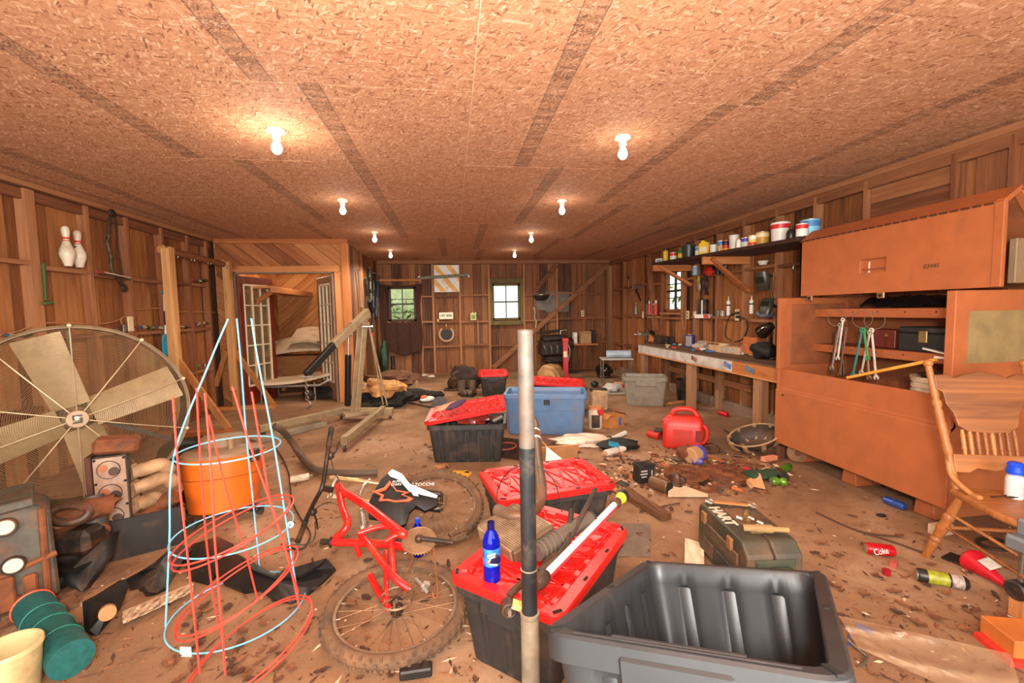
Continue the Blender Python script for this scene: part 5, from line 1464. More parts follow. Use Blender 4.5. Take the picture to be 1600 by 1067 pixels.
# black plastic bumper pieces, undertrays and trim
M_TRIM2 = mat('dusty_black_plastic', (28, 25, 23), .4, .05, .25, 9, dirt=(104, 76, 54), damt=.1, bump=.1)
def poly_slab(name, label, pts, th, m, cat='car part', z0=0.0, bulge=.0, group=None):
 """a moulded slab whose outline lies at the given pixels and heights above the floor"""
 P = [FL(x, y, z) for x, y, z in pts]
 n = Vector((0, 0, 0)); c = sum(P, Vector()) / len(P)
 for i in range(len(P)): n += (P[i] - c).cross(P[(i + 1) % len(P)] - c)
 n.normalize()
 if n.z < 0: n = -n; P = P[::-1]
 mm = MB(); pad(mm, P, n, th, bulge)
 o = mm.build(name, m, sharp=50); tag(o, label, cat, group); return o

poly_slab('car_trim_panel', 'curved black plastic duct in front of the engine block', [(46, 888, .13), (85, 892, .15), (120, 893, .13), (150, 872, .13), (165, 842, .2), (176, 832, .22), (166, 870, .12), (150, 895, .09), (128, 925, .03), (104, 915, .06), (86, 925, .02), (62, 905, .06)], .05, M_TRIM2, bulge=.05)
poly_slab('car_trim_panel', 'black lumpy plastic bracket at the foot of the engine block', [(40, 905, .1), (66, 898, .13), (92, 905, .1), (88, 925, .04), (70, 935, .015), (45, 930, .015)], .06, M_TRIM2, bulge=.04)
poly_slab('car_bumper_piece', 'black bumper end piece with an oval hole, standing left of the white rag', [(137, 940, .19), (160, 928, .17), (196, 905, .16), (200, 920, .12), (188, 952, .05), (152, 994, .0), (140, 985, .03)], .03, M_TRIM2, bulge=.012)
o = MB().cyl(FL(168, 955, .11), FL(168, 958, .125), .032, n=20).build('fog_lamp_hole', mat('dusty_hole', (176, 118, 76), .9)); tag(o, 'round light disc in the hole of the bumper end piece', 'disc')
poly_slab('car_bumper_piece', 'long black bumper strip lying from the rag to the orange tub', [(196, 905, .06), (218, 893, .1), (240, 880, .1), (262, 860, .12), (285, 850, .1), (300, 858, .06), (275, 890, .05), (262, 915, .03), (245, 926, .015), (232, 925, .03), (225, 915, .05), (205, 920, .05)], .04, M_TRIM2, bulge=.03)
poly_slab('car_undertray', 'black undertray piece lying between the cages and the bicycle', [(348, 862, .05), (372, 866, .06), (395, 890, .08), (430, 905, .06), (470, 898, .07), (500, 882, .09), (510, 872, .1), (524, 888, .03), (500, 912, .015), (480, 930, .01), (455, 942, .01), (430, 938, .015), (405, 920, .03), (380, 925, .015), (350, 912, .02), (330, 890, .03)], .02, M_TRIM2, bulge=.02)
poly_slab('car_undertray', 'dark flat liner lying behind the cage bases', [(300, 850, .05), (340, 838, .06), (365, 850, .06), (352, 880, .03), (325, 912, .01), (296, 905, .01), (288, 875, .03)], .02, M_TRIM2, bulge=.02)
# white rag
o = MB().sheet(26, 10, lambda u, v: FL(192 + 110 * u, 955 - 45 * u + 20 * v * (1 - .3 * u), .02 + .035 * abs(math.sin(u * 17 + v * 5)) * (1 - abs(v - .5)) + .02 * mnoise.noise(Vector((u * 7, v * 5, 2)))), .004).build('white_rag', mat('dirty_white_cloth', (222, 190, 158), .9, var=.1, dirt=(170, 120, 84), damt=.3)); tag(o, 'twisted dirty white rag on the floor behind the red cages', 'rag')
# weathered planks under the parts
for i, (a, b, w) in enumerate((((0, 965), (200, 888), .1), ((0, 985), (120, 938), .08), ((100, 985), (250, 900), .07), ((30, 945), (160, 895), .06))):
 o = MB().bar(FL(*a, .02), FL(*b, .02), w, .035).build('weathered_plank', wood('weathered_plank_wood', [(96, 62, 40), (140, 98, 66), (170, 126, 92)], 1, knots=.2)); tag(o, 'weathered plank under the black car trim, number %s from the front' % ('three', 'one', 'two', 'four')[i], 'plank', 'weathered planks under the car parts')
# roll of green netting and the bucket at the left edge
t = T('netting_roll', 'roll of dark green plastic netting with an orange end at the left edge', 'roll', FL(70, 990, 0))
a, b = FL(52, 948, .075), FL(112, 1030, .075)
M_NET = mat('green_netting', (12, 82, 78), .6, var=.2, scale=40, bump=.3)
MB().tube([a, a.lerp(b, .33), a.lerp(b, .66), b], .075, 24).build('net_roll', M_NET, t, True)
for s in (.3, .52, .75): MB().torus(a.lerp(b, s), .0765, .002, axis=b - a, n=28, k=5).build('net_tie', mat('net_tie', (40, 130, 110), .5), t, True)
MB().torus(a, .072, .008, axis=b - a, n=28, k=6).build('orange_end', mat('orange_band', (230, 86, 50), .5), t, True)
MB().cyl(a + (a - b).normalized() * .001, a, .07, n=24).build('net_end', M_NET, t, True)
t = T('plastic_bucket', 'cream plastic bucket cut off by the lower left corner', 'bucket', FL(12, 1010, .2) - Vector((0, 0, .2)))
MB().lathe([(.001, .004), (.076, .004), (.08, 0), (.094, .18), (.1, .182), (.1, .198), (.097, .202), (.092, .2), (.089, .18), (.076, .012), (.001, .012)], 36).build('bucket_shell', mat('cream_plastic', (200, 176, 126), .45, dirt=(140, 100, 66), damt=.2), t)
# tyre behind the tub and dark bits
t = T('spare_tyre', 'old tyre lying flat behind the orange tub near the timber frame', 'tyre', FL(300, 700, 0))
MB().torus(FL(300, 700, .08), .22, .075, n=40, k=12, sq=1).build('tyre_body', M_BLACK, t, True)
o = MB().bar(FL(395, 690, .03), FL(505, 661, .03), .16, .05).build('steel_channel', mat('grey_beam', (150, 134, 112), .6, .2)); tag(o, 'pale steel beam lying on the floor left of the hoist', 'beam')
# ================================================================== right wall: steel job chest
M_CH = mat('chest_orange_paint', (170, 92, 48), .68, .0, .07, 7, dirt=(140, 82, 52), damt=.08, bump=.04)
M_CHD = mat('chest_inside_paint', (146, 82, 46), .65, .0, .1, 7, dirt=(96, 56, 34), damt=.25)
CX0, CX1, CY0, CY1, CZ0, CZ1 = 3.1, 3.86, 2.31, 3.81, .16, 1.56
ch = T('job_chest', 'big orange brown steel job site chest with raised lid, on the right wall', 'tool chest', (3.48, 3.06, 0))
def cbx(name, x0, x1, y0, y1, z0, z1, m=M_CH, bev=.004, par=None):
 return MB().box(((x0 + x1) / 2, (y0 + y1) / 2, (z0 + z1) / 2), (x1 - x0, y1 - y0, z1 - z0)).build(name, m, par or ch, True, bevel=bev)
cbx('floor_pan', CX0 + .01, CX1, CY0 + .01, CY1 - .01, CZ0, CZ0 + .02, M_CHD)
m = MB(); FY = frame((1, 0, 0), (0, 0, 1), (0, -1, 0), (0, CY1, 0))
# front panel: lower field, a step, an upper field leaning inwards
prof = [(CX0, CZ0), (CX0, .68), (CX0 + .028, .70), (CX0 + .028, .88), (CX0 + .045, .885), (CX0 + .05, .87), (CX0 + .05, .69), (CX0 + .02, .66), (CX0 + .02, CZ0)]
m.prism(prof, CY1 - CY0, FY); m.build('front_panel', M_CH, ch, True, bevel=.004)
cbx('far_end_panel', CX0 + .01, CX1, CY1 - .03, CY1, CZ0, CZ1)
cbx('far_end_inset', CX0 + .12, CX1 - .05, CY1 - .038, CY1 - .028, .92, CZ1 - .06, M_CHD)
cbx('far_post', CX0, CX0 + .075, CY1 - .04, CY1, .88, CZ1)
cbx('near_end_panel', CX0 + .01, CX1, CY0, CY0 + .03, CZ0, CZ1)
cbx('near_post', CX0 - .004, CX0 + .06, CY0 - .004, CY0 + .05, .87, CZ1)
cbx('back_panel', CX1 - .02, CX1, CY0, CY1, CZ0, CZ1, M_CHD)
cbx('end_label', CX0 + .1, CX1 - .05, CY0 - .004, CY0 + .001, 1.1, 1.43, mat('faded_label', (146, 120, 78), .6), 0)
for nm, z0, h in (('upper_shelf', 1.375, .075), ('lower_shelf', 1.045, .07)):
 cbx(nm, 3.48, CX1, CY0 + .03, CY1 - .03, z0 + h - .015, z0 + h, M_CHD)
 cbx('shelf_lip', 3.475, 3.49, CY0 + .03, CY1 - .03, z0, z0 + h, M_CH)
 for k in range(6): MB().cyl((3.4735, CY0 + .18 + k * .22, z0 + h * .6), (3.476, CY0 + .18 + k * .22, z0 + h * .6), .006, n=10).build('rivet_hole', M_SLOT, ch, True)
for y in (CY0 + .22, (CY0 + CY1) / 2 + .05, CY1 - .12):
 MB().prism([(-.07, 0), (.07, 0), (.05, .155), (-.05, .155)], .5, frame((0, -1, 0), (0, 0, 1), (1, 0, 0), (3.22, y, .005))).build('skid_foot', M_CH, ch, True, bevel=.004)
# raised lid: front plate, ridge strip, sloping back plate, far end
lid = group_part('lid', ch)
LX, LY0, LY1, LZ0, LZ1 = 3.30, 2.24, 3.77, 1.575, 2.09
m = MB(); t_ = .02
hz0, hz1, hy0, hy1 = 1.735, 1.845, 2.94, 3.16
for (y0, y1, z0, z1) in ((LY0, hy0, LZ0, LZ1), (hy1, LY1, LZ0, LZ1), (hy0, hy1, LZ0, hz0), (hy0, hy1, hz1, LZ1)):
 m.box((LX + t_ / 2, (y0 + y1) / 2, (z0 + z1) / 2), (t_, y1 - y0, z1 - z0))
m.build('lid_front', M_CH, lid, True)
cbx('handle_recess', LX + .035, LX + .05, hy0 - .01, hy1 + .01, hz0 - .01, hz1 + .01, M_CH, par=lid)
MB().bar((LX + .03, hy0, hz0 + .03), (LX + .03, hy1, hz0 + .03), .02, .012).build('pull_handle', mat('handle_shadow_paint', (150, 80, 46), .5), lid, True, bevel=.003)
for y in (hy0, hy1): cbx('recess_side', LX + .002, LX + .045, y - .006, y + .006, hz0, hz1, M_CH, par=lid)
cbx('recess_scuff', LX + .033, LX + .036, hy1 - .06, hy1 - .05, hz0, hz1 - .02, M_WHITE, 0, par=lid)
m = MB(); m.prism([(LX - .004, LZ1), (LX + .125, LZ1 + .1), (LX + .125, LZ1 + .08), (LX + .02, LZ1 - .01)], LY1 - LY0 + .02, frame((1, 0, 0), (0, 0, 1), (0, -1, 0), (0, LY1 + .01, 0))); m.build('lid_ridge', M_CH, lid, True, bevel=.002)
m = MB(); m.prism([(LX + .125, LZ1 + .1), (3.88, 1.60), (3.87, 1.58), (LX + .11, LZ1 + .08)], LY1 - LY0, frame((1, 0, 0), (0, 0, 1), (0, -1, 0), (0, LY1, 0))); m.build('lid_back', M_CHD, lid, True)
m = MB(); m.prism([(LX, LZ0), (LX, LZ1), (LX + .12, LZ1 + .09), (3.86, 1.6), (3.86, LZ0)], .015, frame((1, 0, 0), (0, 0, 1), (0, -1, 0), (0, LY1, 0))); m.build('lid_far_end', M_CH, lid, True)
for a, b in (((LX + .01, LY0 + .01, LZ0), (LX + .01, LY0 + .01, LZ1)), ((LX + .01, LY0 + .01, LZ1), (LX + .12, LY0 + .01, LZ1 + .08)), ((LX + .12, LY0 + .01, LZ1 + .08), (3.86, LY0 + .01, 1.6))):
 MB().bar(a, b, .03, .05, up=(0, 1, 0)).build('lid_end_flange', M_CH, lid, True, bevel=.003)
cbx('lid_stiffener', 3.5, 3.7, LY0 + .05, LY0 + .09, 1.6, 1.88, mat('lid_inside_grey', (140, 112, 84), .6), par=lid)
for k in range(24): MB().cyl((LX - .006, LY0 + .04 + k * .063, LZ1 - .003), (LX - .006, LY0 + .085 + k * .063, LZ1 - .003), .007, n=8).build('hinge_knuckle', mat('hinge_dark', (84, 46, 28), .6), lid, True)
for y in (2.98, 3.66): MB().box((LX + .01, y, LZ0 - .02), (.012, .06, .05)).build('lid_latch', mat('brass_latch', (150, 104, 66), .4, .4), lid, True, bevel=.004); MB().cyl((LX, y, LZ0 - .022), (LX + .004, y, LZ0 - .022), .013, n=12).build('latch_hole', M_SLOT, lid, True)
t_ = text(lid, 'handwriting', 'E3445', Vector((LX - .003, 2.62, 1.74)) - Vector((3.48, 3.06, 0)), (PI / 2, 0, -PI / 2), .04, mat('pen_ink', (70, 40, 24), .7), .0004, shear=.25)
MB().cyl((CX0 - .004, CY1 - .1, .64), (CX0 + .02, CY1 - .1, .64), .012, n=10).build('side_stud', mat('hinge_dark', (84, 46, 28)), lid, True)

# chest contents
o = MB().sheet(18, 6, lambda u, v: (3.52 + .26 * v, 2.4 + .95 * u, 1.462 + .05 * abs(mnoise.noise(Vector((u * 6, v * 4, 1)))) + .07 * math.sin(v * PI)), .012).build('black_bin_liner', mat('glossy_black_film', (24, 24, 26), .22, .1, .3, bump=.5)); tag(o, 'crumpled black plastic sheet on the top shelf of the chest', 'bag')
t = T('hard_case', 'black hard tool case with two brass catches on the lower chest shelf', 'case', (3.64, 2.72, 1.116))
MB().box((0, 0, .07), (.2, .62, .14)).build('case_base', mat('black_case', (36, 36, 38), .45, dirt=(80, 70, 62), damt=.15), t, bevel=.008)
MB().box((0, 0, .165), (.2, .62, .045)).build('case_lid', mat('black_case', (36, 36, 38), .45), t, bevel=.008)
for y in (-.18, .12): MB().box((-.104, y, .115), (.012, .06, .09)).build('brass_catch', mat('brass', (176, 146, 96), .35, .7), t, bevel=.003)
for y in (-.3, -.24): MB().box((-.106, y, .12), (.01, .03, .07)).build('chrome_catch', M_CHR, t, bevel=.003)
t = T('red_box', 'dark red wooden box on the lower chest shelf left of the case', 'box', (3.66, 3.2, 1.116))
MB().box((0, 0, .08), (.18, .24, .15)).build('box_body', mat('dark_red_wood', (104, 34, 24), .5), t, bevel=.004)
MB().cyl((-.095, -.05, .11), (-.088, -.05, .11), .014, n=12).build('clasp', mat('brass', (176, 146, 96)), t)
o = MB().box((3.478, 2.98, 1.42), (.004, .12, .045)).build('paper_label', mat('pale_pink_paper', (232, 196, 168), .7)); tag(o, 'pale paper label stuck on the upper chest shelf lip', 'label')
o = MB().bar((3.47, 2.78, 1.15), (3.44, 2.56, 1.118), .02, .012).build('white_stick', M_WHITE); tag(o, 'white stick leaning in front of the black tool case', 'stick')
cols = [('grey steel', (150, 134, 118)), ('bright steel', (214, 200, 186)), ('dark brown', (70, 46, 34)), ('rusty brown', (110, 74, 52)), ('black', (44, 38, 34)), ('teal', (46, 130, 130)), ('green', (60, 150, 90)), ('pale grey', (196, 180, 160)), ('white', (226, 212, 196)), ('tan', (150, 110, 80))]
WR = [((1312, 508), (1300, 575), 0), ((1317, 500), (1309, 560), 1), ((1306, 520), (1299, 582), 2), ((1322, 515), (1312, 585), 3), ((1314, 530), (1318, 586), 4), ((1347, 516), (1333, 585), 5), ((1350, 516), (1356, 560), 6), ((1359, 520), (1346, 582), 7), ((1362, 516), (1369, 590), 8), ((1355, 545), (1358, 590), 9)]
for i, (a, b, k) in enumerate(WR):
 t = T('wrench', '%s wrench in the %s hanging bunch in the chest' % (cols[k][0], 'left' if i < 5 else 'right'), 'wrench', WX(*b, 3.40), 0, 'tools hanging on wires in the chest')
 pa, pb = WX(*a, 3.42 + .01 * (i % 3)), WX(*b, 3.40 + .01 * (i % 3)); mt_ = mat('tool_' + cols[k][0].replace(' ', '_'), cols[k][1], .4, .4 if k in (0, 1, 7) else .1)
 MB().bar(pa, pb, .018, .008, up=(1, 0, 0)).build('shank', mt_, t, True, bevel=.002)
 MB().torus(pa, .016, .007, axis=(1, 0, .2), n=14, k=6).build('ring_end', mt_, t, True)
 MB().torus(pb, .017, .006, axis=(1, 0, 0), n=14, k=6, a0=.5, a1=5.4).build('open_end', mt_, t, True)
for i, (a, b) in enumerate((((1303, 482), (1312, 512)), ((1345, 480), (1350, 518)), ((1373, 482), (1360, 520)))):
 o = MB().torus((WX(*a, 3.455) + WX(*b, 3.425)) / 2, .07, .0025, axis=(.9, .4, 0), n=26, k=5).build('wire_hook', M_CHR); tag(o, 'thin wire ring on the chest shelf, %s' % ('at the left bunch', 'left of the two at the right bunch', 'right of the two at the right bunch')[i], 'hook')
t = T('paint_bucket', 'white ridged bucket with wire handle standing inside the chest', 'bucket', (3.34, 2.55, .60))
MB().lathe([(.001, 0), (.13, 0), (.15, .26), (.16, .262), (.16, .282), (.152, .284), (.152, .3), (.16, .302), (.16, .322), (.152, .324), (.152, .34), (.161, .342), (.161, .362), (.165, .364), (.165, .375), (.153, .374), (.13, .02), (.001, .015)], 32).build('bucket_shell', mat('dirty_white_bucket', (216, 196, 166), .45, dirt=(130, 96, 70), damt=.25), t)
MB().torus((0, 0, .36), .15, .003, axis=(1, -.3, .0), n=30, k=5, a0=-PI / 2 - 1.5, a1=-PI / 2 + 1.5).build('wire_handle', M_CHR, t)
MB().cyl((0, -.05, .505), (0, .05, .505), .01, n=10).build('hand_grip', M_WHITE, t)
o = MB().ell((3.34, 2.55, .965), (.1, .1, .05), 14, 8, bumpy=.8, seed=12).build('bolt_heap', mat('greasy_bolts', (60, 50, 44), .4, .6, .4, 30, bump=.6)); tag(o, 'heap of greasy bolts filling the white bucket in the chest', 'bolts', kind='stuff')
o = MB().bar(WX(1325, 590, 3.14), WX(1462, 562, 3.13), .03, .02).build('yellow_stick', mat('yellow_wood', (226, 156, 62), .5)); tag(o, 'yellow wooden rule lying across the chest front from the chair post', 'rule')
# casters and scrap under the chest
t = T('caster_wheel', 'rusty caster wheel lying under the left end of the chest', 'wheel', FL(1245, 722, 0), R_(-30))
MB().lathe([(.02, -.02), (.085, -.018), (.095, 0), (.085, .018), (.02, .02)], 26, (0, 0, .095), (.3, -1, .1)).build('wheel_disc', mat('caster_tan', (150, 106, 74), .7, dirt=DIRT, damt=.3), t)
MB().cyl((0, .03, .095), (0, -.04, .095), .025, n=14).build('axle', M_RUST, t)
MB().box((-.0, .02, .17), (.16, .12, .012)).build('mount_plate', mat('plate_grey', (150, 124, 100), .6, .3), t)
o = MB().box(FL(1222, 705, .06), (.07, .09, .12), (0, 0, .4)).build('wood_block', wood('block_wood', [(84, 46, 28), (120, 72, 44), (146, 92, 58)], 2)); tag(o, 'brown wood block under the left chest foot', 'block')
o = MB().cyl(FL(1262, 712, .04), FL(1300, 716, .04), .04, n=16).build('clear_bottle', mat('clear_plastic', (190, 150, 120), .15, trans=.5, ior=1.3, bump=0)); tag(o, 'clear plastic bottle lying under the chest', 'bottle')

# ================================================================== shelf over the workbench
def pxm(p, n):
 """n photograph pixels in metres at the depth of p"""
 return n / CAM_F * float(RC[2] @ np.array([p[0], p[1], p[2] - CAM_H]))

SX0 = 3.30
sa, sb = WX(1018, 411, SX0), WX(1252, 369, SX0)
def shelf_z(y): return sa.z + (sb.z - sa.z) * (y - sa.y) / (sb.y - sa.y)
ya, yb = sa.y, sb.y + .05
t = T('wall_shelf', 'long dark plank shelf on wooden brackets over the workbench', 'shelf', (3.6, (ya + yb) / 2, shelf_z((ya + yb) / 2)))
for k in range(2):
 x = SX0 + .155 + k * .315
 MB().bar((x, ya, shelf_z(ya) - .02), (x, yb, shelf_z(yb) - .02), .308, .04).build('shelf_plank', W_DARK, t, True, bevel=.004)
for px, low in ((1022, 1.86), (1100, 1.68)):
 y = WX(px, 402, SX0).y; z = shelf_z(y) - .04
 bk_ = group_part('bracket', t)
 MB().bar((SX0 - .02, y, z - .05), (XR + .02, y, z - .05), .045, .1).build('bracket_arm', W_PINE, bk_, True, bevel=.004)
 MB().bar((SX0 + .08, y - .03, z - .03), (XR, y - .03, low), .04, .09, up=(0, 1, 0)).build('bracket_brace', W_PINE, bk_, True, bevel=.004)

def rcan(name, label, cat, px, py, w, h, cols_, kind='can', xs=SX0 + .16):
 p = WX(px, py, xs); p.z = shelf_z(p.y)
 W, Hh = pxm(p, w), pxm(p, h); r = W / 2
 t = T(name, label, cat, p, R_(-55), 'cans and bottles on the wall shelf')
 ms = [mat('shelf_%d_%d_%d' % c, c, .38, var=.06, bump=.02) for c in cols_]
 steel = mat('can_rim_steel', (190, 180, 166), .3, .8)
 if kind == 'can':
  MB().cyl((0, 0, .002), (0, 0, Hh * .96), r * .97, n=24).build('can_body', ms[0], t)
  MB().torus((0, 0, .004), r * .97, r * .04 + .001, n=24, k=6).build('bottom_rim', steel, t)
  MB().torus((0, 0, Hh * .96), r * .95, r * .05 + .001, n=24, k=6).cyl((0, 0, Hh * .93), (0, 0, Hh * .955), r * .88, n=24).build('top_rim', steel, t)
  if len(ms) > 1: MB().lathe([(r * .97, Hh * .58), (r * .985, Hh * .585), (r * .985, Hh * .88), (r * .97, Hh * .885)], 24).build('label_band', ms[1], t)
  if len(ms) > 2: MB().lathe([(r * .97, Hh * .1), (r * .985, Hh * .11), (r * .985, Hh * .3), (r * .97, Hh * .31)], 24).build('lower_band', ms[2], t)
 elif kind == 'spray':
  MB().lathe([(.001, 0), (r * .95, 0), (r, .004), (r, Hh * .74), (r * .9, Hh * .78), (r * .55, Hh * .82), (r * .5, Hh * .83)], 20).build('can_body', ms[0], t)
  MB().lathe([(r * .75, Hh * .8), (r * .8, Hh * .82), (r * .7, Hh * .98), (.001, Hh)], 18).build('spray_cap', ms[1], t)
 elif kind == 'bucket':
  MB().lathe([(.001, 0), (r * .88, 0), (r * .97, Hh * .9), (r, Hh * .91), (r, Hh), (r * .95, Hh), (r * .86, .01), (.001, .01)], 28).build('bucket_shell', ms[0], t)
  MB().torus((0, 0, Hh * .86), r * 1.02, .003, axis=(.25, .9, .45), n=28, k=5, a0=PI * 1.02, a1=PI * 1.98).build('wire_handle', steel, t)
  if len(ms) > 1: MB().lathe([(r * .95, Hh * .68), (r * .975, Hh * .69), (r * 1.0, Hh * .9), (r * .97, Hh * .905)], 28).build('label_band', ms[1], t)
 elif kind == 'jug':
  MB().prism([(-r, 0), (r, 0), (r, Hh * .62), (r * .75, Hh * .8), (r * .1, Hh * .9), (r * .1, Hh * .97), (-r * .5, Hh * .97), (-r * .5, Hh * .9), (-r, Hh * .7)], r * 1.1, frame((1, 0, 0), (0, 0, 1), (0, -1, 0), (0, r * .55, 0))).build('jug_body', ms[0], t, bevel=r * .2, seg=3)
  MB().cyl((-r * .2, 0, Hh * .95), (-r * .2, 0, Hh), r * .28, n=14).build('jug_cap', ms[1], t)
  MB().box((0, -r * .56, Hh * .36), (r * 1.3, .004, Hh * .36)).build('label_band', ms[2 if len(ms) > 2 else 1], t)
  MB().torus((r * .55, 0, Hh * .72), r * .3, r * .09, axis=(0, 1, 0), n=16, k=6).build('jug_handle', ms[0], t)
 elif kind == 'bottle':
  MB().lathe([(.001, 0), (r * .95, 0), (r, .004), (r, Hh * .6), (r * .8, Hh * .75), (r * .4, Hh * .85), (r * .4, Hh * .88)], 20).build('bottle_body', ms[0], t)
  MB().cyl((0, 0, Hh * .86), (0, 0, Hh), r * .42, n=14).build('bottle_cap', ms[1], t)
  if len(ms) > 2: MB().lathe([(r, Hh * .15), (r * 1.02, Hh * .16), (r * 1.02, Hh * .5), (r, Hh * .51)], 20).build('label_band', ms[2], t)
 else:
  MB().box((0, 0, Hh / 2), (W * .9, W * .7, Hh)).build('box_body', ms[0], t, bevel=.004)
  if len(ms) > 1: MB().box((0, -W * .353, Hh * .5), (W * .6, .003, Hh * .4)).build('label_patch', ms[1], t)
 return t

Wt, Bk, Rd, Yl, Bl, Gn = (226, 218, 206), (34, 32, 32), (204, 40, 40), (232, 186, 40), (70, 140, 196), (60, 130, 50)
rcan('paper_carton', 'low white carton at the far end of the wall shelf', 'carton', 1031, 410, 12, 7, [Wt, (120, 150, 170)], 'box')
rcan('spray_can', 'yellow aerosol can with black cap near the far shelf end', 'can', 1040, 408, 8, 22, [Yl, Bk], 'spray')
rcan('paint_tin', 'small white tin with a red label next to the yellow aerosol', 'can', 1052, 404, 11, 13, [Wt, Rd], 'can')
rcan('oil_bottle', 'green and yellow bottle left of the black shelf bucket', 'bottle', 1063, 401, 8, 18, [Gn, Gn, Yl], 'bottle')
rcan('plastic_pail', 'black bucket with wire handle on the wall shelf', 'bucket', 1076, 399, 20, 20, [(46, 46, 48)], 'bucket')
rcan('paint_tin', 'narrow white and blue tin right of the black shelf bucket', 'can', 1090, 395, 8, 16, [Wt, Bl], 'can')
rcan('antifreeze_jug', 'yellow jug with a white label on the wall shelf', 'jug', 1101, 393, 16, 24, [Yl, Bk, (236, 216, 180)], 'jug')
rcan('white_tub', 'plain white tub right of the yellow jug', 'tub', 1115, 390, 12, 14, [Wt], 'bucket')
rcan('paint_tin', 'tall tin, white below and blue above, beside the red fuel tin', 'can', 1126, 386, 10, 19, [Wt, Bl], 'can')
rcan('glue_bottle', 'tiny tan bottle in front of the blue and white tin', 'bottle', 1124, 389, 5, 11, [(190, 150, 80), Bk], 'bottle', SX0 + .04)
rcan('fuel_tin', 'red and orange tin with a black top left of the white bucket', 'can', 1134, 385, 10, 18, [Rd, Bk, (240, 150, 40)], 'can')
rcan('plastic_pail', 'white bucket with a wire handle on the wall shelf', 'bucket', 1147, 381, 15, 24, [Wt], 'bucket', SX0 + .2)
rcan('glue_bottle', 'small white bottle in front of the white shelf bucket', 'bottle', 1154, 382, 7, 16, [Wt, (190, 90, 60)], 'bottle', SX0 + .04)
rcan('wipes_tub', 'white tub with purple lid on the wall shelf', 'tub', 1165, 377, 14, 17, [Wt, (90, 70, 170)], 'can')
rcan('paint_tin', 'yellow and red tin right of the purple lidded tub', 'can', 1176, 374, 12, 17, [(236, 190, 90), Wt, Rd], 'can', SX0 + .08)
rcan('paint_can', 'gallon can with a brass coloured label', 'can', 1191, 371, 20, 21, [(186, 140, 50), (226, 206, 160)], 'can')
rcan('paint_pail', 'big white pail with a red upper band', 'bucket', 1219, 363, 27, 30, [Wt, Rd], 'bucket')
rcan('oil_bottle', 'black round shouldered bottle in front of the red banded pail', 'bottle', 1236, 362, 12, 17, [Bk, Bk], 'bottle', SX0 + .05)
rcan('paint_tin', 'white tin with a red top in front of the blue gallon can', 'can', 1253, 358, 17, 21, [Wt, Rd], 'can', SX0 + .06)
rcan('paint_can', 'sky blue gallon can at the near end of the wall shelf', 'can', 1266, 353, 28, 29, [(120, 190, 224), (70, 120, 176)], 'can', SX0 + .22)

# ================================================================== workbench
BX, BZ = 3.38, .85
W_TOP = wood('bench_top_wood', [(60, 40, 26), (92, 64, 44), (116, 84, 60)], 1, knots=.2)
byf, byn = WX(1000, 537, BX).y, 3.86
wb_t = T('workbench', 'long wooden workbench with part white painted front board along the right wall', 'workbench', (3.65, (byf + byn) / 2, 0))
for k in range(3): MB().box((BX + .095 + k * .185, (byf + byn) / 2, BZ - .02), (.18, byf - byn, .04)).build('top_plank', W_TOP, wb_t, True, bevel=.004)
yw = WX(1147, 556, BX).y
MB().box((BX - .015, (byf + yw) / 2, BZ - .085), (.035, byf - yw, .13)).build('apron_white', mat('worn_white_paint', (196, 188, 180), .6, var=.08, dirt=(150, 120, 96), damt=.3), wb_t, True, bevel=.003)
MB().box((BX - .01, (byn + yw) / 2, BZ - .085), (.035, yw - byn, .13)).build('apron_bare', W_PINEY, wb_t, True, bevel=.003)
MB().box((BX - .012, (byf + byn) / 2, BZ - .16), (.03, byf - byn, .02)).build('lower_rail', W_PINEY, wb_t, True)
for px, c in ((1088, (150, 44, 40)), (1141, (52, 112, 176)), (1176, (60, 104, 140))):
 y = WX(px, 548, BX).y; MB().box((BX - .034, y, BZ - .08), (.004, .14, .06), (.25, 0, 0)).build('paint_smear', mat('smear_%d' % px, c, .6, dirt=(180, 150, 130), damt=.3), wb_t, True)
for px in (1007, 1081, 1190):
 y = WX(px, 570, BX + .05).y; MB().box((BX + .045, y, (BZ - .04) / 2), (.09, .14, BZ - .04)).build('leg', wood('leg_wood', [(110, 70, 44), (150, 104, 70), (170, 124, 88)], 2), wb_t, True, bevel=.004)
 MB().box((XR - .06, y, (BZ - .04) / 2), (.09, .09, BZ - .04)).build('leg', wood('leg_wood', [(110, 70, 44), (150, 104, 70), (170, 124, 88)], 2), wb_t, True, bevel=.004)
MB().box((XR - .04, (byf + 5.2) / 2, .4), (.04, byf - 5.2, .09)).build('back_stretcher', W_RAILY, wb_t, True)

def on_bench(px, py, x=BX + .25):
 d = ray(px, py); p = FL(px, py, BZ)
 if p.x > XR - .1: p = WX(px, py, XR - .12)
 if p.x < BX + .06: p = WX(px, py, BX + .08)
 p.z = BZ; return p

def bench_thing(name, label, cat, px, py): return T(name, label, cat, on_bench(px, py), R_(-60))

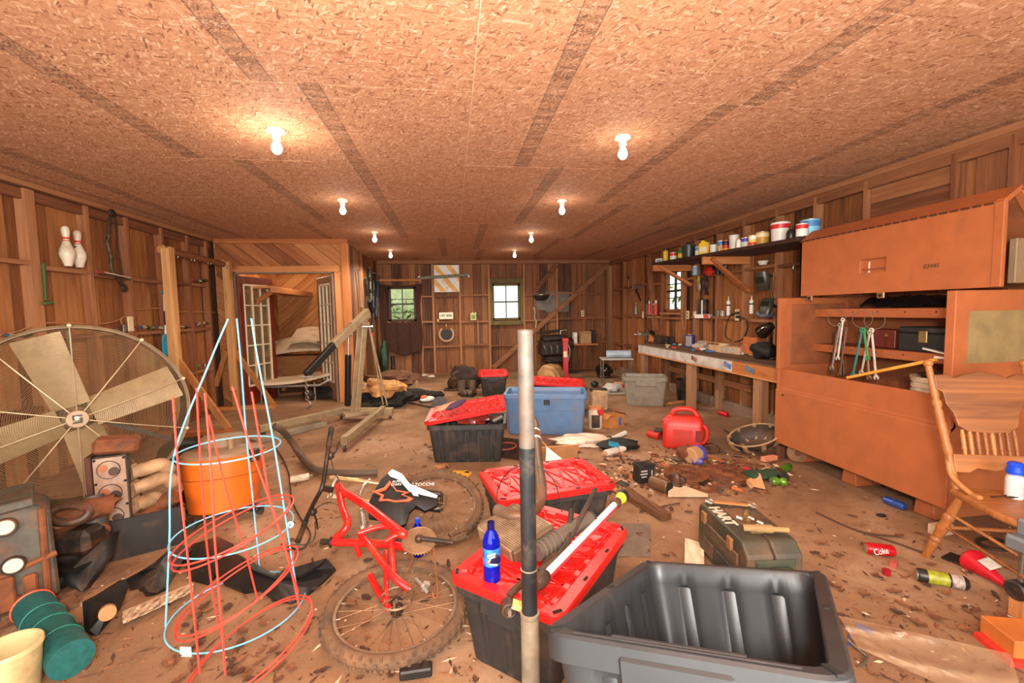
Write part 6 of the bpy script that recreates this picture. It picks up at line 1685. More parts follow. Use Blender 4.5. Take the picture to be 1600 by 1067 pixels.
t = bench_thing('bench_vise', 'small silver bench vise at the far end of the workbench', 'vise', 1011, 532)
MB().cyl((0, 0, 0), (0, 0, .1), .03, n=14).box((0, 0, .13), (.3, .05, .05)).build('vise_body', M_STEEL, t)
MB().box((-.16, 0, .15), (.03, .12, .07)).box((.06, 0, .16), (.03, .12, .07)).build('vise_jaw', M_CHR, t)['kind'] = 'stuff'
MB().cyl((-.3, 0, .12), (-.15, 0, .12), .012, n=10).build('vise_screw', M_CHR, t)
t = bench_thing('grinder_wheel', 'dark green round machine behind the vise on the bench', 'grinder', 1016, 528)
MB().cyl((-.03, .02, .12), (.03, .02, .12), .1, n=22).box((0, .02, .03), (.12, .12, .06)).build('grinder_body', mat('dark_green_paint', (36, 46, 34), .5), t, bevel=.005)
o = MB().prism([(0, 0), (.22, 0), (.02, .15)], .08, frame((.6, -.8, 0), (0, 0, 1), (-.8, -.6, 0), on_bench(1016, 533))).build('wood_wedge', W_PINE); tag(o, 'pale wood wedge on the bench beside the vise', 'wedge')
o = MB().ell(on_bench(1027, 533) + Vector((0, 0, .05)), (.1, .08, .06), 14, 8, bumpy=.4, seed=4).build('tan_rag', mat('tan_cloth', (190, 150, 106), .9)); tag(o, 'tan rag on the far part of the workbench', 'rag')
t = T('tool_case', 'long flat black case towards the back of the workbench', 'case', on_bench(1042, 529) - Vector((.06, 0, 0)), R_(-90))
MB().box((0, .0, .07), (.5, .16, .14)).build('case_body', M_BLACK, t, bevel=.012); MB().box((0, -.045, .1), (.16, .012, .03)).build('case_handle', mat('brown_handle', (90, 56, 36), .5), t, bevel=.004)
t = bench_thing('framed_box', 'blue framed grey box standing on the workbench', 'box', 1078, 539)
MB().box((0, 0, .1), (.14, .07, .2)).build('box_frame', mat('violet_blue', (58, 54, 136), .4), t, bevel=.008)
MB().box((0, -.037, .1), (.1, .006, .16)).build('grey_face', mat('grey_mesh', (150, 142, 142), .5, var=.2, scale=60), t)
MB().box((0, 0, .208), (.05, .03, .018)).build('top_knob', mat('tan_knob', (190, 150, 110), .5), t)
t = T('plastic_bag', 'crumpled clear plastic bag on the workbench right of the blue framed box', 'bag', on_bench(1098, 546))
MB().ell((0, 0, .06), (.14, .1, .065), 16, 10, bumpy=.6, seed=5).build('bag_film', mat('clear_film', (214, 190, 168), .2, var=.2, trans=.4, ior=1.2, bump=.5), t)
t = T('flat_carton', 'long tan carton lying on the workbench near its front edge', 'carton', on_bench(1138, 549), R_(-84))
MB().box((0, 0, .05), (.62, .16, .1)).build('carton_body', mat('tan_card', (196, 156, 120), .8, dirt=(150, 100, 80), damt=.2), t, bevel=.004)
MB().box((.1, -.082, .05), (.3, .003, .05)).build('carton_print', mat('grey_print', (176, 166, 160), .7, var=.3, scale=40), t)
o = MB().box(on_bench(1120, 543) + Vector((.02, 0, .12)), (.08, .46, .02), (0, 0, .05)).build('pale_stick', W_POST); tag(o, 'pale flat board lying on the long carton', 'board')
t = T('tape_roll', 'beige roll standing on the workbench behind the carton', 'roll', on_bench(1132, 538) + Vector((0, 0, 0)))
MB().lathe([(.03, 0), (.075, 0), (.075, .13), (.03, .13), (.03, 0)], 22).build('roll_body', mat('beige_tape', (214, 180, 140), .6), t)
o = MB().cyl(on_bench(1113, 537), on_bench(1113, 537) + Vector((0, 0, .07)), .035, n=16).build('small_jar', mat('amber_jar', (196, 160, 96), .4)); tag(o, 'small tan jar on the workbench between bag and roll', 'jar')
o = MB().box(on_bench(1172, 542) + Vector((.02, 0, .13)), (.06, .3, .22), (0, .1, -.1)).build('cardboard_flap', mat('orange_card', (190, 106, 56), .8)); tag(o, 'orange brown cardboard piece leaning at the back of the workbench', 'cardboard')
t = T('work_lamp', 'glossy black cone shaped lamp on the bench beside the chest', 'lamp', on_bench(1195, 548))
p = WX(1186, 522, 3.5); q = WX(1206, 508, 3.55)
MB().tube([p, p.lerp(q, .15), p.lerp(q, .6), q], [.06, .08, .07, .045], 22).build('lamp_shade', mat('gloss_black', (16, 15, 15), .12, coat=.5, bump=0), t, True)
MB().cyl(q, on_bench(1203, 545), .02, n=10).build('lamp_stem', M_BLACK, t, True)
o = MB().ell(on_bench(1202, 548) + Vector((-.08, .0, .1)), (.13, .16, .12), 16, 10, bumpy=.6, seed=7).build('dark_bag', mat('black_cloth', (26, 24, 22))); tag(o, 'dark crumpled cloth bag heaped at the near end of the bench', 'bag')
SC = [('red', (190, 60, 50)), ('white', (226, 210, 190)), ('dark', (50, 42, 36)), ('steel', (170, 160, 150)), ('tan', (190, 150, 110)), ('blue', (70, 110, 160))]
for i in range(34):
 px = 1024 + (1206 - 1024) * (i + rng.random() * .8) / 34; py = 536 + (px - 1024) * .105 + rng.uniform(-5, 6)
 p = on_bench(px, py); c = SC[i % 6]; sh = (i // 6 + i) % 3; mm = mat('bench_scrap_' + c[0], c[1], .5)
 if sh == 0: o = MB().box(p + Vector((0, 0, .015)), (rng.uniform(.03, .08), rng.uniform(.03, .1), .03), (0, 0, rng.uniform(0, 3))).build('hand_tool', mm)
 elif sh == 1: o = MB().cyl(p + Vector((0, 0, .016)), p + Vector((rng.uniform(-.08, .08), rng.uniform(-.12, .12), .018)), .014, n=10).build('hand_tool', mm)
 else: o = MB().ell(p + Vector((0, 0, .02)), (.03, .045, .02), 9, 5, bumpy=.5, seed=i).build('hand_tool', mm)
 tag(o, 'small %s %s among the clutter on the %s half of the workbench' % (c[0], ('block', 'rod', 'lump')[sh], 'far' if i < 18 else 'near'), 'hand tool', 'small clutter on the workbench')

# ================================================================== things on and under the right wall ledges
def ledge(name, label, cat, px, py, xs=XR - .03): return T(name, label, cat, WX(px, py, xs), R_(-60))

for lab, px, py, h in (('caulk tube left of the outlet on the wall ledge', 1138, 493, 30), ('caulk tube with black band below the long shelf brace', 1174, 490, 28)):
 t = ledge('caulk_tube', 'white ' + lab, 'caulk tube', px, py); k = pxm(t.location, h)
 MB().cyl((0, 0, 0), (0, 0, k * .75), .026, n=16).build('tube_body', M_WHITE, t)
 MB().tube([(0, 0, k * .75), (0, 0, k * .77), (0, 0, k)], [.014, .011, .004], 12).build('nozzle', M_WHITE, t)
 MB().cyl((0, 0, k * .5), (0, 0, k * .58), .027, n=16).build('print_band', M_BLACK, t)
t = ledge('black_carton', 'black box with white stripe standing on the wall ledge', 'box', 1099, 492)
MB().box((0, 0, .12), (.13, .08, .25)).build('box_body', M_BLACK, t, bevel=.006); MB().box((0, -.042, .12), (.02, .006, .22)).build('white_stripe', M_WHITE, t)
t = ledge('small_carton', 'flat white and red carton lying on the wall ledge', 'carton', 1099, 497, XR - .06)
MB().box((0, 0, .03), (.24, .1, .06)).build('carton_body', M_WHITE, t, bevel=.003); MB().box((.07, -.051, .03), (.08, .004, .05)).build('red_panel', mat('red_print', (200, 50, 50), .5), t)
for i, (px, c) in enumerate(((1122, (120, 106, 96)), (1129, (170, 150, 130)), (1086, (206, 170, 140)))):
 t = ledge('tin_cup', ('grey cup left', 'pale cup right', 'pinkish dish at the far side')[i] + ' of the small jars on the wall ledge', 'cup', px, 494)
 MB().lathe([(.001, 0), (.035, 0), (.04, .08), (.036, .08), (.032, .006), (.001, .006)], 16).build('cup_body', mat('cup_%d' % i, c, .4, .3), t)
for i, (px, c, lab) in enumerate(((1011, (60, 60, 70), 'dark'), (1015, (214, 60, 50), 'red'), (1020, (224, 214, 204), 'white and red'), (1025, (196, 60, 60), 'dull red'))):
 t = ledge('aerosol_can', '%s slim can in the row of four left of the side window' % lab, 'can', px, 492)
 MB().cyl((0, 0, 0), (0, 0, .22), .035, n=16).build('can_body', mat('aero_%d' % i, c, .4), t, bevel=.004); MB().cyl((0, 0, .22), (0, 0, .28), .02, n=12).build('can_top', M_WHITE if i % 2 else M_BLACK, t)
t = ledge('grey_bottle', 'little grey bottle on the ledge far left of the side window', 'bottle', 994, 491)
MB().lathe([(.001, 0), (.035, 0), (.035, .14), (.014, .19), (.014, .24), (.001, .24)], 16).build('bottle_body', mat('grey_glass', (120, 124, 110), .2), t)
t = ledge('blue_can', 'pale blue can on the upper wall ledge under the shelf', 'can', 1086, 430, XR - .03)
MB().cyl((0, 0, 0), (0, 0, .13), .045, n=18).build('can_body', mat('pale_blue_tin', (150, 176, 200), .4), t, bevel=.004); MB().cyl((0, 0, .13), (0, 0, .15), .036, n=16).build('can_lid', M_WHITE, t)
o = MB().ell(WX(1107, 424, XR - .04), (.05, .12, .07), 14, 8, bumpy=.5, seed=2).build('red_glove', mat('red_glove', (190, 44, 36), .7)); tag(o, 'crumpled red glove on the upper wall ledge', 'glove')
for i in range(3):
 t = ledge('glass_jar', '%s dark green jar on the upper wall ledge under the shelf' % ('left', 'middle', 'right')[i], 'jar', 1122 + i * 6, 429, XR - .03)
 MB().cyl((0, 0, 0), (0, 0, .11), .03, n=14).build('jar_body', mat('dark_green_glass', (24, 50, 44), .15), t, bevel=.004); MB().cyl((0, 0, .11), (0, 0, .135), .024, n=14).build('jar_lid', M_STEEL, t)
t = ledge('white_bowl', 'small white cup on the ledge above the welding masks', 'cup', 1192, 414, XR - .03)
MB().lathe([(.001, 0), (.04, 0), (.065, .05), (.06, .05), (.036, .006), (.001, .006)], 18).build('bowl_body', M_WHITE, t)
t = T('grass_shears', 'yellow green handled shears hanging on the wall', 'shears', WX(1093, 455, XR - .03))
MB().bar(WX(1092, 432, XR - .03), WX(1091, 444, XR - .03), .04, .02, up=(1, 0, 0)).build('yellow_handle', mat('lime_yellow', (176, 180, 50), .4), t, True, bevel=.005)
MB().ell(WX(1092, 448, XR - .03), (.02, .045, .09), 12, 8).build('tool_head', mat('grey_head', (150, 140, 120), .4, .3), t, True)
t = T('pipe_wrench', 'big black wrench hanging on the wall beside the yellow shears', 'wrench', WX(1105, 462, XR - .03))
MB().tube(smooth_path([WX(1101, 432, XR - .03), WX(1099, 445, XR - .03), WX(1106, 460, XR - .03)]), .02, 8).build('wrench_arm', M_BLACK, t, True)
MB().tube(smooth_path([WX(1103, 432, XR - .04), WX(1106, 444, XR - .04), WX(1102, 460, XR - .04)]), .018, 8).build('wrench_arm', M_BLACK, t, True)
MB().torus(WX(1102, 433, XR - .035), .04, .014, axis=(1, 0, 0), n=16, k=6).build('wrench_jaw', M_BLACK, t, True)
# welding masks
def mask(name, label, px, py, w, h, col, tilt):
 p = WX(px, py, XR - .14); t = T(name, label, 'welding mask', p, (tilt, 0, R_(-70)))
 W, Hh = pxm(p, w), pxm(p, h)
 def shell(u, v):
  a = (u - .5) * 2.6; r = W / 2 * (1 - .25 * (2 * v - 1) ** 2 * (1 if v < .5 else .6))
  return (r * math.sin(a), -r * math.cos(a) * .8, (v - .5) * Hh)
 MB().sheet(14, 10, shell, .006).build('mask_shell', mat(name + '_shell', col, .35, bump=.02), t)
 MB().torus((0, .02, Hh * .2), W * .42, .012, axis=(.15, 0, 1), n=26, k=6).build('head_band', M_BLACK, t)
 MB().box((0, -W * .41, .02), (W * .55, .014, Hh * .3)).build('visor_window', mat('visor_dark', (28, 34, 26), .15), t, bevel=.005)
 return t

mask('welding_mask', 'dark olive welding mask hanging high on the wall beside the chest', 1193, 438, 24, 30, (58, 56, 44), .25)
mask('welding_mask', 'dark grey welding mask hanging below the olive one', 1199, 480, 22, 26, (58, 58, 60), -.35)
o = MB().tube(smooth_path([WX(x, y, XR - .1) for x, y in ((1209, 425), (1208, 445), (1206, 462), (1212, 468))]), .008, 6).build('mask_hanger', M_STEEL); tag(o, 'thin steel hanger bar between the two welding masks', 'hanger')
o = MB().ell(WX(1195, 490, XR - .05), (.06, .14, .05), 12, 8, bumpy=.3, seed=8).build('blue_rag', mat('blue_grey_cloth', (120, 136, 150), .8)); tag(o, 'blue grey rag on the ledge under the lower welding mask', 'rag')
outlet(WX(1152, 492, XR - .03), 'x-', 'white double outlet with black plugs over the workbench', True, .08, .16)
outlet(WX(1075, 492, XR - .03), 'x-', 'white double outlet right of the side window', True, .08, .14)
outlet(WX(1005, 492, XR - .03), 'x-', 'narrow almond outlet on the far stud left of the side window', False, .06, .14)
for i, L in enumerate(([(1152, 489), (1142, 492), (1136, 505), (1134, 525), (1142, 532)], [(1153, 495), (1166, 500), (1168, 515), (1160, 530), (1148, 534)])):
 t = T('extension_lead', 'black cord from the outlet to the bench, %s' % ('left loop', 'right loop')[i], 'cord', WX(*L[-1], XR - .12))
 MB().tube(smooth_path([WX(x, y, XR - .07) for x, y in L]), .009, 8).build('cord', M_BLACK, t, True)
 MB().box(WX(*L[0], XR - .06), (.05, .04, .035)).build('plug', M_BLACK, t, True, bevel=.005)
o = MB().tube(smooth_path([WX(x, y, XR - .03) for x, y in ((1066, 470), (1066, 495), (1068, 515), (1072, 505), (1070, 485))]), .005, 6).build('power_lead', mat('tan_cable', (190, 130, 80))); tag(o, 'tan cord hanging below the side window edge', 'cord')
# far right wall: hook rack, clamp, brush
t = T('hook_rack', 'small rack of steel hooks on the right wall near the back corner', 'rack', WX(995, 448, XR - .02))
MB().bar(WX(988, 447, XR - .02), WX(1003, 445, XR - .02), .02, .03).build('rack_bar', M_STEEL, t, True)
for k in range(6): MB().tube([WX(988.5 + k * 2.8, 446, XR - .03), WX(988.5 + k * 2.8, 452, XR - .03)], .008, 6).build('hook', M_STEEL, t, True)
t = T('adjustable_wrench', 'dark wrench hanging slanted under the hook rack', 'wrench', WX(1000, 472, XR - .03))
MB().bar(WX(995, 454, XR - .03), WX(1001, 470, XR - .03), .04, .015, up=(1, 0, 0)).build('shank', M_BLACK, t, True); MB().torus(WX(995, 455, XR - .03), .045, .016, axis=(1, 0, 0), n=14, k=6, a0=.6, a1=5.6).build('jaw', M_BLACK, t, True)
o = MB().prism([(-.06, .05), (.06, .05), (0, -.07)], .03, frame((0, -1, 0), (0, 0, 1), (-1, 0, 0), WX(987, 458, XR - .01))).build('wire_triangle', mat('brass', (176, 146, 96))); tag(o, 'small brass triangle hanging left of the dark wrench', 'tool')
t = T('paint_brush', 'narrow brush with pale handle hanging near the back right corner', 'brush', WX(982, 448, XR - .02))
MB().bar(WX(982, 435, XR - .02), WX(982, 449, XR - .02), .02, .012, up=(1, 0, 0)).build('handle', W_POST, t, True); MB().bar(WX(982, 431, XR - .02), WX(982, 436, XR - .02), .035, .02, up=(1, 0, 0)).build('bristles', M_BLACK, t, True)
o = MB().torus(WX(1246, 418, XR - .04), .05, .006, axis=(1, .3, 0), n=20, k=6, sq=1).build('wire_coil', M_STEEL); tag(o, 'small wire coil hanging on the ledge left of the chest lid', 'wire')

# small table at the back right with a roll, under-bench things
t = T('small_table', 'little grey topped steel table behind the workbench end', 'table', (3.25, 8.35, 0), R_(-12))
MB().box((0, 0, .5), (.62, .4, .025)).build('table_top', mat('grey_top', (184, 176, 166), .5), t, bevel=.004)
for sx in (-1, 1):
 for sy in (-1, 1): MB().cyl((sx * .28, sy * .17, 0), (sx * .28, sy * .17, .49), .014, n=10).build('leg', M_STEEL, t)
t = T('paper_roll', 'pale blue roll lying on the little steel table', 'roll', (3.3, 8.35, .513), R_(-20))
MB().cyl((-.24, 0, .075), (.24, 0, .075), .075, n=22).build('roll_body', mat('pale_blue_wrap', (166, 180, 192), .4, var=.15, bump=.3), t); MB().cyl((.235, 0, .075), (.245, 0, .075), .03, n=14).build('roll_core', M_BLACK, t)
t = T('black_bucket', 'black bucket under the workbench behind the grey tote', 'bucket', (3.62, 6.35, 0))
MB().lathe([(.001, 0), (.13, 0), (.15, .36), (.155, .37), (.145, .37), (.122, .012), (.001, .012)], 26).build('bucket_shell', M_BLACK, t)
t = T('cable_spool', 'spool with white flange and red wire beside the bench leg', 'spool', FL(1068, 622, 0) + Vector((.04, -.02, .13)), R_(70))
MB().cyl((0, -.055, 0), (0, .055, 0), .1, n=24).build('wire_winding', mat('red_wire', (176, 40, 32), .5, var=.2, scale=50), t)
for s in (-1, 1): MB().cyl((0, s * .05, 0), (0, s * .06, 0), .13, n=28).build('flange', M_WHITE, t); MB().cyl((0, s * .061, 0), (0, s * .062, 0), .02, n=14).build('arbor_hole', M_SLOT, t)
o = MB().cyl(FL(1040, 631, .03), FL(1074, 627, .03), .03, n=14).build('pale_tube', W_POST); tag(o, 'pale wooden rod lying on the floor before the bench leg', 'rod')

# ================================================================== pressed back oak chair
M_OAK = wood('oak_z', [(120, 66, 28), (164, 98, 48), (184, 120, 66)], 2, 1.2, rough=.45, knots=0)
M_OAKX = wood('oak_x', [(116, 64, 28), (164, 98, 48), (186, 122, 68)], 0, .8, rough=.45, knots=0)
cw, cf = Vector((.954, -.30, 0)), Vector((-.30, -.954, 0))
sl = Vector((2.74, 2.03, 0))
Mc = frame(cw, -cf, (0, 0, 1), sl)     # local x: chair width, local y: backwards
chair = T('oak_chair', 'golden oak pressed back chair with turned spindles at the right edge', 'chair', sl, Mc.to_euler())
SW, SD, SH = .44, .50, .45
def turned(p, q, r, rings=3):
 p, q = Vector(p), Vector(q); L = (q - p).length; P = []; Rr = []
 for i in range(41):
  s = i / 40; k = .8 + .2 * math.sin(s * PI)
  for c in ((.32, .5, .68) if rings == 3 else (.25, .75) if rings == 2 else (.5,)):
   d = abs(s - c)
   if d < .045: k = 1.12 if d < .008 or .018 < d < .03 else .78
  P.append(p.lerp(q, s)); Rr.append(r * k)
 return MB().tube(P, Rr, 14)
seat = [(-.0, 0), (SW, 0), (SW + .02, -SD * .6), (SW - .02, -SD), (.02, -SD), (-.02, -SD * .6)]
MB().prism(seat, .04, None, SH - .04).build('seat', M_OAKX, chair, bevel=.015, seg=3)
for x, lean in ((.03, -.05), (SW - .03, .05)):
 turned((x, -.015, SH - .02), (x + lean, .16, 1.12), .02).ell((x + lean, .162, 1.13), .024, 14, 8).build('back_post', M_OAK, chair)
 turned((x, -.04, SH - .04), (x + lean * 1.6, .07, .0), .024).build('leg', M_OAK, chair)
 turned((x, -SD + .04, SH - .04), (x + lean * 1.2, -SD - .05, .0), .024).build('leg', M_OAK, chair)
 for z, k in ((.22, .45), (.3, .3)):
  MB().tube([(x + lean * k * 1.6, -.04 + .11 * k, z), (x + lean * k * 1.4, -SD + .03 - .08 * k, z - .02)], [.009, .009], 10).build('side_stretcher', M_OAK, chair)
 MB().tube(smooth_path([(x + lean * .3, .04, SH + .17), (x + lean * .5, -.01, SH + .07), (x + lean * .1, -.1, SH + .012), (x, -.16, SH + .008)]), .014, 10).build('hip_rail', M_OAK, chair)
for y, z in ((.035, .2), (-SD - .02, .24)): MB().tube([(-.02, y, z), (SW + .02, y, z)], .01, 10).build('cross_stretcher', M_OAK, chair)
bk = lambda z: .16 * (z - SH) / .67 - .012
def backpanel(poly, z0, th, name):
 m4 = Matrix(((1, 0, 0, 0), (0, .232, -.973, bk(z0)), (0, .973, .232, z0), (0, 0, 0, 1)))
 return MB().prism(poly, th, m4, -th / 2).build(name, M_OAKX, chair, bevel=.005, seg=2)
top = [(-.012, .34), (.05, .345), (.09, .325), (.14, .345), (.22, .36), (.30, .345), (.35, .325), (.39, .345), (SW + .012, .34), (SW + .012, .26), (SW - .02, .24), (SW - .03, .17), (SW - .06, .12), (SW - .075, .05), (SW - .12, .02), (.22, .012), (.12, .02), (.075, .05), (.06, .12), (.03, .17), (.02, .24), (-.012, .26)]
backpanel(top, .735, .024, 'crest_panel')
backpanel([(.03, .0), (.1, -.0), (.14, .025), (.22, .012), (.30, .025), (.34, 0), (SW - .03, 0), (SW - .03, .1), (.03, .1)], .535, .022, 'lower_rail')
for i in range(8):
 x = .095 + (SW - .19) * i / 7
 turned((x, bk(.63), .63), (x, bk(.76), .765), .0105, 2).build('spindle', M_OAK, chair)
t = T('spray_bottle', 'white bottle with a blue cap standing on the chair seat', 'bottle', FL(1584, 777, SH))
MB().lathe([(.001, 0), (.034, 0), (.036, .006), (.036, .1), (.03, .118), (.016, .126)], 24).build('bottle_body', mat('white_bottle', (222, 210, 206), .35, var=.04), t)
MB().lathe([(.0365, .02), (.0368, .022), (.0368, .085), (.0365, .087)], 24, a0=-2.6, a1=.2).build('label_sheet', mat('grey_text_label', (196, 184, 180), .5, var=.12, scale=60), t)
MB().lathe([(.014, .126), (.034, .13), (.037, .145), (.03, .165), (.033, .178), (.024, .19), (.001, .192)], 22).build('blue_cap', mat('bright_blue_cap', (16, 70, 206), .3), t)
t = T('key_bunch', 'bunch of dark keys lying on the chair seat', 'keys', Mc @ Vector((.14, -.13, SH + .004)))
MB().bar((-.05, .0, .006), (.03, .0, .006), .012, .004).build('key', M_IROND, t); MB().torus((.045, -.01, .006), .016, .004, n=16, k=6).build('key_ring', M_IROND, t); MB().bar((.03, -.02, .008), (.07, -.03, .01), .012, .005).build('key', M_IROND, t)
# ================================================================== back wall things
yb_ = YB - .02
M_CURT = mat('brown_blanket', (66, 36, 26), .95, var=.15, scale=20, bump=.3)
def curtain():
 nx, nz = 36, 56; V = {}; vs = []; fs = []
 x0, x1, z0, z1 = -1.66, -.69, .50, 2.18
 def pt(i, j):
  u, v = i / nx, j / nz
  x = x0 + (x1 - x0) * u; z = z0 + (z1 - z0) * v
  z += .05 * math.sin(u * 9) * (1 - v) - .05 * math.sin(u * PI) * v + (.07 * (1 - u) * (1 - v) ** 3)
  x += -.06 * (1 - v) * (u ** 4) + .03 * math.sin(v * 7) * (u ** 3) + (.05 * (1 - v) ** 4 if u < .1 else 0)
  return (x, yb_ - .035 + .018 * math.sin(u * 22 + v * 2) * (1.1 - v) + .008 * math.sin(u * 41), z)
 for j in range(nz):
  for i in range(nx):
   c = pt(i + .5, j + .5)
   if -1.50 < c[0] < -.83 and 1.28 < c[2] < 2.10: continue
   q = []
   for a, b in ((i, j), (i + 1, j), (i + 1, j + 1), (i, j + 1)):
    if (a, b) not in V: V[(a, b)] = len(vs); vs.append(pt(a, b))
    q.append(V[(a, b)])
   fs.append(tuple(q))
 m = MB(); m.add(vs, fs, True); o = m.build('window_curtain', M_CURT)
 s = o.modifiers.new('thick', 'SOLIDIFY'); s.thickness = .012
 return tag(o, 'dark brown blanket curtain with a square opening over the left back window', 'curtain')

curtain()
t = T('insulation_board', 'white insulation board with orange print fixed high on the back wall', 'board', (-.1, yb_ - .01, 1.97))
MB().box((0, 0, .32), (.59, .035, .64)).build('board_sheet', mat('white_foam', (236, 232, 226), .6, var=.03), t, bevel=.008)
M_ORP = mat('orange_board_print', (232, 178, 92), .6, var=.1)
def band(poly):
 MB().prism(poly, .002, frame((1, 0, 0), (0, 0, 1), (0, -1, 0), (0, -.018, 0))).build('print_band', M_ORP, t)
for a in (-.42, -.12, .2):
 P = clip_poly([(-.285, .01), (.285, .01), (.285, .63), (-.285, .63)], lambda q: q[0] + q[1] * .8 - .28 - a); P = clip_poly(P, lambda q: a + .13 - (q[0] + q[1] * .8 - .28)) if P else P
 if len(P) > 2: band(P)
text(t, 'board_print', 'erg', (.0, -.021, .2), (PI / 2, R_(50), 0), .2, M_ORP, .001)
text(t, 'board_print', 'e', (-.2, -.021, .5), (PI / 2, R_(50), 0), .2, M_ORP, .001)
t = T('angle_iron_bar', 'speckled grey metal bar nailed slanting across the insulation board', 'bar', (-.16, yb_ - .05, 2.3))
MB().bar((-.79, yb_ - .05, 2.30), (.47, yb_ - .05, 2.37), .02, .075, up=(0, 0, 1)).build('bar_web', mat('speckled_steel', (120, 110, 90), .6, .4, .4, 30), t, True, bevel=.003)
for x in (-.74, .42): MB().cyl((x, yb_ - .065, 2.335), (x, yb_ - .058, 2.335), .018, n=10).build('bolt', M_STEEL, t, True)
t = T('licence_plate', 'white vehicle licence plate reading HIT 4086 on the back wall', 'plate', (-.135, yb_ - .015, 1.33))
MB().box((0, 0, .08), (.33, .006, .16)).build('plate_sheet', mat('plate_cream', (236, 220, 190), .4, var=.04), t, bevel=.01, seg=2)
text(t, 'plate_number', 'HIT 4086', (0, -.005, .08), (PI / 2, 0, 0), .07, mat('plate_ink', (50, 44, 40), .5), .001, bold=.002)
o = MB().ell((-.33, yb_ - .02, 1.3), (.03, .015, .04), 10, 6, bumpy=.3).build('tan_tag', W_POST); tag(o, 'little tan tag left below the licence plate', 'tag')
t = T('round_hanger', 'tan open ring around a dark disc hanging under the licence plate', 'ring', (-.14, yb_ - .03, .79))
MB().torus((0, 0, .18), .165, .026, axis=(0, 1, 0), n=36, k=8, a0=PI / 2 + 2.5, a1=PI / 2 - 2.5).build('ring_frame', mat('tan_ring', (186, 150, 116), .6), t)
MB().cyl((0, -.012, .165), (0, .012, .165), .132, n=32).build('dark_disc', mat('dark_disc', (50, 44, 44), .7, bump=.2), t)
MB().bar((0, 0, .36), (0, 0, .43), .02, .04, up=(0, 1, 0)).build('ring_hook', mat('tan_ring', (186, 150, 116)), t)
t = T('oil_jug', 'pale yellow jug with a green label on the back wall ledge', 'jug', (.51, yb_ - .04, 1.29))
MB().prism([(-.07, 0), (.07, 0), (.07, .19), (-.03, .19), (-.07, .16)], .08, frame((1, 0, 0), (0, 0, 1), (0, -1, 0), (0, .04, 0))).build('jug_body', mat('pale_yellow', (220, 206, 140), .45), t, bevel=.01, seg=2)
MB().box((0, -.043, .08), (.1, .004, .1)).build('green_label', mat('green_label', (110, 140, 60), .5, var=.3, scale=30), t); MB().cyl((-.045, 0, .17), (-.045, 0, .2), .018, n=10).build('jug_cap', M_BLACK, t)
MB().box((.02, -.042, .172), (.05, .006, .014)).build('grip_slot', M_SLOT, t)
t = T('tractor_seat', 'black half round seat shell with a steel rim hanging on the back wall', 'seat', (2.17, yb_ - .06, 1.73))
MB().lathe([(.001, 0), (.1, .01), (.17, .06), (.2, .14), (.19, .14), (.16, .07), (.001, .02)], 28, (0, 0, 0), None, True, PI, 2 * PI).build('seat_shell', mat('black_shell', (40, 38, 36), .4), t)
MB().torus((0, 0, .14), .195, .013, n=28, k=6, a0=PI, a1=2 * PI).build('seat_rim', M_STEEL, t); MB().bar((.16, 0, .14), (.16, .02, .26), .02, .03).build('seat_strap', M_STEEL, t)
o = MB().tube(smooth_path([WY(x, y, yb_ - .03) for x, y in ((834, 480), (836, 488), (835, 495), (838, 503), (837, 512))]), .012, 6).build('rope', mat('cream_rope', (210, 190, 150), .8)); tag(o, 'short cream rope hanging on the back wall left of the diagonal brace', 'rope')
for i, (x0, z0, x1, z1) in enumerate(((2.07, 1.5, 2.55, 1.74), (2.3, 1.45, 2.9, 1.95))):
 o = MB().box(((x0 + x1) / 2, YB + .06 - i * .004, (z0 + z1) / 2), (x1 - x0, .006, z1 - z0)).build('flashing_sheet', mat('grey_flashing', (112, 100, 92), .5, .4)); tag(o, ('small', 'larger')[i] + ' grey metal sheet set between the back wall studs', 'sheet')
outlet((3.23, yb_, 1.40), 'y-', 'white double outlet on the back wall stud near the right corner', True, .075, .16)
t = T('wall_ledge', 'narrow wooden shelf on the back wall right of the red stand', 'shelf', (3.17, YB - .12, .66))
MB().box((0, 0, -.02), (.75, .3, .035)).build('shelf_board', W_PINE, t, bevel=.004)
for x in (-.3, .3): MB().bar((x, -.1, -.04), (x, .12, -.22), .03, .05).build('shelf_bracket', W_RAILX, t)
t = T('cardboard_box', 'tan cardboard box standing on the narrow back shelf', 'box', (3.25, YB - .13, .662))
MB().box((0, 0, .15), (.26, .2, .3)).build('box_body', mat('tan_box', (176, 134, 88), .8), t, bevel=.004); MB().box((0, -.102, .26), (.24, .004, .02)).build('box_flap', mat('tan_box_dark', (140, 100, 64), .8), t)
o = MB().box((3.0, YB - .1, .8), (.09, .14, .27)).build('white_carton', M_WHITE, bevel=.004); tag(o, 'white carton left of the tan box on the back shelf', 'carton')
o = MB().box((3.46, YB - .1, .82), (.12, .16, .32)).build('black_speaker', M_BLACK, bevel=.01); tag(o, 'black box right of the tan box on the back shelf', 'box')
o = MB().ell((2.9, YB - .14, .72), (.08, .08, .06), 12, 8, bumpy=.3).build('red_lantern', mat('maroon_part', (120, 40, 36), .5)); tag(o, 'maroon lump at the left end of the back shelf', 'part')

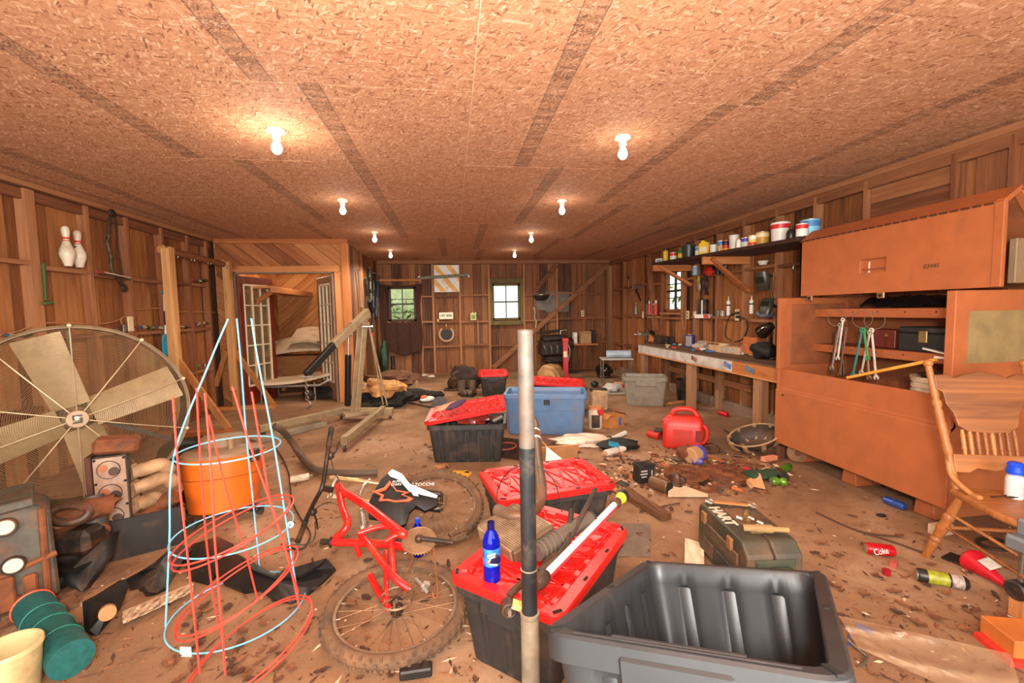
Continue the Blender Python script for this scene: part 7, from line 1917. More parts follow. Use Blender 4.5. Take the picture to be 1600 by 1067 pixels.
# engine on a stand at the back
t = T('engine', 'dark greasy engine hanging behind the pole, in front of the back wall', 'engine', (2.35, 9.95, 0))
M_GR = mat('greasy_black', (38, 34, 32), .5, .4, .3, 14, dirt=(80, 60, 46), damt=.3, bump=.3)
MB().box((2.32, 9.95, .62), (.62, .45, .34)).build('engine_block', M_GR, t, True, bevel=.03)
MB().bar((2.05, 9.8, .84), (2.62, 9.8, .86), .16, .12).build('valve_cover', M_GR, t, True, bevel=.03); MB().bar((2.05, 10.1, .84), (2.62, 10.1, .86), .16, .12).build('valve_cover', M_GR, t, True, bevel=.03)
MB().cyl((2.62, 9.9, .7), (2.78, 9.9, .72), .14, n=20).build('front_pulley', M_GR, t, True, bevel=.01)
MB().box((2.35, 9.95, .36), (.5, .3, .2)).build('oil_pan', M_GR, t, True, bevel=.04)
for k in range(4): MB().tube(smooth_path([(2.06 + k * .15, 9.74, .68), (2.06 + k * .15, 9.62, .66), (2.1 + k * .13, 9.62, .52)]), .03, 8).build('exhaust_runner', M_IRON, t, True)
MB().bar((2.0, 9.9, .98), (2.6, 9.95, 1.02), .1, .06).build('intake', M_GR, t, True, bevel=.01)
MB().tube([(2.46, 9.75, .93), (2.46, 9.75, 1.02), (2.6, 9.75, 1.03)], .016, 8).build('fuel_rail', M_CHR, t, True)
MB().bar((2.7, 9.9, .25), (2.7, 9.9, .7), .07, .07).build('stand_post', M_GR, t, True); MB().bar((2.2, 9.95, .04), (2.9, 9.95, .04), .1, .07).build('stand_foot', M_GR, t, True); MB().bar((2.3, 9.95, .05), (2.3, 9.95, .3), .08, .08).build('stand_post', M_GR, t, True)
for k in range(3): MB().tube(smooth_path([(2.5 + k * .05, 9.68, .8), (2.58 + k * .06, 9.6, .6), (2.55 + k * .05, 9.62, .3)]), .01, 6).build('harness', mat('pale_wire', (170, 160, 170), .5) if k == 1 else M_BLACK, t, True)
# red stand
rs = FL(884, 592); zt_ = WY(891, 527, rs.y).z
t = T('jack_stand', 'tall red square steel stand with a cream sticker near the back wall', 'stand', rs, R_(-8))
M_JR = mat('red_stand_paint', (190, 26, 30), .4, var=.08, dirt=(110, 30, 26), damt=.15)
MB().box((0, 0, zt_ * .5), (.11, .1, zt_ - .02)).build('stand_tube', M_JR, t, bevel=.006); MB().box((0, 0, .06), (.17, .16, .06)).build('stand_collar', M_JR, t, bevel=.006); MB().box((0, 0, .012), (.3, .26, .024)).build('stand_base', M_JR, t, bevel=.004)
MB().box((0, 0, zt_ - .05), (.14, .13, .08)).build('stand_head', M_JR, t, bevel=.01); MB().box((-.01, -.0525, zt_ * .6), (.08, .004, .13)).build('sticker', mat('cream_sticker', (226, 206, 160), .5, var=.2, scale=40), t)
# tan transmission
p = FL(860, 606)
t = T('gearbox', 'tan faceted gearbox housing lying on the floor near the red stand', 'gearbox', p, R_(-35))
M_TANM = mat('tan_casting', (176, 132, 84), .6, .2, .15, dirt=(110, 76, 50), damt=.25)
MB().prism([(-.24, 0), (.2, 0), (.26, .2), (.14, .42), (-.1, .46), (-.22, .3)], .34, frame((1, 0, 0), (0, 0, 1), (0, -1, 0), (0, .2, 0))).build('housing', M_TANM, t, bevel=.03)
MB().lathe([(.19, 0), (.18, .06), (.12, .09), (.1, .14), (.04, .15), (.001, .15)], 24, (.02, -.14, .2), (0, -1, 0)).build('bell', M_TANM, t); MB().cyl((.02, -.3, .2), (.02, -.34, .2), .045, n=18).build('shaft_bore', M_SLOT, t); MB().torus((.02, -.3, .2), .06, .016, axis=(0, 1, 0), n=20).build('shaft_seal', M_STEEL, t)
for k in range(8): a = k * PI / 4; MB().cyl((.02 + .17 * math.cos(a), -.15, .2 + .17 * math.sin(a)), (.02 + .17 * math.cos(a), -.19, .2 + .17 * math.sin(a)), .014, n=8).build('bolt', M_STEEL, t)
t = T('motorcycle_helmet', 'glossy black helmet on the floor by the back right corner', 'helmet', FL(943, 590), R_(30))
MB().ell((0, 0, .16), (.16, .19, .16), 24, 14).build('helmet_shell', mat('gloss_black', (16, 15, 15), .12), t); MB().box((0, -.17, .15), (.2, .06, .09)).build('visor', mat('visor_dark', (28, 34, 26), .15), t, bevel=.02); MB().ell((-.08, -.15, .22), (.02, .02, .02), 10, 6).build('visor_screw', M_CHR, t); MB().torus((0, 0, .04), .13, .025, n=24).build('neck_roll', M_BLACK, t)

# dark floor machine, boots, heap of clothes by the closet corner
t = T('lawn_machine', 'dark canvas covered machine lying left of the far red lidded tote', 'machine', FL(728, 598))
c = FL(729, 590, .2); MB().ell(c, (.3, .22, .22), 18, 10, bumpy=.5, seed=3).build('canvas_body', mat('dark_canvas', (58, 42, 34), .85), t, True); MB().cyl(FL(716, 600, .12), FL(708, 598, .12), .13, n=18).build('machine_wheel', M_BLACK, t, True); MB().tube([FL(712, 592, .3), FL(708, 584, .4), FL(716, 580, .45)], .02, 6).build('machine_handle', M_STEEL, t, True)
def boot(label, px, py, rz):
 t = T('work_boot', label, 'boot', FL(px, py), rz, 'pair of boots'); m_ = mat('worn_boot', (84, 66, 52), .7, dirt=(130, 100, 76), damt=.3)
 MB().lathe([(.075, .05), (.07, .16), (.08, .26), (.072, .26), (.06, .06)], 16).build('boot_shaft', m_, t); MB().ell((0, -.09, .06), (.06, .14, .06), 14, 8).build('boot_foot', m_, t); MB().prism([(-.06, -.22), (.06, -.22), (.065, .07), (-.065, .07)], .025).build('boot_sole', M_BLACK, t)
boot('left dark worn boot on the floor before the canvas machine', 722, 617, .3); boot('right paler worn boot on the floor before the canvas machine', 738, 617, -.3)
o = MB().torus(FL(708, 608, .02), .16, .02, n=30, k=6, sq=.6).build('black_strap', M_BLACK); tag(o, 'black strap loop on the floor left of the boots', 'strap')
heap = [('black_jacket', 'black crumpled jacket at the left of the clothes heap', 600, 622, (.42, .28, .16), (34, 30, 28), 1, .12), ('dark_trousers', 'long dark trousers spread right from the clothes heap', 638, 617, (.5, .2, .09), (40, 34, 30), 2, .07),
  ('khaki_shirt', 'tan shirt lying on top of the clothes heap', 600, 606, (.3, .22, .12), (196, 140, 84), 3, .3), ('tan_cloth', 'paler tan cloth at the right of the heap top', 613, 607, (.22, .2, .1), (206, 150, 90), 4, .26), ('brown_rug', 'brown rolled rug at the back of the clothes heap', 608, 594, (.45, .2, .13), (110, 72, 48), 5, .3),
  ('green_jacket', 'dark green jacket at the foot of the clothes heap', 592, 630, (.32, .2, .08), (60, 56, 38), 6, .06), ('grey_shirt', 'pale grey shirt behind the blue box on the heap', 574, 605, (.2, .2, .1), (176, 136, 106), 7, .22)]
for nm, lab, px, py, r, c, sd, z in heap:
 p = FL(px, py, z); o = MB().ell(p, r, 20, 10, rot=(0, 0, -.3), bumpy=.75, seed=sd).build(nm, mat(nm + '_cloth', c, .9, var=.25, scale=14, bump=.4)); tag(o, lab, 'clothing', 'heap of clothes by the closet corner')
o = MB().box(FL(568, 615, .2), (.2, .14, .16), (.2, 0, .3)).build('blue_box', mat('blue_box', (36, 70, 130), .45), bevel=.01); tag(o, 'small blue box leaning at the left of the clothes heap', 'box')
o = MB().box(FL(569, 596, .2), (.16, .14, .16)).build('orange_box', mat('orange_box', (226, 110, 30), .6), bevel=.006); tag(o, 'orange box behind the hoist mast by the closet wall', 'box')
o = MB().box(FL(634, 607, .13), (.42, .22, .26), (0, 0, .2)).build('pale_carton', mat('pale_carton', (170, 134, 98), .8), bevel=.006); tag(o, 'pale brown carton behind the trousers', 'carton')
o = MB().box(FL(645, 606, .13), (.1, .2, .27), (0, 0, .2)).build('black_case', M_BLACK, bevel=.01); tag(o, 'narrow black case right of the pale carton', 'case')
o = MB().ell(FL(664, 614, .05), (.14, .09, .05), 12, 6, bumpy=.4, seed=3).build('black_pad', M_BLACK); tag(o, 'flat black pad right of the clothes heap', 'pad')
t = T('running_shoe', 'white and orange shoe lying right of the clothes heap', 'shoe', FL(668, 628), .4)
MB().ell((0, 0, .05), (.13, .06, .05), 12, 8).build('shoe_upper', M_WHITE, t); MB().box((0, 0, .012), (.27, .1, .024)).build('shoe_sole', M_BLACK, t, bevel=.01); MB().ell((-.06, 0, .09), (.06, .05, .035), 10, 6).build('shoe_tongue', mat('orange_print', (236, 100, 62)), t)
t = T('long_stick', 'thin dark stick with a red ringed end on the floor before the heap', 'stick', FL(660, 634))
MB().cyl(FL(636, 628, .02), FL(693, 640, .02), .014, n=8).build('shaft', M_BLACK, t, True); MB().torus(FL(694, 640, .04), .03, .01, axis=(1, .3, .3), n=16).build('red_ring', mat('red_print', (200, 50, 50)), t, True)
o = MB().cyl(FL(687, 631, .01), FL(687, 631, .03), .12, n=24).build('black_disc', M_BLACK); tag(o, 'black disc lying on the floor left of the askew tote', 'disc')
for i, (px, py, r, c) in enumerate(((628, 584, .14, (190, 150, 110)), (637, 577, .12, (210, 180, 146)), (647, 586, .1, (120, 90, 66)), (656, 581, .08, (170, 130, 96)), (664, 586, .07, (200, 180, 160)), (674, 588, .06, (214, 196, 180)))):
 o = MB().ell(FL(px, py, r * .5), (r * 1.3, r, r * .55), 12, 7, bumpy=.5, seed=i + 20).build('crumpled_paper', mat('paper_%d' % i, c, .85)); tag(o, ['big tan paper lump', 'pale paper lump', 'brown paper lump', 'small tan lump', 'small pale lump', 'tiny whitish lump'][i] + ' at the foot of the back wall by the curtain', 'paper', 'paper lumps along the back wall')
t = T('green_bag', 'dark green bag hanging in the back left corner', 'bag', (CX + .12, 10.3, .1)); MB().ell((CX + .14, 10.3, .45), (.1, .16, .42), 14, 10, bumpy=.3).build('bag_body', mat('dark_green_bag', (40, 66, 46), .6), t, True); MB().cyl((CX + .3, 10.4, 0), (CX + .3, 10.4, .5), .05, n=12).build('black_post', M_BLACK, t, True)
# tools hanging on the closet side wall
gx = CX + .035
GT = [((560, 424), (565, 480), .022, 'pale grey rod', (170, 150, 130)), ((577, 420), (580, 470), .03, 'dark green strap', (50, 60, 44)), ((584, 428), (583, 500), .028, 'black strap', (34, 32, 30)), ((590, 440), (588, 495), .03, 'blue grey strap', (56, 62, 76)), ((571, 436), (574, 462), .03, 'dark tool', (44, 40, 36)), ((578, 470), (586, 498), .04, 'tangled dark cord bundle', (40, 46, 44)), ((592, 430), (594, 470), .02, 'olive rod', (84, 84, 56)), ((583, 498), (581, 518), .022, 'thin dark cord', (36, 32, 30))]
for i, (a, b, r, lab, c) in enumerate(GT):
 pa, pb = WX(*a, gx), WX(*b, gx); t = T('hanging_tool', lab + ' hanging on the closet side wall', 'tool', pb, 0, 'tools hanging on the closet side wall')
 P = [pa.lerp(pb, k / 8) + Vector((0, .03 * math.sin(k * 2.1 + i) if i in (1, 2, 3, 5) else 0, 0)) for k in range(9)]
 MB().tube(P, r, 8).build('tool_body', mat('hang_%d' % i, c, .5, bump=.2), t, True); MB().cyl(pa + Vector((-.03, 0, .02)), pa + Vector((.03, 0, .02)), .008, n=6).build('nail', M_STEEL, t, True)
 if i in (2, 3, 5): MB().torus(pa.lerp(pb, .45) + Vector((.01, 0, 0)), .06, .014, axis=(1, 0, 0), n=16, k=6).build('loop', mat('hang_%d' % i, c), t, True)
o = MB().box(WX(583, 523, gx + .02), (.04, .12, .06)).build('hand_clamp', mat('red_print', (200, 50, 50)), bevel=.008); tag(o, 'dark red handle low on the closet side wall', 'handle tool')

# ================================================================== floor in the middle
def thing1(mb, name, m, label, cat, group=None, **k): return tag(mb.build(name, m, **k), label, cat, group)

t = T('oil_jug', 'white and black jug with an orange lid right of the blue tote', 'jug', FL(930, 668))
MB().lathe([(.001, 0), (.085, 0), (.09, .01), (.09, .2), (.08, .24), (.001, .24)], 22).build('jug_body', mat('jug_white_tan', (216, 190, 160), .5), t); MB().box((-.02, -.082, .1), (.1, .02, .16)).build('black_label', M_BLACK, t); MB().cyl((0, 0, .24), (0, 0, .27), .085, n=22).build('orange_lid', mat('orange_lid', (214, 130, 80), .5), t); MB().cyl((.02, -.02, .2), (.05, -.075, .22), .05, n=14).build('red_mark', mat('red_print', (200, 50, 50)), t)
t = T('paper_sack', 'dirty cream paper sack behind the jug right of the blue tote', 'sack', FL(935, 640)); MB().box((0, 0, .15), (.26, .16, .3), (0, .08, .1)).build('sack_body', mat('cream_sack', (196, 156, 118), .8, var=.2, bump=.3), t, bevel=.03, seg=2); MB().box((0, 0, .3), (.24, .1, .04)).build('sack_top', mat('sack_dark', (60, 46, 36), .8), t)
t = T('cardboard_box', 'small open cardboard box with a blue mark right of the jug', 'box', FL(956, 665), .5)
for s in (-1, 1): MB().box((s * .12, 0, .07), (.008, .2, .14)).build('box_side', mat('small_card', (190, 120, 60), .8), t); MB().box((0, s * .1, .07), (.24, .008, .14)).build('box_side', mat('small_card', (190, 120, 60)), t); MB().box((s * .16, 0, .15), (.1, .19, .006), (0, s * .5, 0)).build('box_flap', mat('small_card', (190, 120, 60)), t)
MB().box((.03, -.106, .07), (.05, .004, .1)).build('blue_mark', mat('blue_mark', (60, 110, 170), .5), t)
t = T('plastic_bag', 'white translucent plastic bag lying before the blue tote', 'bag', FL(908, 690)); MB().ell(FL(905, 688, .05), (.3, .12, .07), 22, 10, rot=(0, 0, -.15), bumpy=.5, seed=6).build('bag_film', mat('milky_film', (226, 200, 176), .3, var=.1, bump=.4), t, True)
t = T('pipe_clamp', 'white plastic pipe with a black clamp on the floor right of the white bag', 'pipe', FL(955, 690)); MB().cyl(FL(938, 694, .03), FL(977, 676, .03), .026, n=14).build('white_pipe', M_WHITE, t, True); MB().torus(FL(952, 688, .035), .04, .014, axis=(1, .5, 0), n=18).build('black_clamp', M_BLACK, t, True)
thing1(MB().ell(FL(965, 695, .05), (.22, .12, .06), 18, 8, rot=(0, 0, -.2), bumpy=.6, seed=4), 'black_bag', mat('black_cloth', (26, 24, 22)), 'flat black bag on the floor behind the white and red can', 'bag')
thing1(MB().box(FL(959, 694, .12), (.1, .06, .03), (.1, .2, -.2)), 'blue_card', mat('blue_card', (40, 130, 160), .5), 'little blue card lying on the flat black bag', 'card')
t = T('spray_can', 'white can with red marks lying by the flat black bag', 'can', FL(962, 706)); a, b = FL(946, 708, .035), FL(975, 700, .035); MB().cyl(a, b, .034, n=18).build('can_body', mat('white_red_label', (226, 206, 190), .4, var=.1), t, True, bevel=.004); MB().cyl(a, a - (b - a).normalized() * .04, .028, .02, n=14).build('can_cap', mat('cap_tan', (190, 140, 110)), t, True); MB().torus(a.lerp(b, .6), .035, .004, axis=b - a, n=18, k=5).build('red_mark', mat('red_print', (200, 50, 50)), t, True)
t = T('chrome_spanner', 'small chrome spanner on the floor below the white and red can', 'wrench', FL(950, 711)); MB().bar(FL(944, 711, .015), FL(958, 711, .015), .016, .01).build('shank', M_CHR, t, True); MB().torus(FL(946, 711, .015), .02, .007, n=14, k=6).build('ring_end', M_CHR, t, True)
# cardboard and dark frame left of the lid
t = T('cardboard_sheet', 'tan cardboard carton opened flat behind the second red lid', 'cardboard', FL(870, 722)); MB().box(FL(873, 712, .12), (.36, .012, .26), (.5, 0, .05)).build('panel', mat('flat_card', (196, 134, 84), .8), t, True); MB().box(FL(852, 708, .12), (.012, .3, .26), (0, -.3, .1)).build('panel', mat('flat_card', (196, 134, 84)), t, True); MB().prism([(0, 0), (.2, 0), (.03, .16)], .004, Matrix.Translation(FL(852, 726, .13)) @ Matrix.Rotation(1.0, 4, 'X')).build('white_sheet', M_WHITE, t, True)
t = T('picture_frame', 'dark framed glass panel leaning between the blue tote and the cardboard', 'panel', FL(800, 705)); MB().box(FL(800, 700, .06), (.6, .34, .02), (.25, 0, -.6)).build('glass_panel', mat('dark_glass', (50, 38, 32), .15), t, True, bevel=.003); MB().torus(FL(790, 697, .1), .11, .008, axis=(0, -.4, 1), n=28, k=6, sq=.5).build('red_print_ring', mat('red_stain', (150, 60, 44), .5), t, True)
t = T('plastic_clip', 'yellow orange plastic part on the floor beside the front tyre', 'part', FL(722, 742), -.4); MB().prism([(-.09, -.02), (.0, -.04), (.08, -.05), (.09, .02), (.03, .05), (-.04, .03), (-.1, .02)], .03).build('part_body', mat('orange_yellow', (230, 160, 50), .5), t, bevel=.006); MB().ell((.05, .0, .03), (.025, .02, .008), 10, 5).build('part_hole', M_SLOT, t)
thing1(MB().box(FL(690, 728, .008), (.12, .07, .008), (0, 0, .4)), 'cardboard_scrap', mat('flat_card', (196, 134, 84)), 'flat tan cardboard scrap before the askew tote', 'cardboard')
thing1(MB().bar(FL(975, 768, .03), FL(1042, 808, .03), .09, .05), 'wood_plank', wood('old_plank_wood', [(84, 50, 28), (128, 80, 46), (156, 104, 64)], 1), 'dark plank lying right of the second red lid', 'plank', bevel=.004)

# gas can
g = T('fuel_can', 'red plastic fuel can with handle openings standing on the floor', 'fuel can', FL(1066, 697), R_(-28))
M_GAS = mat('red_fuel_plastic', (200, 38, 26), .45, var=.08, dirt=(140, 70, 46), damt=.25)
def gas_body():
 m = MB(); L, W, H = .40, .24, .36; rings = []
 for z, k, dx in ((0, .93, 0), (.012, .985, 0), (.03, 1, 0), (.24, 1, 0), (.29, .96, .01), (.33, .72, .03), (.34, .6, .04)):
  rings.append([(x * k + dx, y * (k if z < .26 else k * .9), z) for x, y, _ in rrect(L, W, .05, 0, 0, (0, 0), 5, 4)])
 loft(m, rings); return m
gas_body().build('tank', M_GAS, g, sharp=50)
MB().tube(smooth_path([(-.12, 0, .3), (-.08, 0, .385), (.02, 0, .41), (.1, 0, .395), (.17, 0, .3), (.19, 0, .22)]), .026, 10).build('carry_handle', M_GAS, g)
MB().tube(smooth_path([(.19, 0, .25), (.235, 0, .2), (.235, 0, .1), (.2, 0, .05)]), .024, 10).build('pour_handle', M_GAS, g)
MB().bar((-.19, 0, .25), (-.1, 0, .34), .13, .06).build('spout_neck', M_GAS, g, bevel=.02, seg=2); MB().box((0, -.119, .14), (.2, .004, .14)).build('side_panel', M_GAS, g, bevel=.002); MB().box((.15, -.121, .15), (.05, .006, .12)).build('handle_recess', mat('red_recess_shade', (110, 22, 16), .6), g, bevel=.006)  # recess is not cut; its shade is put into a dark red panel
t = T('funnel_spout', 'red nozzle with black cap lying left of the fuel can', 'nozzle', FL(1020, 682)); MB().cyl(FL(1012, 677, .04), FL(1030, 682, .03), .035, .045, n=16).build('red_nozzle', M_GAS, t, True); MB().cyl(FL(1024, 673, .06), FL(1036, 675, .06), .04, n=14).build('black_cap', M_BLACK, t, True)
thing1(MB().cyl(FL(1123, 644, .034), FL(1137, 648, .034), .033, n=16), 'soda_can', mat('red_can', (200, 30, 36), .35, .3), 'red drink can lying near the wall under the workbench', 'can', bevel=.005)

# junk pile
t = T('battery_case', 'black box with white lettering on the floor in the junk pile', 'box', FL(1006, 752), .15)
MB().box((0, 0, .07), (.15, .1, .14)).build('box_body', mat('black_carton', (40, 36, 34), .5), t, bevel=.004); MB().box((0, 0, .15), (.16, .11, .02)).build('box_lid', M_BLACK, t, bevel=.003)
for i, (x, z, w) in enumerate(((-.03, .11, .06), (-.03, .085, .07), (-.03, .06, .05), (.045, .08, .012), (.06, .06, .03))): MB().box((x, -.051, z), (w, .003, .012 if i != 3 else .06)).build('white_print', mat('grey_white_print', (176, 164, 150), .6), t)
t = T('starter_motor', 'brown cylinder motor with dark open end in the junk pile', 'motor', FL(1035, 765)); a, b = FL(1018, 752, .055), FL(1046, 762, .055); MB().cyl(a, b, .055, n=22).build('motor_can', mat('brown_can', (116, 82, 56), .4, .4), t, True, bevel=.006); MB().cyl(b - (b - a).normalized() * .01, b + (b - a).normalized() * .002, .046, n=22).build('dark_end', M_SLOT, t, True); MB().ell(FL(1058, 752, .07), (.06, .06, .07), 14, 8, bumpy=.4, seed=3).build('gear_case', M_IROND, t, True); MB().torus(FL(1064, 752, .06), .05, .012, axis=(1, 0, .2), n=18).build('end_ring', M_RUST, t, True)
def rotor(label, px, py, R, grp='rusty brake rotors'):
 t = T('brake_rotor', label, 'brake rotor', FL(px, py), 0, grp)
 MB().lathe([(R * .45, .0), (R, .0), (R, .012), (R * .96, .016), (R, .02), (R, .032), (R * .62, .034), (R * .56, .05), (R * .3, .052), (R * .28, .03), (R * .45, .028), (R * .45, 0)], 36).build('rotor_disc', M_RUST, t)
 for k in range(5): a = k * 2 * PI / 5; MB().cyl((R * .43 * math.cos(a), R * .43 * math.sin(a), .05), (R * .43 * math.cos(a), R * .43 * math.sin(a), .054), .009, n=8).build('bolt_hole', M_SLOT, t)
rotor('right rusty brake rotor with a raised hub in the junk pile', 1136, 742, .19); rotor('left rusty brake rotor lying flat in the junk pile', 1072, 744, .19)
thing1(MB().torus(FL(1163, 734, .02), .045, .012, n=20, k=6), 'red_ring', mat('red_print', (200, 50, 50)), 'small red ring right of the rusty rotors', 'ring')
t = T('wire_reel', 'blue flanged reel with a tan face behind the junk pile', 'reel', FL(1082, 716)); a, b = FL(1078, 712, .08), FL(1088, 709, .08); MB().cyl(a, b, .075, n=22).build('tan_face', mat('tan_face', (190, 140, 96), .6), t, True, bevel=.005); MB().cyl(b, b + (b - a).normalized() * .06, .078, n=22).build('blue_flange', mat('blue_violet', (84, 76, 150), .4), t, True, bevel=.005); MB().ell(FL(1070, 705, .1), (.08, .06, .06), 12, 8, bumpy=.4).build('reel_winding', M_RUST, t, True)
t = T('spray_can', 'blue can lying on its side below the flanged reel', 'can', FL(1090, 722)); MB().cyl(FL(1081, 719, .035), FL(1098, 721, .035), .036, n=16).build('can_body', mat('blue_violet', (84, 76, 150)), t, True, bevel=.005); MB().cyl(FL(1098, 721, .035), FL(1104, 722, .035), .012, n=10).build('can_stem', M_RUST, t, True)
t = T('wire_loop', 'thin black cable bending in a loop on the floor right of the flanged reel', 'cable', FL(1110, 705)); MB().tube(smooth_path(px_path([(1090, 705, .03), (1100, 695, .03), (1114, 693, .1), (1124, 700, .06), (1122, 708, .02), (1108, 706, .02)])), .007, 6).build('cable', M_BLACK, t, True)
# gear: spoked bowl basket and crate
t = T('wire_basket', 'dusty ribbed bowl shaped basket lying tilted near the chest', 'basket', FL(1182, 706), Euler((.5, -.3, -.5)))
t.scale = (1, .62, .75); t.location.z = .07; WM[t.name] = Matrix.Translation(t.location) @ t.rotation_euler.to_matrix().to_4x4()
M_BSK = mat('dusty_cream', (176, 138, 100), .7, var=.2, dirt=(100, 66, 44), damt=.35)
MB().lathe([(.001, .0), (.12, .005), (.2, .06), (.235, .15), (.24, .19), (.232, .19), (.222, .15), (.19, .07), (.12, .018), (.001, .012)], 30).build('bowl', mat('bowl_dark', (60, 48, 40), .6, dirt=DIRT, damt=.3), t)
for k in range(9): a = k * 2 * PI / 9; MB().tube([(.245 * math.cos(a) * f, .245 * math.sin(a) * f, z) for f, z in ((.98, .195), (.99, .13), (.82, .045), (.5, .0))], .024, 8).build('rib', M_BSK, t)
MB().torus((0, 0, .195), .24, .012, n=36, k=6).build('rim', M_BSK, t)
thing1(MB().tube([FL(1130, 670, .03), FL(1146, 681, .12)], .008, 6), 'dark_rod', M_BLACK, 'thin dark rod leaning at the basket', 'rod')
t = T('plastic_crate', 'dark teal plastic berry crate between basket and chest', 'crate', FL(1212, 694), .3); M_CR = mat('teal_crate', (44, 62, 62), .5)
for s in (-1, 1):
 for z in (.02, .14): MB().bar((-.15, s * .1, z), (.15, s * .1, z), .012, .02).build('side_rail', M_CR, t); MB().bar((s * .15, -.1, z), (s * .15, .1, z), .012, .02).build('end_rail', M_CR, t)
 for k in range(6): MB().bar((-.15 + .06 * k, s * .1, .01), (-.15 + .06 * k, s * .1, .15), .014, .008, up=(0, 1, 0)).build('slat', M_CR, t)
 for k in range(4): MB().bar((s * .15, -.1 + .066 * k, .01), (s * .15, -.1 + .066 * k, .15), .008, .014, up=(0, 1, 0)).build('slat', M_CR, t)
MB().box((0, 0, .01), (.29, .19, .008)).build('crate_floor', M_CR, t)
# green bits
def can_(label, px0, py0, px1, py1, c, r=.033, grp=None):
 a, b = FL(px0, py0, r), FL(px1, py1, r); t = T('drink_can', label, 'can', FL((px0 + px1) / 2, (py0 + py1) / 2), 0, grp); d = (b - a).normalized()
 MB().tube([a, a + d * .01, b - d * .012, b], [r * .8, r, r, r * .78], 18).build('can_body', mat('can_%d_%d_%d' % c, c, .3, .4, var=.25, scale=25, bump=.1), t, True)
 MB().cyl(a - d * .001, a + d * .001, r * .74, n=16).build('can_end', M_CHR, t, True); return t
can_('green can lying beside the dark jar near the chest', 1213, 740, 1233, 728, (90, 150, 40))
can_('crushed green can, the nearer one before the dark jar', 1205, 752, 1216, 751, (110, 160, 50)); can_('small green can end right of the crushed green can', 1219, 752, 1229, 753, (110, 160, 50))
t = T('dark_jar', 'dark oil filter lying by the green can', 'filter', FL(1220, 745)); MB().cyl(FL(1215, 736, .04), FL(1226, 746, .04), .04, n=18).build('filter_body', M_BLACK, t, True, bevel=.006)
thing1(MB().ell(FL(1190, 742, .035), (.15, .08, .045), 16, 8, bumpy=.7, seed=8), 'green_cloth', mat('dark_green_cloth', (42, 66, 40), .8), 'crumpled dark green cloth right of the rusty rotors', 'cloth')
thing1(MB().sheet(8, 6, lambda u, v: FL(1168 + 28 * u - 8 * v, 758 - 24 * v + 6 * u, .02 + .05 * v * u), .004), 'paper_sheet', mat('peach_paper', (222, 160, 110), .8), 'stiff peach coloured paper below the dark green cloth', 'paper')
thing1(MB().sheet(10, 6, lambda u, v: FL(1044 + 62 * u, 776 - 22 * (1 - u) * v - 4 * v, .015 + .05 * (1 - u) * v), .004), 'paper_sheet', mat('pale_paper', (220, 186, 150), .8), 'pale torn paper before the brown motor', 'paper')
thing1(MB().box(FL(1202, 716, .03), (.16, .05, .04), (0, 0, .2)), 'peach_rag', mat('peach_glove', (226, 140, 104)), 'peach coloured rag below the basket', 'rag')
rj = random.Random(11)
JC = [('rusty brown', M_RUST), ('dark oily', M_IROND), ('grey iron', M_IRON), ('sandy tan', mat('sandy_scrap', (176, 128, 84), .8)), ('black', M_BLACK), ('orange rust', mat('orange_rust', (176, 96, 48), .85))]
k = 0
for i in range(46):
 px = rj.uniform(955, 1185); py = rj.uniform(700, 772)
 if 1020 < px < 1060 and py > 740 or 990 < px < 1022: continue
 c, m_ = JC[k % 6]; p = FL(px, py); s = rj.uniform(.5, 1.1); typ = k % 4
 if typ == 0: o = MB().ell(p + Vector((0, 0, .02 * s)), (.07 * s, .04 * s, .022 * s), 10, 6, rot=(0, 0, rj.uniform(0, 3)), bumpy=.6, seed=k); nm = 'lump'
 elif typ == 1: a = rj.uniform(0, 3); o = MB().bar(p + Vector((-.08 * s * math.cos(a), -.08 * s * math.sin(a), .012)), p + Vector((.08 * s * math.cos(a), .08 * s * math.sin(a), .02)), .024, .014); nm = 'strip'
 elif typ == 2: o = MB().torus(p + Vector((0, 0, .012)), .035 * s, .01 * s, n=18, k=6); nm = 'washer'
 else: a = rj.uniform(0, 3); o = MB().cyl(p + Vector((0, 0, .018)), p + Vector((.09 * s * math.cos(a), .09 * s * math.sin(a), .018)), .017, n=10); nm = 'rod'
 thing1(o, 'scrap_part', m_, '%s %s in the floor junk pile, piece %s' % (c, nm, 'abcdefghijklmnopqrstuvwxyz'[k % 26] + ('' if k < 26 else ' of the second lot')), 'scrap', 'scrap metal in the floor junk pile'); k += 1
thing1(MB().tube(smooth_path([FL(x, y, .03) for x, y in ((1040, 735), (1070, 728), (1100, 733), (1130, 730), (1160, 722), (1195, 728))]), .012, 8), 'rusty_cable', M_RUST, 'long rusty cable winding through the junk pile', 'cable')
t = T('gasket_plate', 'flat rusty gasket plate with a round hole before the rotors', 'gasket', FL(1120, 762), .1); MB().lathe([(.05, 0), (.1, 0), (.1, .006), (.05, .006), (.05, 0)], 26, (-.1, .02, 0)).build('ring_end', M_RUST, t); MB().prism([(0, -.04), (.25, -.07), (.3, .0), (.22, .06), (0, .06)], .006).build('flat_web', mat('web_brown', (110, 70, 44), .8), t)

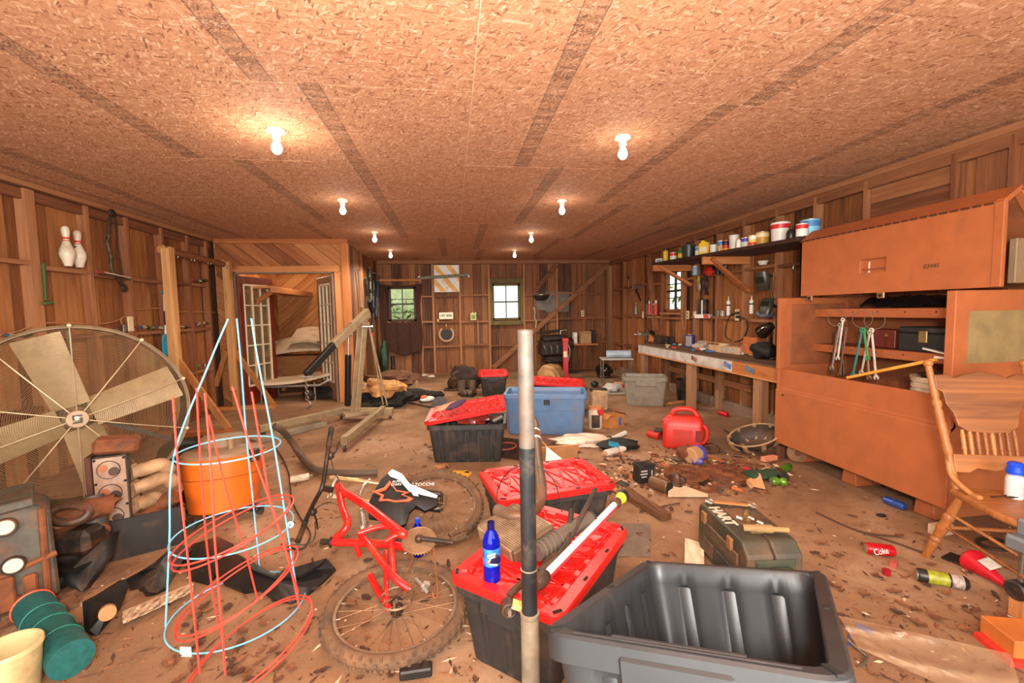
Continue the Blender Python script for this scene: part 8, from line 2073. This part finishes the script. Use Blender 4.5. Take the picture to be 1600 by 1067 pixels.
# hard case with lettering
cs = T('tool_case', 'dark olive hard tool case with HART lettering standing on edge', 'case', (0, 0, 0))
na, fa = FL(1206, 848, .3), FL(1131, 784, .3)
ax = (na - fa).normalized(); L_ = (na - fa).length + .06; mid = (na + fa) / 2
Mh = frame(ax, Vector((-ax.y, ax.x, 0)), (0, 0, 1), Vector((mid.x, mid.y, 0)))
cs.location = Mh.to_translation(); cs.rotation_euler = Mh.to_euler(); WM[cs.name] = Mh
M_CASE = mat('olive_case_plastic', (66, 60, 46), .55, var=.12, dirt=(120, 80, 52), damt=.3, bump=.1)
M_CASEG = mat('green_case_end', (58, 62, 46), .5, var=.12, dirt=(110, 84, 58), damt=.2)
hw, hh = .145, .30
def chamf(L, w, h, c):
 return [(-L / 2 + c, 0), (L / 2 - c, 0), (L / 2, c), (L / 2, h - c * 1.6), (L / 2 - c * 1.6, h), (-L / 2 + c, h), (-L / 2, h - c), (-L / 2, c)]
for s in (-1, 1):
 MB().prism(chamf(L_, hw, hh, .035), hw - .004, frame((1, 0, 0), (0, 0, 1), (0, -1, 0), (0, .002 + (hw - .004 if s > 0 else -.004), 0))).build('case_half', M_CASE, cs, bevel=.012, seg=2)
MB().box((.08, -hw - .003, .08), (.26, .012, .09)).build('side_recess_shade', mat('case_shadow', (44, 40, 32), .6, dirt=DIRT, damt=.3), cs, bevel=.01); MB().box((-.12, -hw - .003, .08), (.12, .012, .09)).build('side_recess_shade', mat('case_shadow', (44, 40, 32)), cs, bevel=.01)  # raised panels; the shade of recesses is put into their dark colour
MB().box((0, -hw - .004, .19), (.4, .014, .07)).build('side_rib', M_CASE, cs, bevel=.012)
for x in (-.17, .12): MB().box((x, -hw - .006, .24), (.05, .02, .07)).build('latch', mat('brown_latch', (140, 92, 58), .5), cs, bevel=.006)
MB().box((0, 0, hh), (.28, .1, .012)).build('top_tray', mat('dusty_top', (96, 70, 48), .8, dirt=(140, 90, 58), damt=.4), cs, bevel=.004)
MB().box((L_ / 2 + .004, 0, .14), (.02, .2, .18)).build('end_panel', M_CASEG, cs, bevel=.012)
MB().tube(smooth_path([(L_ / 2 + .012, -.07, .17), (L_ / 2 + .03, -.06, .19), (L_ / 2 + .03, .06, .19), (L_ / 2 + .012, .07, .17)]), .012, 8).build('end_handle', M_CASEG, cs); MB().ell((L_ / 2 + .012, 0, .16), (.012, .05, .016), 14, 6).build('handle_opening', mat('opening_tan', (150, 90, 50), .8), cs)
text(cs, 'case_lettering', 'HART', (-.06, -hw + .045, hh + .002), (0, 0, 0), .085, mat('cream_letter', (220, 200, 176), .5), .001, bold=.003)
zt = hh + .006
t = T('open_end_wrench', 'long rusty orange spanner lying across the top of the tool case', 'wrench', Mh @ Vector((-.2, 0, zt))); P0, P1 = Mh @ Vector((-.21, -.1, zt + .012)), Mh @ Vector((-.14, .12, zt + .012)); MB().bar(P0, P1, .022, .01).build('shank', mat('orange_spanner', (196, 124, 70), .5, .3), t, True); MB().torus(P1, .02, .008, n=14, k=6).build('ring_end', M_CHR, t, True); MB().torus(P0, .02, .008, n=14, k=6).build('ring_end', M_CHR, t, True)
for i, (x, y) in enumerate(((.0, .0), (.03, .03), (-.03, .02), (.02, -.03), (.06, -.02), (.08, .05))):
 p = Mh @ Vector((x, y, zt + .012)); thing1(MB().cyl(p, p + Vector((.02 * (-1) ** i, .02, .006)), .012, n=10), 'socket_piece', M_CHR if i % 2 else mat('brass', (176, 146, 96)), '%s small %s socket on the tool case top' % (('first', 'second', 'third', 'fourth', 'fifth', 'sixth')[i], 'chrome' if i % 2 else 'brass'), 'socket', 'loose sockets on the tool case')
thing1(MB().tube(smooth_path([Mh @ Vector(q) for q in ((.12, -.08, zt + .016), (.14, -.02, zt + .022), (.15, .05, zt + .02), (.17, .13, zt + .022))]), [.018] * 6 + [.022] * 7 + [.014] * 6, 10), 'work_glove', mat('tan_leather', (150, 116, 72), .8), 'rolled tan strip of leather on the tool case', 'leather')
thing1(MB().sheet(8, 6, lambda u, v: FL(1070 + 30 * u, 880 - 40 * v + 10 * u, .01 + .02 * abs(math.sin(u * 5 + v * 3))), .004), 'cream_paper', mat('cream_paper', (226, 196, 166), .8), 'crumpled cream paper on the floor left of the tool case', 'paper')
thing1(MB().sheet(8, 6, lambda u, v: FL(965 + 50 * u, 868 - 50 * v, .008 + .01 * mnoise.noise(Vector((u * 3, v * 3, 0)))), .004), 'grey_mat', mat('grey_fabric', (120, 100, 84), .9), 'flat grey fabric scrap between red lid and tool case', 'fabric')

# ================================================================== right floor
can_('crushed blue can on the floor before the chest', 1382, 780, 1414, 792, (60, 90, 170), .028)
t = can_('red cola can lying on the floor in front of the chest', 1353, 856, 1397, 861, (206, 24, 34), .033)
text(t, 'can_lettering', 'Coke', FL(1376, 862, .067) - t.location, (R_(50), 0, R_(2)), .045, M_WHITE, .0005, shear=.3)
thing1(MB().torus(FL(1377, 805, .006), .028, .006, n=20, k=6, sq=.6), 'black_ring', M_BLACK, 'little black rubber ring below the crushed blue can', 'ring')
thing1(MB().lathe([(.001, 0), (.018, 0), (.02, .03), (.016, .032), (.001, .03)], 14, FL(1385, 898)), 'bottle_closure', mat('maroon_cap', (150, 20, 30), .3), 'small dark red bottle cap below the red cola can', 'cap lid')
thing1(MB().box(FL(1397, 881, .015), (.045, .03, .03), (0, 0, .5)), 'red_bottle_piece', mat('clear_red', (170, 80, 70), .2), 'reddish clear plastic piece under the red cola can', 'plastic')
t = T('spray_can', 'black and lime labelled aerosol can lying on the floor by the chair', 'can', FL(1468, 915)); a, b = FL(1432, 897, .034), FL(1512, 912, .034); d = (b - a).normalized()
MB().tube([a, a + d * .008, b - d * .01, b], [.028, .034, .034, .026], 22).build('can_body', mat('black_can', (44, 40, 34), .35, .2), t, True); MB().cyl(a - d * .002, a + d * .004, .027, n=20).build('can_base', M_CHR, t, True)
MB().tube([a.lerp(b, .2), a.lerp(b, .62)], [.0348, .0348], 22, caps=False).build('lime_label', mat('lime_label', (150, 146, 40), .4, var=.25, scale=40), t, True); MB().tube([a.lerp(b, .66), a.lerp(b, .9)], [.0348, .0348], 22, caps=False).build('grey_label', mat('grey_red_label', (170, 150, 140), .4, var=.4, scale=40), t, True)
MB().tube([b, b + d * .006], [.026, .02], 18).build('can_top', mat('tan_top', (150, 120, 96), .4, .5), t, True)
t = T('red_oil_bag', 'red cone shaped plastic pouch with a white label by the chair leg', 'pouch', FL(1545, 890))
a, b = FL(1515, 872, .05), FL(1592, 930, .02); MB().tube(smooth_path([a, a.lerp(b, .12), a.lerp(b, .35), a.lerp(b, .65), b]), [.03 + .035 * s for s in (0, .4, .7, .9, 1)] + [.065, .062, .058, .054, .05, .047, .044, .041, .038, .034, .03, .027, .024, .02, .017, .014, .011, .008, .006, .005], 16).build('pouch_body', mat('crimson_film', (206, 24, 42), .35, var=.1, bump=.2), t, True)
c = a.lerp(b, .36); dd = (b - a).normalized(); MB().box(c + Vector((-.012, -.02, .052)), (.075, .055, .003), Matrix((dd, Vector((0, 0, 1)).cross(dd).normalized(), dd.cross(Vector((0, 0, 1)).cross(dd)).normalized())).transposed() @ Euler((.45, 0, 0)).to_matrix()).build('white_label', M_WHITE, t, True)
thing1(MB().box(FL(1496, 874, .008), (.11, .1, .012), (0, 0, .3)), 'dark_mat', M_BLACK, 'dark square mat on the floor under the chair', 'mat')
thing1(MB().box(FL(1470, 826, .03), (.13, .06, .06), (0, 0, .1)), 'white_block', mat('pale_block', (206, 176, 146), .7), 'pale wood block lying behind the chair leg', 'block')
thing1(MB().torus(FL(1555, 850, .03), .09, .012, n=24, k=6, sq=.7), 'bike_tube', M_BLACK, 'dark rubber loop under the chair', 'loop')
t = T('blue_clip', 'small blue plastic clip with a thin tail on the plastic sheet', 'clip', FL(1350, 982)); MB().bar(FL(1338, 976, .012), FL(1364, 987, .012), .022, .012).build('clip_body', mat('blue_clip', (40, 90, 160), .4), t, True); MB().tube(smooth_path([FL(x, y, .01) for x, y in ((1340, 978), (1328, 990), (1326, 1010))]), .0025, 5).build('clip_tail', mat('blue_clip', (40, 90, 160)), t, True)
t = T('paper_tag', 'little red and white tag with dark beads on the floor', 'tag', FL(1408, 990)); MB().box(FL(1410, 991, .006), (.045, .024, .005), (0, 0, -.2)).build('tag_card', M_WHITE, t, True); MB().box(FL(1418, 993, .0095), (.02, .01, .003), (0, 0, -.2)).build('red_print', mat('red_print', (200, 50, 50)), t, True); MB().tube([FL(1394, 983, .008), FL(1408, 987, .008)], .005, 6).build('beads', M_BLACK, t, True)
thing1(MB().sheet(30, 14, lambda u, v: FL(1310 + 270 * u + 30 * v, 962 + 60 * u + (50 + 60 * u) * v, .012 + .012 * (mnoise.noise(Vector((u * 7, v * 4, 3))) + 1) + .018 * abs(math.sin(v * 5 + u * 3)) ** 6), .002), 'plastic_sheet', mat('clear_sheet', (206, 168, 134), .25, var=.05, alpha=.24, bump=.3), 'clear crumpled plastic sheet on the floor right of the dark grey tote', 'plastic sheet')
thing1(MB().tube(smooth_path([FL(x, y, .012) for x, y in ((1325, 1000), (1345, 1018), (1355, 1028), (1345, 1040))]), .006, 6), 'wire_bit', M_STEEL, 'bent wire piece on the floor beside the tote corner', 'wire')
# clamp at the right edge, and the orange block
c0 = WY(1594, 850, 1.62)
t = T('bar_clamp', 'blue grey steel clamp standing at the right picture edge', 'clamp', (c0.x + .03, c0.y, 0)); M_CLP = mat('blue_grey_steel', (126, 130, 134), .4, .4)
MB().box(c0 + Vector((.03, 0, .0)), (.12, .09, .07)).build('clamp_jaw', M_CLP, t, True, bevel=.012); MB().box(c0 + Vector((.05, 0, .07)), (.06, .07, .08)).build('clamp_head', M_CLP, t, True, bevel=.01); MB().cyl((c0.x + .02, c0.y, .16), (c0.x + .02, c0.y, c0.z), .014, n=10).build('clamp_bar', M_STEEL, t, True); MB().cyl((c0.x - .02, c0.y, .13), (c0.x + .06, c0.y, .13), .045, n=16).build('clamp_foot', M_BLACK, t, True, bevel=.008); MB().box((c0.x + .02, c0.y, .06), (.05, .05, .12)).build('clamp_stem', W_PINEZ, t, True)
t = T('wood_wedge', 'orange wood block with a red painted edge at the right picture edge', 'block', FL(1592, 1010)); MB().box(FL(1600, 1000, .05), (.2, .16, .09), (0, 0, -.3)).build('block_body', mat('orange_wood', (190, 104, 42), .6, var=.1), t, True, bevel=.004); MB().box(FL(1596, 1018, .012), (.22, .17, .024), (0, 0, -.3)).build('red_edge', mat('red_edge', (206, 50, 36), .5), t, True)
# bits right of the blue tote, along the back
thing1(MB().ell(FL(956, 606, .08), (.16, .1, .08), 14, 8, bumpy=.6, seed=2), 'white_crumple', mat('white_crumple', (196, 190, 184), .7), 'crumpled white paper on the floor left of the grey tote', 'paper')
t = T('small_carton', 'tan and white little carton on the floor left of the grey tote', 'carton', FL(969, 607)); MB().box((0, 0, .06), (.2, .12, .12)).build('carton_body', mat('peach_carton', (222, 170, 130), .7), t, bevel=.004); MB().box((0, -.061, .06), (.14, .003, .06)).build('carton_print', mat('red_print', (200, 50, 50)), t)
thing1(MB().ell(FL(929, 600, .06), (.08, .07, .06), 12, 8), 'green_bulb', mat('dark_green_glass', (24, 50, 44)), 'small dark green round jar on the floor by the red loose lid', 'jar')
thing1(MB().sheet(8, 5, lambda u, v: FL(930 + 60 * u, 616 - 8 * v, .012), .004), 'pale_board', mat('pale_sheet', (170, 160, 150), .7), 'flat pale sheet on the floor left of the grey tote', 'sheet')
# ================================================================== dry leaves and grit on the floor
rl = random.Random(21)
def leaf_mesh(seed):
 r = random.Random(seed); m = MB(); n = 6; vs = []; fs = []
 for i in range(n + 1):
  s = i / n; w = .34 * math.sin(PI * min(1, s * .93 + .05)) ** .8 * (1 + .35 * math.sin(i * 2.6 + seed)); x = (s - .5)
  curl = .22 * (s - .4) ** 2 * r.choice((.6, 1.2)); bend = .1 * r.uniform(.3, 1)
  vs += [(x, -w, curl + bend), (x, 0, curl), (x, w, curl + bend)]
 for i in range(n):
  a = i * 3; fs += [(a, a + 3, a + 4, a + 1), (a + 1, a + 4, a + 5, a + 2)]
 m.add(vs, fs, False)
 return m
M_LF = [mat('dry_leaf_brown', (104, 60, 34), .8, rvar=.25), mat('dry_leaf_orange', (124, 74, 44), .8, rvar=.25), mat('dry_leaf_dark', (76, 44, 26), .8, rvar=.2)]
LM = [leaf_mesh(s).mesh('dry_leaf', M_LF[s % 3]) for s in range(6)]
zones = [((1260, 1590), (740, 1060), 95), ((260, 520), (930, 1066), 45), ((430, 760), (840, 1066), 45), ((880, 1250), (690, 870), 50), ((440, 700), (650, 760), 30), ((560, 1000), (600, 720), 20)]
k = 0
for (x0, x1), (y0, y1), n in zones:
 for i in range(n):
  p = FL(rl.uniform(x0, x1), rl.uniform(y0, y1), .006)
  if p.x > 3.0 or (1.35 < p.x < 1.95 and 2.0 < p.y < 2.75): continue
  o = bpy.data.objects.new('dry_leaf', LM[rl.randrange(6)]); COL.objects.link(o)
  o.location = p; s = rl.uniform(.03, .075); o.scale = (s, s * rl.uniform(.5, .9), s); o.rotation_euler = (rl.uniform(-.15, .15), rl.uniform(-.15, .15), rl.uniform(0, 6.3))
  tag(o, 'small curled dry leaf lying on the dirty floor', 'leaf', 'dry leaves scattered on the floor'); k += 1
m = MB()
for i in range(2600):
 px, py = rl.uniform(0, 1600), 620 + 446 * rl.random() ** .8
 p = FL(px, py, .001)
 if p.x > 3.9 or p.x < -3.6 or p.y > 10: continue
 s = rl.uniform(.002, .009); a = rl.uniform(0, 3); c, d = math.cos(a) * s, math.sin(a) * s
 m.cur = rl.choice((0, 0, 0, 1, 1, 1, 2, 3))
 L = rl.choice((1, 1, 2.5, 5))
 m.add([(p.x - c * L, p.y - d * L, .001), (p.x + d, p.y - c, .001), (p.x + c * L, p.y + d * L, .001), (p.x - d, p.y + c, .001), (p.x, p.y, .001 + s * .7)], [(0, 1, 4), (1, 2, 4), (2, 3, 4), (3, 0, 4)])
for i in range(900):
 px, py = rl.gauss(1060, 75), rl.gauss(738, 20)
 p = FL(px, py, .001); s = rl.uniform(.006, .022); a = rl.uniform(0, 3); c, d = math.cos(a) * s, math.sin(a) * s; L = rl.choice((1, 2, 3))
 if py > 775 or py < 695 or p.x > 3: continue
 m.cur = rl.choice((0, 1, 1, 1, 2, 3)); h = s * rl.uniform(.5, 1.2)
 m.add([(p.x - c * L, p.y - d * L, .001), (p.x + d, p.y - c, .001), (p.x + c * L, p.y + d * L, .001), (p.x - d, p.y + c, .001), (p.x, p.y, h)], [(0, 1, 4), (1, 2, 4), (2, 3, 4), (3, 0, 4)])
tag(m.build('floor_debris', [M_LF[0], M_LF[2], M_LF[1], mat('pale_chip', (206, 168, 134), .8)]), 'fine leaf crumbs, twigs and grit strewn over the dirty floor', 'debris', kind='stuff')
M_TWIG = mat('twig', (84, 54, 36), .9)
for i, L in enumerate(([(1275, 800), (1330, 825), (1400, 848), (1460, 870)], [(1300, 812), (1350, 832), (1405, 838)], [(1000, 800), (1040, 790), (1062, 786)])):
 o = MB().tube(smooth_path([FL(x, y, .008) for x, y in L]), .006, 6).build('dry_stick', M_TWIG); tag(o, ['long dry stick on the floor in front of the chest', 'shorter dry stick behind the long one in front of the chest', 'dry stick on the floor beside the dark plank'][i], 'stick')
